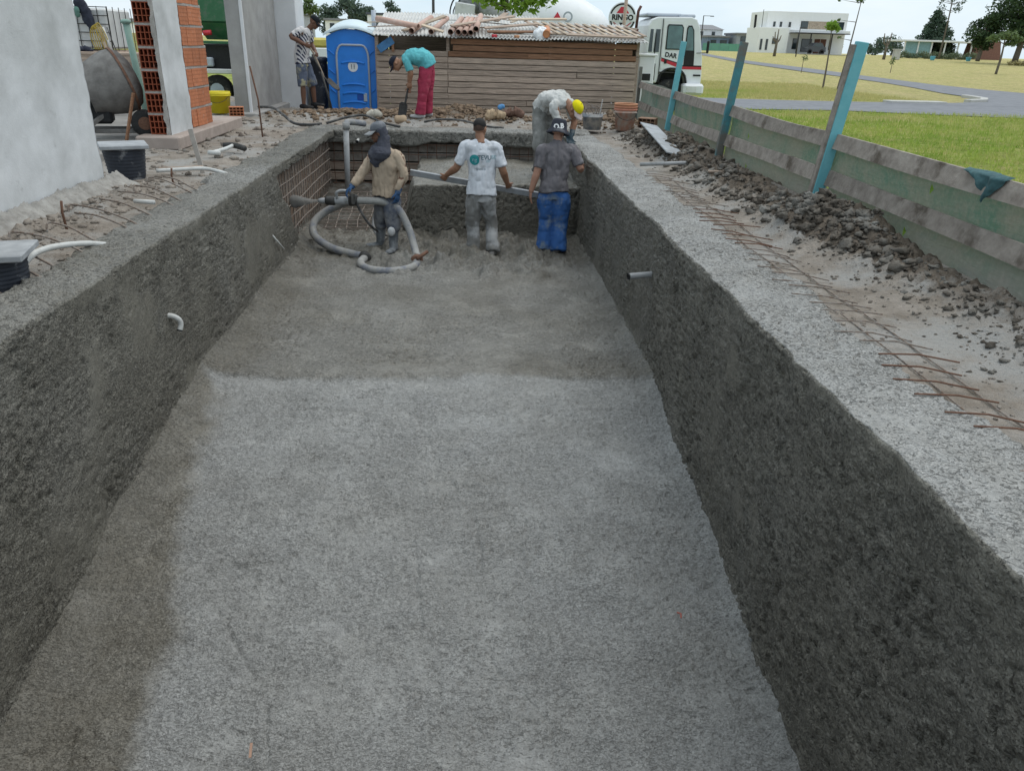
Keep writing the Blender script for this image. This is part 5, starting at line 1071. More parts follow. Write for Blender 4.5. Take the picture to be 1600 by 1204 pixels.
simple_house('far_house', 'far house with dark flat roof left of the shed', -18.8, -12.9, 160, 5.6, HW, MAT('roof_slate', (.08, .09, .11), .8), [(-17.8, -16.6, 3.2, 4.8), (-15.8, -14.0, 3.2, 4.8)])
simple_house('far_house', 'dark low house right beside the concrete column top', -27.5, -22.9, 120, 4.2, HGREY, MAT('roof_dark2', (.12, .13, .15), .8), [(-25.6, -24.4, 2.6, 3.6)])
simple_house('far_house', 'pale far building seen between wire crate and brick stub', -41, -36.8, 92, 2.4, HW, ROOFG, [(-38.8, -38.2, 1.5, 2.2), (-37.9, -37.4, 1.5, 2.2)])
simple_house('far_house', 'pale two-window house above the blue toilet', -25.0, -21.0, 150, 4.2, HW, ROOFG, [(-24.2, -23.4, 2.6, 3.8), (-22.8, -22.0, 2.6, 3.8)])
gf = empty('green_fence', (47, 150, 1.1), 'long green screen fence in front of the far houses', 'fence')
for i in range(6): MB().box((43.4 + i * 1.62, 150, 1.75), (1.58, .06, 1.3), ch=.01).build('panel', MAT('screen_green%d' % i, (.13, .30 + .01 * i, .24), .9, .15, 1), gf)
# pavilion, chimney house
pv = empty('glass_pavilion', (65.5, 112, 1.0), 'flat white-roofed glass pavilion behind the hedge', 'pavilion')
MB().box((65.6, 114, 3.2), (12.2, 5, .22), ch=.02).build('roof', HW, pv)
for i in range(7): MB().box((59.9 + i * 1.9, 111.9, 2.1), (.16, .16, 2.1)).build('column', HW, pv)
for i in range(2): MB().box((60.9 + i * 1.9, 112, 2.1), (1.7, .06, 2.0)).build('pane', MAT('pane_teal%d' % i, (.25, .42, .44), .3), pv)
bh_ = empty('brick_tower', (71.2, 112, 1.0), 'brown brick chimney building at the left of the dark trees', 'building')
MB().add([(69.6, 111, 1), (73.4, 111, 1), (73.4, 114, 1), (69.6, 114, 1), (70.0, 111, 3.4), (72.8, 111, 3.4), (72.8, 114, 3.4), (70.0, 114, 3.4)], [(0, 1, 5, 4), (1, 2, 6, 5), (2, 3, 7, 6), (3, 0, 4, 7), (4, 5, 6, 7)]).build('wall', MAT('brown_brick', (.22, .11, .085), .9, .25, 6), bh_); MB().box((70.9, 112, 4.1), (1.1, 1.1, 1.5), ch=.03).build('chimney', MAT('brown_brick2', (.2, .1, .08), .9, .25, 6), bh_)
for x, lab in ((57.4, 'small blue bin standing before the hedge'), (62.0, 'small blue bin before the hedge nearer the dark trees')): tag(MB().lathe([(.2, 0), (.26, .1), (.3, .38), (.33, .4), (.33, .46), (.2, .48)], (x, 100, .85), 12).build('bin', MAT('bin_blue' + str(int(x)), (.12, .42, .55), .6)), lab, 'bin', 'blue bins')
tag(MB().box((52.7, 100, 1.35), (.8, .5, 1.1), ch=.04).box((52.7, 100, 1.95), (.95, .6, .12), ch=.02).build('utility_box', KERB), 'pale concrete utility box left of the hedge', 'utility box')
tag(MB().box((59.0, 88, 1.0), (.9, .4, 1.0), ch=.05).box((59.0, 88, 1.55), (.7, .45, .15), ch=.02).build('utility_box', KERB), 'pale utility box under the dark trees at the right edge', 'utility box') if False else None
# street lamps
def lamp(x, y, z0, z1, arm, label):
    e = empty('street_lamp', (x, y, z0), label, 'street lamp', 'street lamps'); MB().tube([(x, y, z0), (x, y, z1)], [.07, .05], 8).build('pole', STEEL, e, True)
    a = MB().bar((x - .05, y, z1 - .03), (x + arm, y, z1 - .03), .05, .05, ch=.005).build('arm', STEEL, e); MB().box((x + arm - .18, y, z1 - .06), (.4, .16, .06), ch=.01).build('lamp_head', STEEL, a)
lamp(25.3, 90, .5, 4.65, 1.1, 'dark street lamp standing right of the truck cab'); lamp(40.1, 100, .8, 4.1, .7, 'dark street lamp in front of the white house')
tag(MB().tube([(-2.43, 60, -.3), (-2.42, 60, 6)], [.11, .09], 8).build('lamp_post', STEEL, None, True), 'plain dark post rising behind the left half of the shed', 'post')
# van with green round mark, seen between man and toilet
vn = empty('parked_van', (-4.6, 23.5, -.6), 'white and yellow van glimpsed left of the blue toilet', 'van')
MB().box((-5.0, 24.3, .15), (3.0, 1.7, .95), ch=.06).build('body', BLACK, vn); MB().box((-5.0, 23.42, .92), (2.9, .05, .3), ch=.02).build('side_panel', WHITE, vn); MB().box((-5.0, 24.3, 1.2), (2.8, 1.6, .26), ch=.06).build('roof', MAT('van_yellow', (.6, .5, .12), .5), vn)
MB().lathe([(.001, 0), (.085, 0), (.085, .01), (.001, .01)], (-3.72, 23.39, .93), 20, bq).build('round_mark', MAT('mark_green', (.03, .42, .16), .5), vn)
for x in (-5.9, -4.1): MB().lathe([(.1, -.1), (.3, -.1), (.3, .1), (.1, .1)], (x, 23.45, -.3), 18, bq).build('wheel', RUBBER, vn)
# grey-green barrels beside the toilet
for k, (x, lab) in enumerate(((-3.25, 'black bin standing left of the blue toilet'),)):
    tag(MB().lathe([(.16, -.5), (.2, .3), (.22, .85), (.24, .86), (.24, .92), (.2, .95)], (x, 18.1, 0), 18).build('waste_bin', BLACKP, None, True), lab, 'bin')
gs = empty('green_board_stack', (-3.75, 18.3, -.5), 'pale green boards leaning between the column and the black bin', 'boards')
for k in range(4): MB().bar((-3.85 + k * .12, 18.2, -.5), (-3.82 + k * .12, 18.35, .62 - .05 * k), .10, .025, (0, 1, 0), ch=.004).build('board', MAT('board_green%d' % k, (.33 + .03 * k, .40, .35), .8, .2, 4), gs)

# ================================================================== PEOPLE
def clothmat(name, col, dirt=None, dlo=.5, dhi=.7, dscale=4, var=.2):
    return MAT(name, col, .92, var, 9, .35, 160, .002, spec=.15, dirt=dirt, dscale=dscale, dlo=dlo, dhi=dhi)
def skinmat(name, col): return MAT(name, col, .55, .15, 14, .15, 120, .001, spec=.35)
SK1 = skinmat('skin_tan', (.30, .155, .095)); SK2 = skinmat('skin_brown', (.17, .085, .055)); SK3 = skinmat('skin_fair', (.40, .215, .15))
HAIR = MAT('hair_black', (.012, .010, .009), .8, .3, 60, .6, 200, .003)
GLOVE = clothmat('glove_blue', (.045, .10, .21), (.16, .19, .23), .5, .7, 9)
def V3(a): return Vector(a)
def hand(mb, wr, d, n, curl=.5, s=1.0, thumb=1):
    d = d.normalized(); n = (n - d * n.dot(d)).normalized(); a = n.cross(d) * thumb
    m = Matrix((a, d, n)).transposed(); mb.ell(wr + d * .045 * s, (.040 * s, .058 * s, .017 * s), m, 12, 8)
    for i, L in enumerate((.072, .080, .074, .058)):
        off = .033 - .022 * i; p = wr + d * .082 * s + a * off * s; dirn = (d + a * off * 1.6).normalized(); pts = [p - d * .02 * s]; ang = curl * .45
        for k, fr in enumerate((.42, .33, .25)):
            dd = dirn * math.cos(ang) + n * math.sin(ang); pts.append(pts[-1] + dd * (L * fr * s + (.02 * s if k == 0 else 0))); ang += curl * .75
        mb.tube(pts, [.0092 * s, .0088 * s, .0082 * s, .0065 * s], 8, capf=.8)
    p = wr + d * .025 * s + a * .026 * s; d1 = (d * .65 + a * .75 + n * .25).normalized(); d2 = (d * .9 + a * .3 + n * .45 * (1 + curl * .3)).normalized()
    mb.tube([p, p + d1 * .040 * s, p + d1 * .040 * s + d2 * .034 * s], [.0125 * s, .0105 * s, .008 * s], 8, capf=.8)
def person(label, foot, J, side, fwd, face, hup, skin, shirt, pants, shoes, sleeve='short', shorts=False, gloves=None, hands=None, fold=.014, seed=1, baggy=1.0, boots=False, hair=None, hood=False, wide=1.0):
    J = {k: V3(v) for k, v in J.items()}; side = V3(side).normalized(); fwd = V3(fwd).normalized(); f = V3(face).normalized(); u = V3(hup); u = (u - f * u.dot(f)).normalized(); s = f.cross(u)
    e = empty('person', foot, label, 'person'); b = MB(); H = Matrix((s, f, u)).transposed(); hc = J['head']
    b.ell(hc + u * .025 - f * .012, (.073, .094, .092), H, 18, 12); b.ell(hc - u * .035 + f * .018, (.060, .070, .078), H, 16, 10); b.ell(hc - u * .085 + f * .055, (.030, .026, .022), H, 10, 8)
    b.tube([hc + f * .082 + u * .018, hc + f * .102 - u * .012, hc + f * .100 - u * .024], [.010, .014, .012], 8, capf=.8)
    b.tube([hc + f * .084 - u * .055 - s * .022, hc + f * .092 - u * .054, hc + f * .084 - u * .055 + s * .022], [.006, .009, .006], 8, capf=.8)
    b.tube([hc + f * .076 + u * .032 - s * .045, hc + f * .086 + u * .034, hc + f * .076 + u * .032 + s * .045], [.008, .010, .008], 8, capf=.8)
    for q in (-1, 1): b.ell(hc + s * (.076 * q) - u * .005 - f * .008, (.010, .020, .031), H, 10, 8)
    b.tube([J['neck'] - (hc - J['neck']) * .3, J['neck'], hc - u * .055 - f * .02], [.062, .055, .053], 12, capf=.4)
    b.tube([J['pelvis'], J['waist'], J['chest'], J['neck']], [(.12, .08), (.11, .08), (.13, .085), (.055, .05)], 14, side=side, sub=4, capf=.5)
    for L in 'lr':
        sh_, el_, wr_ = J['sh' + L], J['el' + L], J['wr' + L]; fo = el_.lerp(wr_, .3)
        b.tube([J['chest'].lerp(sh_, .6), sh_, sh_.lerp(el_, .45), el_, fo, wr_], [.055, .062, .056, .046, .047, .031], 12, sub=3, capf=.5)
        hd = (hands or {}).get(L); d = V3(hd[0]) if hd else (wr_ - el_); n = V3(hd[1]) if hd else (-side if L == 'r' else side); cu = hd[2] if hd else .5
        tgt = MB() if gloves else b
        hand(tgt, wr_, d.normalized(), n, cu, 1.0 if not gloves else 1.12, (1 if L == 'l' else -1) * (1 if not hd or len(hd) < 4 else hd[3]))
        if gloves:
            tgt.tube([wr_ - (wr_ - el_).normalized() * .05, wr_ + d.normalized() * .03], [.041, .036], 12, capf=.2); mesh_obj('glove', remesh(tgt, .006, 1), gloves, e)
        hp_, kn_, an_ = J['hip' + L], J['k' + L], J['a' + L]
        b.tube([hp_, hp_.lerp(kn_, .5), kn_, kn_.lerp(an_, .35), an_, an_ - Vector((0, 0, .035))], [.085, .072, .050, .053, .034, .036], 12, sub=3, capf=.5)
    mesh_obj('body', remesh(b, .0058, 2), skin, e)
    ey = MB()
    for q in (-1, 1): ey.ell(hc + f * .0795 + u * .012 + s * (.031 * q), (.010, .008, .006), H, 8, 6)
    ey.build('eyes', MAT('eye_dark' + str(seed), (.02, .015, .012), .3), e, True)
    t = MB(); w = wide; pel, wa, ch, nk = J['pelvis'], J['waist'], J['chest'], J['neck']
    hem = wa + (pel - wa) * 1.05; up = (nk - ch)
    t.tube([hem, wa, wa.lerp(ch, .55), ch, ch.lerp(nk, .62), ch.lerp(nk, .98)], [(.192 * w, .150 * w), (.172 * w, .134 * w), (.172 * w, .124 * w), (.182 * w, .122 * w), (.135 * w, .088), (.068, .064)], 20, side=side, sub=4, capf=.06)
    for L in 'lr':
        sh_, el_, wr_ = J['sh' + L], J['el' + L], J['wr' + L]; inn = ch.lerp(nk, .35).lerp(sh_, .45)
        if sleeve == 'short': t.tube([inn, sh_, sh_.lerp(el_, .5), sh_.lerp(el_, .80)], [(.085, .085), (.072, .075), (.066, .068), (.068, .066)], 14, sub=4, capf=.06)
        else: t.tube([inn, sh_, sh_.lerp(el_, .5), el_, el_.lerp(wr_, .5), el_.lerp(wr_, .93)], [(.085, .085), (.072, .075), (.063, .065), .055, .049, .042], 14, sub=4, capf=.06)
    for L in 'lr': t.tube([ch.lerp(nk, .55).lerp(J['sh' + L], .75), nk - (nk - ch) * .06], [.058, .052], 12, capf=.3)
    shirt_o = mesh_obj('shirt', remesh(t, .009, 2, fold, 15, seed, (1, 1, .45)), shirt, e)
    p = MB(); B = baggy
    cro = (J['hipl'] + J['hipr']) / 2; tp = pel.lerp(wa, .30)
    p.tube([tp, pel, cro + (pel - tp) * .2], [(.138, .100), (.158, .116), (.135, .115)], 18, side=side, sub=3, capf=.15)
    for L in 'lr':
        hp_, kn_, an_ = J['hip' + L], J['k' + L], J['a' + L]
        if shorts: p.tube([pel.lerp(hp_, .7), hp_, hp_.lerp(kn_, .55), hp_.lerp(kn_, 1.02)], [.095, .096 * B, .092 * B, .088 * B], 14, sub=3, capf=.06)
        else:
            end = kn_.lerp(an_, .30 if boots else .98)
            p.tube([pel.lerp(hp_, .7), hp_, hp_.lerp(kn_, .55), kn_, kn_.lerp(end, .5), end], [.10, .105 * B, .096 * B, .086 * B, .084 * B, .086 * B if not boots else .075], 14, sub=3, capf=.06)
    pants_o = mesh_obj('trousers' if not shorts else 'shorts', remesh(p, .0095, 2, fold * .95, 8.5, seed + 30, (.85, .85, .9)), pants, e)
    for L in 'lr':
        kn_, an_ = J['k' + L], J['a' + L]; fd = V3(J['f' + L]) if 'f' + L in J else fwd.copy(); fd.z = 0; fd.normalize(); q = MB(); z0 = an_.z - .062
        g0 = Vector((an_.x, an_.y, z0 + .035))
        q.tube([g0 - fd * .07, g0 - fd * .03 + Vector((0, 0, .012)), g0 + fd * .06, g0 + fd * .14, g0 + fd * .185], [(.034, .034), (.041, .046), (.045, .038), (.046, .030), (.034, .022)], 12, side=fd.cross(Vector((0, 0, 1))), sub=3, capf=.5)
        if boots: q.tube([kn_.lerp(an_, .22), kn_.lerp(an_, .6), an_ - Vector((0, 0, .02))], [.066, .062, .052], 14, sub=3, capf=.1)
        else: q.tube([an_ + Vector((0, 0, .025)), an_ - Vector((0, 0, .03))], [.042, .046], 12, capf=.2)
        mesh_obj('boot' if boots else 'shoe', remesh(q, .008, 1, .003 if boots else .0015, 14, seed + 50), shoes, e)
    if hair:
        q = MB(); q.ell(hc + u * .030 - f * .018, (.0745, .0925, .090), H, 20, 12); o = remesh(q, .007, 1)
        import bmesh
        bm = bmesh.new(); bm.from_mesh(o); bmesh.ops.delete(bm, geom=[v for v in bm.verts if (v.co - hc).dot(u) < (-.055 if (v.co - hc).dot(f) < -.04 else -.02) or (v.co - hc).dot(f) > .02], context='VERTS'); bm.to_mesh(o); bm.free()
        mesh_obj('hair_fade', o, MAT('hair_cropped', (.085, .052, .038), .8, .3, 60, .4, 200, .002), e)
        q = MB(); q.ell(hc + u * .040 - f * .020, (.0765, .0935, .086), H, 20, 12); o = remesh(q, .007, 1)
        # trim below the hair line
        import bmesh
        bm = bmesh.new(); bm.from_mesh(o); dead = [v for v in bm.verts if (v.co - hc).dot(u) < .030 + .55 * max(0, (v.co - hc).dot(f)) + .010 * math.sin(60 * (v.co - hc).dot(s)) or (v.co - hc).dot(f) > .062]; bmesh.ops.delete(bm, geom=dead, context='VERTS'); bm.to_mesh(o); bm.free()
        mesh_obj('hair', o, hair, e)
    e_ = dict(e=e, hc=hc, f=f, u=u, s=s, H=H, shirt=shirt_o, pants=pants_o, J=J); return e_
def cap(pp, mat, brimmat=None, brim=True, lift=.035, tilt=.1):
    hc, f, u, s, e = pp['hc'], pp['f'], pp['u'], pp['s'], pp['e']; H = pp['H']; q = MB(); n = 22; rows = 9; vs_ = []; fs = []
    for j in range(rows):
        t = j / (rows - 1) * math.pi / 2
        for k in range(n):
            a = 2 * math.pi * k / n; vs_.append(hc + u * (lift + .088 * math.sin(t) * (1.0) - .012 * (1 - math.sin(t)) * math.cos(a)) + f * (math.cos(t) ** .7 * .102 * math.cos(a) - .012) + s * (math.cos(t) ** .7 * .083 * math.sin(a)))
    for j in range(rows - 1):
        for k in range(n): a, b_ = j * n + k, j * n + (k + 1) % n; fs.append((a, b_, b_ + n, a + n))
    vs_ += [vs_[k] - u * .004 for k in range(n)]
    q.add(vs_, fs); o = q.build('cap', mat, e, True); m_ = o.modifiers.new('s', 'SOLIDIFY'); m_.thickness = .006; m_.offset = 1
    if brim:
        w = MB(); nb = 13; vs_ = []
        for r_ in (0.0, .35, .7, 1.0):
            for k in range(nb):
                a = -1.25 + 2.5 * k / (nb - 1); base_ = f * (.100 * math.cos(a) - .012) + s * (.081 * math.sin(a)); outv = f * (.085 * r_ * math.cos(a * .62) ** .6)
                vs_.append(hc + u * (lift - .004 - tilt * .085 * r_ - .02 * r_ * (math.sin(a) ** 2)) + base_ + outv)
        w.add(vs_, [(j * nb + k, j * nb + k + 1, (j + 1) * nb + k + 1, (j + 1) * nb + k) for j in range(3) for k in range(nb - 1)])
        bo = w.build('brim', brimmat or mat, o, True); m_ = bo.modifiers.new('s', 'SOLIDIFY'); m_.thickness = .005
    q = MB().ell(hc + u * (lift + .09) - f * .012, (.008, .008, .005)); q.build('button', mat, o)
    return o
def decal(pp, me, name, mat, direction, off=.004, tgt='shirt'):
    so_ = pp[tgt]; bv = BVHTree.FromPolygons([v.co.copy() for v in so_.data.vertices], [tuple(p.vertices) for p in so_.data.polygons]); d = Vector(direction).normalized()
    import bmesh
    bm = bmesh.new(); bm.from_mesh(me); bmesh.ops.triangulate(bm, faces=bm.faces); bmesh.ops.subdivide_edges(bm, edges=[e_ for e_ in bm.edges if e_.calc_length() > .012], cuts=1); bm.to_mesh(me); bm.free()
    for v in me.vertices:
        hit = bv.ray_cast(v.co - d * .6, d)
        if hit[0] is not None: v.co = hit[0] - d * off
    o = bpy.data.objects.new(name, me); me.materials.clear(); me.materials.append(mat)
    COL.objects.link(o); o.parent = so_; return o
def disc_mesh(c, xd, yd, r, n=26, r0=0.0):
    c = Vector(c); xd = Vector(xd).normalized(); yd = Vector(yd).normalized(); mb = MB(); vs_ = []; fs = []; rings = [max(r0, .0005), r * .5 if r0 == 0 else (r0 + r) / 2, r]
    for rr in rings:
        for k in range(n): a = 2 * math.pi * k / n; vs_.append(c + xd * rr * math.cos(a) + yd * rr * math.sin(a))
    for j in range(2):
        for k in range(n): fs.append((j * n + k, j * n + (k + 1) % n, (j + 1) * n + (k + 1) % n, (j + 1) * n + k))
    return mesh_from('d', vs_, fs)
ZF = -1.165
# --- man in white T-shirt, seen from behind
wm = person('man in white printed T-shirt and grey trousers holding a long screed board', (.17, 9.65, ZF), dict(
    pelvis=(.172, 9.64, -.40), waist=(.175, 9.66, -.24), chest=(.168, 9.68, .05), neck=(.160, 9.69, .235), head=(.152, 9.74, .362),
    shl=(-.020, 9.68, .150), ell=(-.135, 9.66, -.09), wrl=(-.262, 9.82, -.205), shr=(.345, 9.68, .150), elr=(.435, 9.66, -.115), wrr=(.500, 9.80, -.290),
    hipl=(.085, 9.64, -.47), kl=(.075, 9.66, -.79), al=(.082, 9.63, -1.10), hipr=(.260, 9.64, -.47), kr=(.305, 9.70, -.78), ar=(.318, 9.56, -1.10), fl=(-.15, 1, 0), fr=(.25, 1, 0)),
    (1, 0, 0), (0, 1, 0), (.45, .9, -.12), (0, 0, 1), SK1, clothmat('tee_white', (.60, .62, .66), (.36, .36, .36), .54, .72, 5, .12), clothmat('trousers_grey', (.20, .195, .185), (.33, .33, .33), .45, .6, 5), clothmat('shoes_grey', (.22, .21, .2), (.34, .33, .31)),
    hands={'l': ((-.5, .5, -.6), (.3, .6, .4), .9), 'r': ((.3, .6, -.6), (-.2, .6, .4), .9)}, hair=HAIR, seed=2)
TEALP = MAT('print_teal', (.02, .24, .25), .9); DKP = MAT('print_dark', (.08, .14, .17), .9); LTP = MAT('print_light', (.25, .46, .50), .9)
D_ = (0, 1, 0); X_, Z_ = (1, 0, 0), (0, 0, 1)
decal(wm, disc_mesh((.085, 9.4, .018), X_, Z_, .060), 'logo_disc', TEALP, D_, .004)
decal(wm, text_mesh('ng', .062, (.085, 9.4, .020), X_, Z_, .001, 0), 'logo_letters', LTP, D_, .007)
decal(wm, text_mesh('TEVU', .072, (.205, 9.4, .045), X_, Z_, .001, 0), 'shirt_lettering', DKP, D_, .005)
decal(wm, text_mesh('SE', .06, (.318, 9.4, .048), X_, Z_, .0, 0), 'shirt_lettering', LTP, D_, .005)
decal(wm, text_mesh('OO', .035, (.25, 9.4, .005), X_, Z_, .0, 0), 'shirt_lettering', LTP, D_, .005)
decal(wm, text_mesh('@tevu.se', .032, (.16, 9.4, -.085), X_, Z_, .0, 0), 'shirt_lettering', DKP, D_, .005)
# --- man in grey T-shirt and bucket hat
gm = person('man in grey T-shirt, blue work trousers and lettered bucket hat at right wall', (1.09, 9.75, ZF), dict(
    pelvis=(1.085, 9.74, -.37), waist=(1.080, 9.76, -.22), chest=(1.105, 9.80, .06), neck=(1.120, 9.82, .225), head=(1.125, 9.87, .350),
    shl=(.925, 9.76, .125), ell=(.862, 9.72, -.135), wrl=(.795, 9.72, -.375), shr=(1.310, 9.82, .110), elr=(1.405, 9.76, -.080), wrr=(1.440, 9.98, -.12),
    hipl=(.995, 9.74, -.45), kl=(1.005, 9.78, -.76), al=(.985, 9.72, -1.10), hipr=(1.175, 9.74, -.45), kr=(1.185, 9.76, -.77), ar=(1.172, 9.66, -1.10), fl=(-.3, 1, 0), fr=(.5, .9, 0)),
    (1, 0, 0), (.1, 1, 0), (.5, .85, -.25), (0, 0, 1), SK3, clothmat('tee_grey', (.155, .145, .155), (.24, .23, .24), .55, .75, 4), clothmat('trousers_blue', (.045, .125, .34), (.18, .22, .27), .50, .66, 6), clothmat('shoes_dark', (.06, .055, .05), (.2, .19, .17)),
    hands={'l': ((-.05, .1, -1), (1, .1, 0), .35), 'r': ((.2, .9, .1), (.9, 0, -.2), .6)}, seed=4, baggy=1.12)
hc, f_, u_2, s_2 = gm['hc'], gm['f'], gm['u'], gm['s']; n = 26; vs_ = []; fs = []
for j, (rr, zz) in enumerate(((.150, -.045), (.135, -.02), (.104, .012), (.098, .05), (.090, .10), (.078, .125), (.04, .132), (.002, .133))):
    for k in range(n): a = 2 * math.pi * k / n; vs_.append(hc + u_2 * (zz + (.008 * math.sin(3 * a) if j < 2 else 0)) + (f_ * math.cos(a) * 1.08 + s_2 * math.sin(a) * .95) * rr - f_ * .01)
for j in range(7):
    for k in range(n): fs.append((j * n + k, j * n + (k + 1) % n, (j + 1) * n + (k + 1) % n, (j + 1) * n + k))
bhm = clothmat('bucket_hat', (.040, .042, .055), (.15, .15, .16), .5, .75, 6); bh2 = MB().add(vs_, fs).build('bucket_hat', bhm, gm['e'], True); gm['hat'] = bh2; m_ = bh2.modifiers.new('s', 'SOLIDIFY'); m_.thickness = .005; m_.offset = -1
WP = MAT('print_white', (.75, .75, .75), .9)
decal(gm, text_mesh('O.B', .078, (hc.x - .012, 9.5, hc.z + .058), (1, 0, .10), (-.10, 0, 1), .004, 0), 'hat_lettering', WP, (0, 1, 0), .008, 'hat')
# --- nozzle man
nz = person('man in beige long-sleeved shirt with dark cloth round his head, spraying concrete', (-1.03, 9.85, ZF), dict(
    pelvis=(-1.015, 9.84, -.46), waist=(-1.010, 9.84, -.30), chest=(-1.005, 9.83, -.06), neck=(-1.035, 9.82, .110), head=(-1.085, 9.80, .285),
    shl=(-.840, 9.74, .015), ell=(-.775, 9.68, -.19), wrl=(-.860, 9.64, -.385), shr=(-1.170, 9.95, -.005), elr=(-1.300, 9.84, -.190), wrr=(-1.415, 9.74, -.345),
    hipl=(-.945, 9.79, -.52), kl=(-.935, 9.74, -.82), al=(-.940, 9.70, -1.10), hipr=(-1.085, 9.90, -.52), kr=(-1.105, 9.93, -.82), ar=(-1.130, 9.95, -1.10), fl=(-.35, -1, 0), fr=(-1, -.35, 0)),
    (.72, -.69, 0), (-.69, -.72, 0), (-.97, -.12, -.18), (0, 0, 1), SK2, clothmat('shirt_beige', (.43, .34, .255), (.33, .29, .24), .6, .8, 4, .12), clothmat('trousers_slate', (.10, .11, .14), (.24, .24, .245), .42, .62, 5), clothmat('boots_grey', (.13, .14, .15), (.30, .31, .32), .45, .65, 5),
    sleeve='long', gloves=GLOVE, hands={'l': ((-.05, -.1, -1), (-.7, .5, 0), .7), 'r': ((-.75, -.35, -.55), (.1, -.2, -1), .8)}, seed=6, boots=True, baggy=1.08, wide=1.1)
HOODM = clothmat('head_cloth', (.075, .078, .098), (.13, .13, .15), .55, .75, 5)
cap(nz, clothmat('cap_grey', (.15, .16, .18), (.26, .26, .27), .5, .7, 8), clothmat('cap_brim', (.34, .345, .35), (.22, .22, .22)), True, .042, .35)
q = MB(); hc, f_, u_2, s_2 = nz['hc'], nz['f'], nz['u'], nz['s']
q.tube([hc + u_2 * .045 - f_ * .035, hc - u_2 * .04 - f_ * .045, hc - u_2 * .13 - f_ * .03, hc - u_2 * .22 + f_ * .0, hc - u_2 * .30 + f_ * .03], [(.085, .080), (.092, .075), (.115, .090), (.175, .125), (.15, .12)], 18, side=s_2, sub=4, capf=.4)
q.tube([hc - u_2 * .16 + f_ * .035 + s_2 * .06, hc - u_2 * .19 + f_ * .05, hc - u_2 * .25 + f_ * .075, hc - u_2 * .34 + f_ * .075 , hc - u_2 * .41 + f_ * .065], [.06, .085, .10, .085, .04], 14, sub=4, capf=.6)
mesh_obj('head_cloth', remesh(q, .008, 1, .013, 17, 60, (.6, .6, 1.0)), HOODM, nz['e'])
g_ = MB()
for qd in (-1, 1): g_.ell(hc + f_ * .088 + u_2 * .012 + s_2 * .033 * qd, (.03, .010, .02), nz['H'], 10, 6); g_.bar(hc + f_ * .08 + u_2 * .016 + s_2 * .062 * qd, hc - f_ * .02 + u_2 * .016 + s_2 * .08 * qd, .006, .01)
g_.build('sunglasses', BLACK, nz['e'], True)
kp = MB(); kp.ell((-.955, 9.65, -.885), (.05, .03, .06)); kp.build('knee_patch', MAT('patch_white', (.6, .6, .6), .9, .3, 12), nz['e'], True)
# --- bending man with yellow cap
ym = person('man with yellow cap bent over the far right corner, in dirty white shirt', (1.06, 11.45, -.40), dict(
    pelvis=(1.085, 11.50, .50), waist=(1.13, 11.43, .60), chest=(1.27, 11.26, .625), neck=(1.385, 11.12, .575), head=(1.470, 11.03, .505),
    shl=(1.435, 11.32, .555), ell=(1.500, 11.28, .33), wrl=(1.465, 11.22, .185), shr=(1.185, 11.10, .545), elr=(1.270, 11.06, .31), wrr=(1.40, 11.12, .17),
    hipl=(1.17, 11.56, .42), kl=(1.14, 11.46, .02), al=(1.13, 11.55, -.335), hipr=(1.02, 11.44, .42), kr=(1.02, 11.34, .02), ar=(1.00, 11.40, -.335)),
    (-.8, -.6, 0), (.6, -.8, 0), (.42, -.50, -.75), (.6, -.55, .4), SK1, clothmat('shirt_dirty_white', (.58, .575, .55), (.33, .33, .31), .5, .68, 4, .15), clothmat('trousers_mud', (.20, .20, .185), (.30, .295, .28), .45, .65, 5), clothmat('boots_mud', (.16, .15, .14)),
    sleeve='short', gloves=clothmat('glove_dark', (.05, .08, .10), (.2, .22, .23), .5, .7, 9), hands={'l': ((0, -.2, -1), (-1, 0, 0), .7), 'r': ((.5, .1, -.9), (.4, -.6, 0), .7)}, seed=8, boots=True, baggy=1.1, wide=1.0)
cap(ym, clothmat('cap_yellow', (.72, .62, .01), (.6, .5, .05), .6, .8, 8, .08), clothmat('brim_pinkish', (.5, .42, .40), (.6, .58, .1), .6, .8), True, .040, .3)
# --- turquoise man
tq = person('man in turquoise T-shirt and red trousers bent over shovelling by the shed', (-.80, 14.75, .03), dict(
    pelvis=(-.715, 14.76, .93), waist=(-.775, 14.74, 1.05), chest=(-.985, 14.70, 1.06), neck=(-1.135, 14.68, 1.0), head=(-1.265, 14.66, .935),
    shl=(-1.065, 14.56, .98), ell=(-1.000, 14.56, .80), wrl=(-1.020, 14.60, .655), shr=(-1.040, 14.86, .99), elr=(-1.03, 14.84, .80), wrr=(-1.045, 14.74, .56),
    hipl=(-.745, 14.67, .86), kl=(-.795, 14.66, .48), al=(-.850, 14.68, .10), hipr=(-.700, 14.86, .86), kr=(-.715, 14.88, .48), ar=(-.725, 14.92, .11)),
    (0, 1, 0), (-1, 0, 0), (-.55, -.15, -.82), (-.82, 0, .5), SK1, clothmat('tee_turquoise', (.12, .44, .48), (.10, .36, .40), .5, .8, 5, .12), clothmat('trousers_red', (.36, .045, .085), (.42, .12, .15), .58, .8, 5), clothmat('trainers_white', (.5, .5, .5), (.25, .24, .22)),
    hands={'l': ((-.1, 0, -1), (0, .9, .2), 1.1), 'r': ((-.1, -.3, -1), (0, -.9, .2), 1.1)}, seed=10, baggy=1.05, wide=1.08)
cap(tq, clothmat('cap_dark', (.02, .022, .035)), None, True, .038, .25)
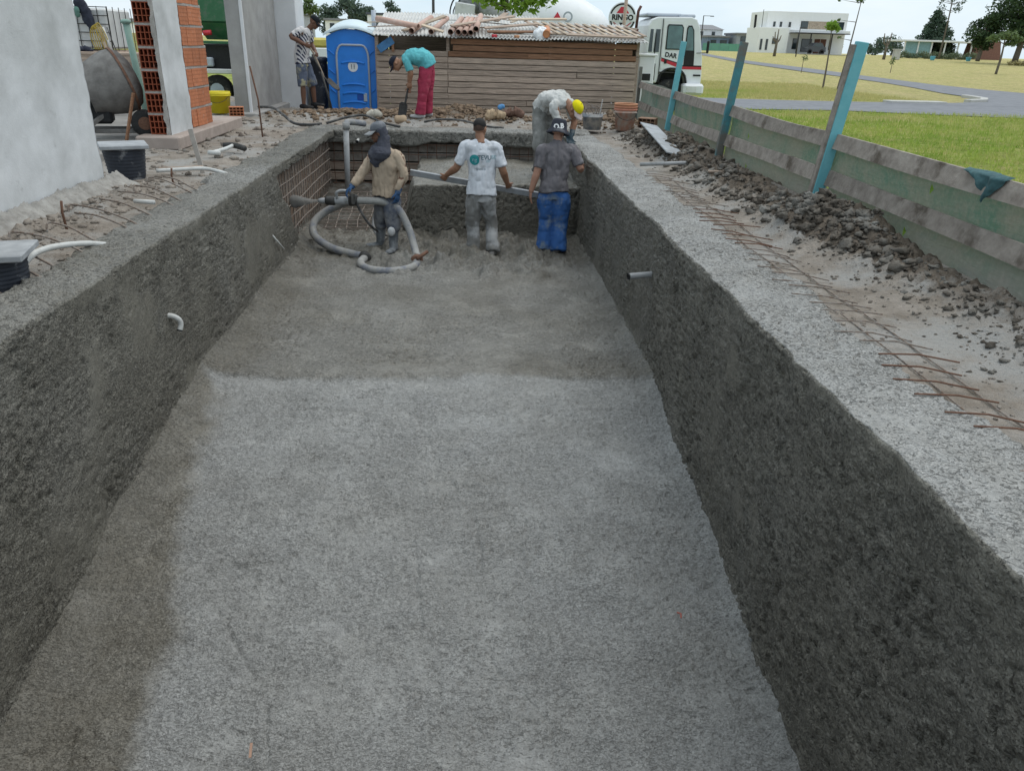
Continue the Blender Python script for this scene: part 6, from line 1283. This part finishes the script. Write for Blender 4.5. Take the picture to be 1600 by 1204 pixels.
# --- man with shovel by the column
m, t, b = base('jersey'); c = coords(t); wv = nd(t, 'ShaderNodeTexWave', wave_type='BANDS', bands_direction='DIAGONAL'); wv.inputs['Scale'].default_value = 7; wv.inputs['Distortion'].default_value = 1.5; t.links.new(c, wv.inputs['Vector'])
msk = mth(t, 'MULTIPLY', ramp(t, wv.outputs['Fac'], .42, .5), ramp(t, noise(t, c, 4.5, 2), .46, .50)); t.links.new(mixc(t, msk, (.60, .58, .58), (.03, .035, .07)), b.inputs['Base Color']); b.inputs['Roughness'].default_value = .9; JERSEY = m
lm = person('man in white and navy jersey and torn denim shorts holding a shovel', (-3.22, 16.6, .0), dict(
    pelvis=(-3.255, 16.60, .86), waist=(-3.265, 16.60, 1.02), chest=(-3.205, 16.60, 1.30), neck=(-3.085, 16.60, 1.475), head=(-2.965, 16.58, 1.585),
    shr=(-3.215, 16.42, 1.43), elr=(-3.390, 16.33, 1.33), wrr=(-3.150, 16.38, 1.195), shl=(-3.120, 16.78, 1.42), ell=(-3.10, 16.80, 1.20), wrl=(-2.985, 16.55, 1.08),
    hipr=(-3.265, 16.51, .80), kr=(-3.265, 16.48, .44), ar=(-3.280, 16.50, .075), hipl=(-3.225, 16.69, .80), kl=(-3.120, 16.72, .44), al=(-3.105, 16.74, .10)),
    (0, -1, 0), (1, 0, 0), (.86, -.1, -.5), (.5, 0, .86), SK2, JERSEY, clothmat('denim', (.12, .14, .19), (.42, .38, .24), .5, .62, 5), clothmat('shoes_black', (.03, .03, .032), (.15, .14, .13)),
    shorts=True, hands={'r': ((.85, .1, -.3), (0, .9, .1), 1.1), 'l': ((.4, -.6, -.4), (.2, -.5, -.5), 1.1)}, seed=12, baggy=1.12)
cap(lm, clothmat('cap_black', (.015, .018, .022)), None, True, .036, .3)

# ================================================================== TOOLS, HOSES, LOOSE THINGS
def shovel(label, hpts, blade_dir, blade_n, hand_mat=WOODP):
    e = empty('shovel', hpts[-1], label, 'shovel'); MB().tube(hpts, .017, 10, sub=4).build('handle', hand_mat, e, True)
    p = Vector(hpts[-1]); d = Vector(blade_dir).normalized(); n_ = Vector(blade_n).normalized(); a = n_.cross(d).normalized(); n_ = d.cross(a); vs_ = []; fs = []
    MB().tube([p - d * .06, p + d * .08], [.022, .018], 8).build('socket', STEEL, e)
    for i in range(9):
        t = i / 8; w = .105 * (1 - max(0, t - .55) ** 2 * 3.2) * (1 if i else .55)
        for k in range(7): q = (k / 6 - .5) * 2; vs_.append(p + d * (.06 + .30 * t) + a * (q * w) + n_ * (.035 * q * q - .015 * math.sin(t * 3)))
    for i in range(8):
        for k in range(6): fs.append((i * 7 + k, i * 7 + k + 1, (i + 1) * 7 + k + 1, (i + 1) * 7 + k))
    o = MB().add(vs_, fs).build('blade', STEEL, e, True); m_ = o.modifiers.new('s', 'SOLIDIFY'); m_.thickness = .004; return e
shovel('wooden-handled shovel held across by the man in the jersey', [(-3.12, 16.40, 1.24), (-2.99, 16.47, 1.0), (-2.84, 16.50, .60)], (.72, 0, -.62), (.6, -.3, .7))
tag(MB().tube([(-3.03, 16.42, 1.02), (-2.87, 16.35, .72)], .018, 8).tube([(-2.87, 16.35, .72), (-2.76, 16.33, .30), (-2.70, 16.33, .0)], .022, 8).build('pry_bar', STEEL, None, True), 'dark bar standing beside the shovel of the man in the jersey', 'bar')
shovel('shovel pushed into the earth by the man in turquoise', [(-1.01, 14.68, .80), (-1.06, 14.66, .55), (-1.10, 14.64, .36)], (-.25, -.05, -1), (-.6, -.7, .2), STEEL)
# long screed board held by the man in white
tag(MB().bar((-.72, 9.93, -.195), (.90, 9.89, -.440), .035, .075, (0, -.3, 1), ch=.003).build('screed_board', STEELP), 'long grey straight-edge board held by the man in white', 'board')
# placing hose and nozzle
hs = empty('concrete_hose', (-1.0, 9.6, -1.16), 'thick grey concrete hose looping over the pool floor to the nozzle', 'hose')
hp_ = [(-1.40, 9.77, -.53), (-1.20, 9.74, -.525), (-1.02, 9.72, -.54), (-.86, 9.70, -.62), (-.74, 9.62, -.82), (-.66, 9.45, -1.02), (-.60, 9.10, -1.115), (-.66, 8.82, -1.12), (-.88, 8.66, -1.12), (-1.14, 8.74, -1.12), (-1.27, 9.00, -1.12), (-1.24, 9.28, -1.115)]
MB().tube(hp_, .046, 14, sub=8).build('hose', HOSEG, hs, True)
hp2 = [(-1.24, 9.28, -1.115), (-1.42, 9.42, -1.12), (-1.72, 9.62, -1.09), (-1.95, 9.85, -1.00), (-1.99, 10.05, -.88), (-1.86, 10.15, -.76), (-1.66, 10.15, -.66), (-1.52, 10.05, -.60), (-1.46, 9.90, -.55)]
MB().tube(hp2, .049, 14, sub=8).build('hose', HOSEG, hs, True)
MB().lathe([(.058, -.07), (.068, -.06), (.068, -.02), (.058, -.01), (.068, .0), (.068, .04), (.058, .05)], (-1.25, 9.27, -1.115), 16, Vector((-.3, 1, 0)).normalized().to_track_quat('Z', 'Y').to_matrix()).build('coupling', STEEL, hs, True)
MB().lathe([(.056, -.06), (.072, -.05), (.072, .05), (.056, .06)], (-.61, 9.12, -1.11), 16, Vector((.1, 1, -.1)).normalized().to_track_quat('Z', 'Y').to_matrix()).tube([(-.60, 9.0, -1.06), (-.48, 9.12, -1.0)], .022, 8).build('clamp', RUST, hs, True)
nzl = empty('spray_nozzle', (-1.5, 9.77, -.53), 'grey spray nozzle with dark clamp in the hand of the hooded man', 'nozzle')
nq = Vector((-1, 0, -.02)).normalized().to_track_quat('Z', 'Y').to_matrix()
MB().lathe([(.045, 0), (.052, .01), (.050, .2), (.048, .22), (.040, .30), (.034, .40), (.022, .44), (.018, .44)], (-1.42, 9.77, -.53), 18, nq).build('barrel', PVCG, nzl, True)
MB().lathe([(.056, -.05), (.068, -.05), (.068, -.02), (.056, -.01), (.068, .0), (.068, .05), (.056, .06)], (-1.42, 9.77, -.53), 18, nq).box((-1.42, 9.70, -.50), (.05, .04, .13), ch=.008).build('clamp', STEEL, nzl, True)
MB().lathe([(.055, .23), (.058, .25), (.056, .33), (.046, .35)], (-1.42, 9.77, -.53), 16, nq).build('nozzle_collar', STEEL, nzl, True)
MB().tube([(-1.62, 9.74, -.50), (-1.62, 9.72, -.43), (-1.56, 9.72, -.40), (-1.48, 9.72, -.405)], .018, 8, sub=4).build('air_inlet', PVCG, nzl, True)
tag(MB().tube([(-1.38, 9.73, -.55), (-1.33, 9.72, -.66), (-1.22, 9.75, -.84), (-1.10, 10.0, -1.0), (-.98, 10.15, -1.06), (-.80, 10.1, -1.11), (-.55, 9.9, -1.13), (-.40, 9.85, -1.14)], .016, 8, sub=6).build('air_hose', HOSEK, None, True), 'thin black air hose hanging from the nozzle clamp', 'hose')
tag(MB().tube([(-1.05, 10.35, -.42), (-1.14, 10.30, -.60), (-1.24, 10.25, -.85), (-1.22, 10.15, -1.0), (-1.08, 10.05, -1.10), (-.92, 10.0, -1.13)], .020, 8, sub=6).build('water_hose', PVCG, None, True), 'pale thin hose curving behind the hooded man', 'hose')
# spray: a short plume of flying mix
pm = bpy.data.materials.new('spray_mist'); pm.use_nodes = True; t = pm.node_tree; t.nodes.clear(); om = nd(t, 'ShaderNodeOutputMaterial'); vp = nd(t, 'ShaderNodeVolumePrincipled'); vp.inputs['Color'].default_value = (.72, .70, .66, 1)
c = nd(t, 'ShaderNodeTexCoord').outputs['Object']; nn = noise(t, c, 14, 3); t.links.new(mth(t, 'MULTIPLY', ramp(t, nn, .3, .75), 55.0), vp.inputs['Density']); t.links.new(vp.outputs[0], om.inputs['Volume'])
sq_ = Vector((-1, -.02, -.04)).normalized().to_track_quat('Z', 'Y').to_matrix()
tag(MB().lathe([(.015, 0), (.03, .1), (.055, .2), (.085, .30), (.06, .36)], (-1.85, 9.77, -.54), 16, sq_).build('spray_mist', pm, None, True), 'pale plume of sprayed mix between nozzle and mesh wall', 'spray', kind='stuff')
# vertical pipe in the corner and small pipes
vpz = empty('standpipe', (-1.85, 12.2, -.9), 'grey vertical plastic pipe standing in the unfinished far corner', 'pipe')
MB().tube([(-1.86, 12.2, -1.0), (-1.825, 12.2, .12)], .042, 14).build('pipe', PVCG, vpz, True); MB().lathe([(.043, 0), (.055, 0), (.055, .1), (.043, .1)], (-1.823, 12.2, .07), 16).build('socket', HOSEG, vpz, True)
MB().tube([(-1.82, 12.2, .13), (-1.80, 12.3, .17), (-1.6, 12.6, .12)], .045, 12, sub=4).build('elbow', HOSEG, vpz, True)
def stub(name, pts, r_, mat, label):
    e = empty(name, pts[0], label, 'pipe'); pts = [Vector(p) for p in pts]; MB().tube(pts, r_, 12, sub=5, caps=False).build('pipe', mat, e, True)
    d = (pts[-1] - pts[-2]).normalized(); qq = d.to_track_quat('Z', 'Y').to_matrix(); MB().lathe([(r_ * .7, -.03), (r_ * .72, .002), (r_ * 1.02, .002), (r_ * 1.02, -.01)], pts[-1], 14, qq, False).build('pipe_mouth', BLACK, e); return e
stub('wall_pipe', [(-2.2, 5.30, -.53), (-2.13, 5.33, -.53), (-2.085, 5.36, -.565), (-2.075, 5.37, -.61), (-2.085, 5.35, -.655)], .019, PVCW, 'short white pipe bending out of the left pool wall')
stub('wall_pipe', [(1.62, 6.17, -.415), (1.5, 6.14, -.418), (1.335, 6.11, -.425)], .026, PVCG, 'grey pipe stub jutting out of the right pool wall')
stub('wall_pipe', [(-1.74, 12.95, -.14), (-1.74, 12.80, -.15), (-1.74, 12.70, -.16)], .022, PVCW, 'small white pipe end left of the head cloth under the far lip'); stub('wall_pipe', [(.02, 12.95, -.12), (.02, 12.78, -.13)], .022, PVCW, 'small white pipe end under the far lip beside the man in white')
tag(MB().tube([(-2.16, 8.42, -.62), (-2.06, 8.6, -.86)], .011, 8).build('wall_rod', PVCW, None, True), 'thin pale rod sticking from the left wall near the mesh', 'rod')
# rebar mesh on the unfinished walls
def mesh_panel(name, label, o, ua, va, nu, nv, su, sv, r_, mat, wob=.012, nrm=None):
    e = empty(name, o, label, 'rebar mesh'); o = Vector(o); ua = Vector(ua).normalized(); va = Vector(va).normalized(); nr = ua.cross(va)
    for i in range(nu):
        L = (nv - 1) * sv; p = [o + ua * (i * su + random.uniform(-wob, wob)) + va * (L * k / 5 * (1.0)) + nr * random.uniform(-wob, wob) * .6 for k in range(6)]; p[0] -= va * random.uniform(.0, .05); p[-1] += va * random.uniform(0, .05); MB().tube(p, r_, 6).build('bar', mat, e)
    for j in range(nv):
        L = (nu - 1) * su; p = [o + va * (j * sv + random.uniform(-wob, wob)) + ua * (L * k / 5) + nr * (r_ * 2 + random.uniform(-wob, wob) * .4) for k in range(6)]; p[0] -= ua * random.uniform(.0, .06); p[-1] += ua * random.uniform(0, .06); MB().tube(p, r_, 6).build('bar', mat, e)
    return e
mesh_panel('rebar_mesh', 'rusty rebar mesh on the bare left wall beyond the fresh concrete', (-2.20, 9.0, -1.18), (0, 1, 0), (0, 0, 1), 26, 8, .148, .15, .0075, RUSTG)
mesh_panel('rebar_mesh', 'rebar mesh in front of the boards on the far wall', (-2.15, 12.93, -.98), (1, 0, 0), (0, 0, 1), 25, 6, .15, .155, .006, RUST)
mesh_panel('rebar_mesh', 'rebar mesh curving over the soil behind the hooded man', (-2.0, 10.75, -1.10), (1, 0, 0), (0, 1, .15), 10, 11, .15, .15, .0065, RUSTG, .02)
# boards shoring the far wall
bs_ = empty('shoring_boards', (-.8, 13.03, -.8), 'stacked grey boards shoring the far wall behind the mesh', 'boards')
for k, (z, xa, xb) in enumerate(((-.275, -2.35, 1.6), (-.425, -2.35, 1.6), (-.58, -2.35, -.35), (-.735, -2.35, -.35))): MB().box(((xa + xb) / 2, 13.04 + .008 * (k % 2), z), (xb - xa, .03, .135), Matrix.Rotation(random.uniform(-.006, .006), 3, 'Y'), ch=.005).build('board', FENCEW if k < 2 else WOODG, bs_)
# slender reinforcement mesh along the right bank
rm = empty('rebar_strip', (2.2, 5, .02), 'rusty ladder of rebar lying along the right rim', 'rebar mesh')
def gz(x, y): return ground_z(x, y)
nb_ = 44
for i in range(nb_):
    y = 2.05 + i * .157 + random.uniform(-.02, .02); xa = 1.93 + random.uniform(-.06, .05) + .05 * sstep(3, 7, y); xb = xa + .37 + random.uniform(-.04, .05)
    z0 = max(.012, gz(xa, y) + .008); z1 = gz(xb, y) + random.choice((.016, .013, .006)); MB().tube([(xa, y, z0), ((xa + xb) / 2, y + random.uniform(-.01, .01), (z0 + z1) / 2 + .012), (xb, y + random.uniform(-.03, .03), z1)], .0042, 6).build('bar', RUST if (3.6 < y < 3.0 or i < 9 or 5.4 < y < 6.9) else RUSTG, rm)
for x in (1.97, 2.09, 2.24):
    y0 = 2.1
    while y0 < 8.7: y1 = min(8.8, y0 + 1.9); MB().tube([(x + .05 * sstep(3, 7, yy_) + random.uniform(-.01, .01), yy_, gz(x, yy_) + random.uniform(.006, .014)) for yy_ in np.linspace(y0, y1, 7)], .004, 6).build('bar', RUSTG, rm); y0 = y1 + .02
# hooked starter bars on the left bank
sb = [(-2.60, 4.72, -3.0, 4.95, 0), (-2.57, 5.05, -3.05, 5.3, 1), (-2.57, 5.3, -2.95, 5.6, 1), (-2.56, 5.75, -2.95, 5.95, 0), (-2.56, 5.9, -3.1, 6.25, 1), (-2.56, 6.2, -3.0, 6.5, 0), (-2.56, 6.65, -3.0, 6.85, 0), (-2.56, 6.85, -2.95, 7.15, 1), (-2.57, 7.2, -3.0, 7.6, 1), (-2.57, 7.35, -2.9, 7.65, 0), (-2.58, 4.5, -2.9, 4.62, 0)]
for k, (xa, ya, xb, yb_, hk) in enumerate(sorted(sb, key=lambda q: q[1])):
    z0 = .0; pts = [(xa + .12, ya - .05, -.01), (xa, ya, .035), ((xa + xb) / 2, (ya + yb_) / 2, .07), (xb, yb_, .065)] + ([(xb - .03, yb_ - .01, .055), (xb - .03, yb_ - .03, .0)] if hk else [])
    tag(MB().tube(pts, .0075, 6, sub=3).build('starter_bar', RUSTG, None, True), ORD[k] + ' bent rebar starter along the left rim, counted from the nearest', 'rebar', 'starter bars along the left rim')
for k, (x, y, h_, lab) in enumerate(((-2.98, 5.85, .17, 'short upright rebar stub between the starter bars'), (-3.12, 4.62, .16, 'short upright rebar by the foot of the plastered wall'), (-2.85, 7.75, .13, 'small upright rebar near the far black drum'), (-3.05, 12.1, .92, 'tall thin rebar standing upright in front of the concrete column'))):
    tag(MB().tube([(x, y, -.08), (x - .01, y, h_ * .5), (x - .04 * (h_ > .5) * 2, y, h_)], .009 if h_ < .5 else .012, 6).build('upright_bar', RUST, None, True), lab, 'rebar')
# skimmer drums with square lids
def drum(label, x, y, r0, r1, z0, h_, ls, rot):
    e = empty('skimmer_drum', (x, y, z0), label, 'drum', 'black drums beside the left rim')
    prof = [(r0, -.1)] + [q for i in range(9) for q in ((r0 + (r1 - r0) * i / 9, h_ * i / 9), (r0 + (r1 - r0) * i / 9 + .004, h_ * (i + .3) / 9), (r0 + (r1 - r0) * i / 9, h_ * (i + .6) / 9))] + [(r1, h_), (r1 + .012, h_), (r1 + .012, h_ + .015), (.02, h_ + .015)]
    MB().lathe(prof, (x, y, z0), 28).build('barrel', BLACKP, e, True); MB().box((x, y, z0 + h_ + .034), (ls, ls, .038), rot, ch=.006).build('lid', LIDG, e)
drum('black ribbed drum with square lid nearest, at the left edge', -2.70, 4.42, .155, .17, -.10, .22, .40, .25)
drum('black drum with square lid standing by the end of the plastered wall', -3.44, 8.15, .165, .20, -.04, .29, .44, .45)
# conduit and pipes on the left bank
tag(MB().tube([(-2.62, 4.55, .04), (-2.62, 4.72, .075), (-2.60, 4.95, .06), (-2.52, 5.15, .03), (-2.45, 5.28, -.01)], .019, 10, sub=5).build('conduit', PVCW, None, True), 'white conduit curving from the near black drum to the rim', 'pipe')
tag(MB().tube([(-2.72, 6.48, .055), (-2.55, 6.45, .055)], .018, 10).build('conduit', PVCW, None, True), 'short white conduit lying by the left rim among the starter bars', 'pipe')
tag(MB().tube([(-3.18, 8.22, .03), (-2.98, 8.3, .035), (-2.75, 8.42, .03), (-2.5, 8.3, .0)], .02, 10, sub=5).build('conduit', PVCW, None, True), 'white conduit lying between far black drum and rim', 'pipe')
tag(MB().bar((-3.2, 8.35, .03), (-2.78, 8.45, .04), .045, .03, ch=.004).build('timber_offcut', WOODG), 'grey timber offcut behind the far black drum conduit', 'timber')
tag(MB().bar((-2.84, 8.62, -.08), (-2.93, 8.66, .40), .05, .022, (0, 1, 0), ch=.003).build('timber_stake', MAT('stake_grey', (.42, .38, .34), .9, .25, 8), None), 'pale wooden stake driven upright beside the left rim', 'stake')
pk = empty('pipe_tee', (-3.0, 9.95, .03), 'white plastic tee pipe lying on the soil left of the rim', 'pipe')
MB().tube([(-3.02, 9.62, .04), (-2.95, 9.9, .05), (-2.93, 10.15, .06)], .022, 10, sub=4).build('pipe', PVCW, pk, True); MB().tube([(-3.08, 9.63, .035), (-2.94, 9.60, .035)], .028, 10).build('tee', PVCW, pk, True); MB().tube([(-3.06, 10.2, .05), (-2.93, 10.15, .06), (-2.76, 10.02, .04)], .035, 10, sub=4).build('collar', STEEL, pk, True)
tag(MB().tube([(-3.75, 14.8, .16), (-3.4, 14.4, .18), (-3.1, 13.8, .12), (-2.85, 13.4, .03), (-2.6, 13.3, .02), (-2.4, 13.4, .03)], .022, 8, sub=6).build('black_hose', HOSEK, None, True), 'black hose trailing from the yellow bucket to the far left corner', 'hose')
tag(MB().tube([(-2.3, 13.3, .05), (-2.0, 13.5, .13), (-1.7, 13.55, .16), (-1.4, 13.3, .08), (-1.1, 13.2, .03)], .02, 8, sub=6).build('black_hose', HOSEK, None, True), 'dark hose arching over the far lip behind the standpipe', 'hose')
tag(MB().tube([(-.75, 14.0, .04), (-.5, 13.95, .09), (-.1, 13.75, .10), (.3, 13.5, .04), (.6, 13.4, .03)], .018, 8, sub=6).build('black_hose', HOSEK, None, True), 'thin dark hose lying behind the man in white on the far bank', 'hose')
# buckets
def bucket(name, label, x, y, z, r0, r1, h_, mat, handle=True, rings=2, n=26):
    e = empty(name, (x, y, z), label, 'bucket'); prof = [(.01, .004), (r0, .004)] + [(r0 + (r1 - r0) * .8, h_ * .8)]
    for i in range(rings): prof += [(r1 + .008, h_ * (.80 + i * .08)), (r1 + .012, h_ * (.83 + i * .08)), (r1, h_ * (.85 + i * .08))]
    prof += [(r1 + .004, h_), (r1 - .006, h_), (r0 + (r1 - r0) * .5 - .008, h_ * .5), (r0 - .01, .03), (.01, .03)]
    MB().lathe(prof, (x, y, z), n, None, False).build('pail', mat, e, True)
    if handle: MB().tube([(x - r1, y, z + h_ * .88), (x - r1 * .7, y - r1 * .75, z + h_ * .62), (x, y - r1 * 1.08, z + h_ * .5), (x + r1 * .7, y - r1 * .75, z + h_ * .62), (x + r1, y, z + h_ * .88)], .004, 6, sub=4).build('handle', STEEL, e, True)
    return e
bucket('bucket', 'yellow plastic bucket standing between brick stub and concrete column', -4.35, 14.55, .06, .16, .19, .36, YELLOW)
hbk = hollow_mesh(.24, .15, .17, 4, 3); hbk.materials.append(BRICK); o = bpy.data.objects.new('hollow_brick', hbk); o.location = (-3.98, 14.2, .12); o.rotation_euler = (0, 0, .25); COL.objects.link(o); tag(o, 'single hollow brick lying right of the yellow bucket', 'brick')
hb2 = hollow_mesh(.30, .17, .18, 4, 3); hb2.materials.append(MAT('brick_muddy', (.33, .2, .13), .9, .3, 9, .5, dirt=(.3, .25, .2))); o = bpy.data.objects.new('hollow_brick', hb2); o.location = (3.12, 13.95, .10); o.rotation_euler = (.05, 0, -.5); COL.objects.link(o); tag(o, 'hollow brick lying between salmon buckets and the fence', 'brick')
bk_ = bucket('bucket', 'stack of salmon plastic buckets caked in cement beside the fence', 2.70, 13.75, .0, .15, .19, .36, PINKB, True, 1)
for k in range(3): MB().lathe([(.185, .30 + .04 * k), (.20, .31 + .04 * k), (.203, .335 + .04 * k), (.19, .34 + .04 * k), (.18, .33 + .04 * k)], (2.70, 13.75, .02), 24, None, False).build('nested_rim', MAT('rim_salmon%d' % k, (.55, .22 + .02 * k, .14), .7), bk_, True)
bk2 = bucket('bucket', 'cement-splashed dark bucket full of wire beside the man in yellow cap', 2.14, 13.75, .0, .15, .175, .26, MAT('bucket_splashed', (.20, .22, .25), .8, .3, 8, .3, dirt=(.42, .40, .37), dscale=5, dlo=.42, dhi=.6), False, 1)
wr = MB()
for k in range(12):
    a = random.uniform(0, 6.28); wr.tube([(2.14 + .1 * math.cos(a), 13.75 + .1 * math.sin(a), .15), (2.14 + .15 * math.cos(a + 1), 13.75 + .12 * math.sin(a + 1), .33), (2.14 + .16 * math.cos(a + 2.2), 13.75 + .13 * math.sin(a + 2.2), .38 + random.uniform(-.05, .06))], .006, 5, sub=3)
wr.build('wire_bundle', RUSTG, bk2, True); MB().tube([(2.24, 13.7, .2), (2.28, 13.68, .5)], .007, 6).build('pale_rod', PVCW, bk2)
# plank and pipe on the right bank
tag(MB().bar((2.70, 11.9, .27), (2.62, 9.82, .10), .26, .018, (.18, 0, 1), ch=.003).build('steel_plank', STEELP), 'pale grey sheet plank leaning on the dirt by the fence', 'plank')
tag(MB().tube([(2.05, 9.28, .045), (2.6, 9.30, .07), (3.22, 9.30, .06)], .022, 10).build('grey_pipe', PVCG, None, True), 'long grey pipe lying across the right bank towards the fence', 'pipe')
tag(MB().bar((2.62, 8.45, .10), (2.95, 8.35, .11), .05, .02, ch=.003).build('timber_offcut', WOODG), 'dark timber offcut on the dirt under the second fence rail', 'timber')
# bags on the far bank
cloth_blob('cement_bag', [(.36, 14.9, .08), (.50, 14.9, .12), (.66, 14.9, .09)], [(.07, .08), (.10, .11), (.07, .08)], MAT('bag_tan', (.42, .31, .2), .9), 'tan cement bag crumpled on the earth heap', 'bag', 21)
cloth_blob('torn_bag', [(.72, 15.05, .12), (.86, 15.05, .17), (1.02, 15.05, .10)], [(.06, .08), (.10, .11), (.07, .06)], MAT('bag_brown', (.16, .09, .065), .9), 'dark brown torn bag beside the tan cement bag', 'bag', 22)
cloth_blob('plastic_scrap', [(.58, 15.1, .22), (.66, 15.1, .25)], [(.05, .04), (.05, .04)], MAT('scrap_blue', (.08, .25, .5), .6), 'small blue plastic scrap between the two bags', 'scrap', 23)
cloth_blob('pale_stone', [(-1.78, 14.6, .08), (-1.66, 14.6, .12), (-1.55, 14.6, .08)], [(.05, .07), (.08, .09), (.05, .06)], MAT('stone_pale', (.5, .47, .4), .9), 'pale round stone on the earth in front of the blue toilet', 'stone', 24, fold=.008)
cloth_blob('tan_block', [(-1.25, 14.25, .05), (-1.1, 14.25, .06)], [(.07, .06), (.07, .06)], MAT('block_tan', (.45, .33, .22), .9), 'tan lump of clay near the feet of the man in turquoise', 'lump', 25, fold=.006)
# chips on the floor, leaves stuck on the net
tag(MB().bar((-.985, 2.60, -1.655), (-.975, 2.53, -1.667), .012, .004).build('wood_chip', MAT('chip_a', (.4, .25, .18), .9)), 'small reddish wood chip on the near pool floor', 'chip'); tag(MB().tube([(1.17, 3.31, -1.545), (1.185, 3.29, -1.538), (1.18, 3.265, -1.545)], .005, 6).build('brick_chip', MAT('chip_b', (.4, .13, .1), .9)), 'small red curl on the pool floor near the right wall', 'chip')
for k, (y, z, lab) in enumerate(((5.05, .50, 'pale leaf stuck to the net above the second rail'), (5.25, .17, 'yellow leaf stuck to the net between second and third rails'), (8.6, .46, 'pale leaf stuck to the net near the splashed post'), (8.55, .15, 'pale scrap stuck low on the net near the splashed post'))):
    xx_ = fence_x(y) - .005; tag(MB().add([(xx_, y - .02, z), (xx_ - .01, y, z - .035), (xx_, y + .025, z), (xx_ - .01, y, z + .035)], [(0, 1, 2, 3)]).build('leaf', LEAF_B), lab, 'leaf')
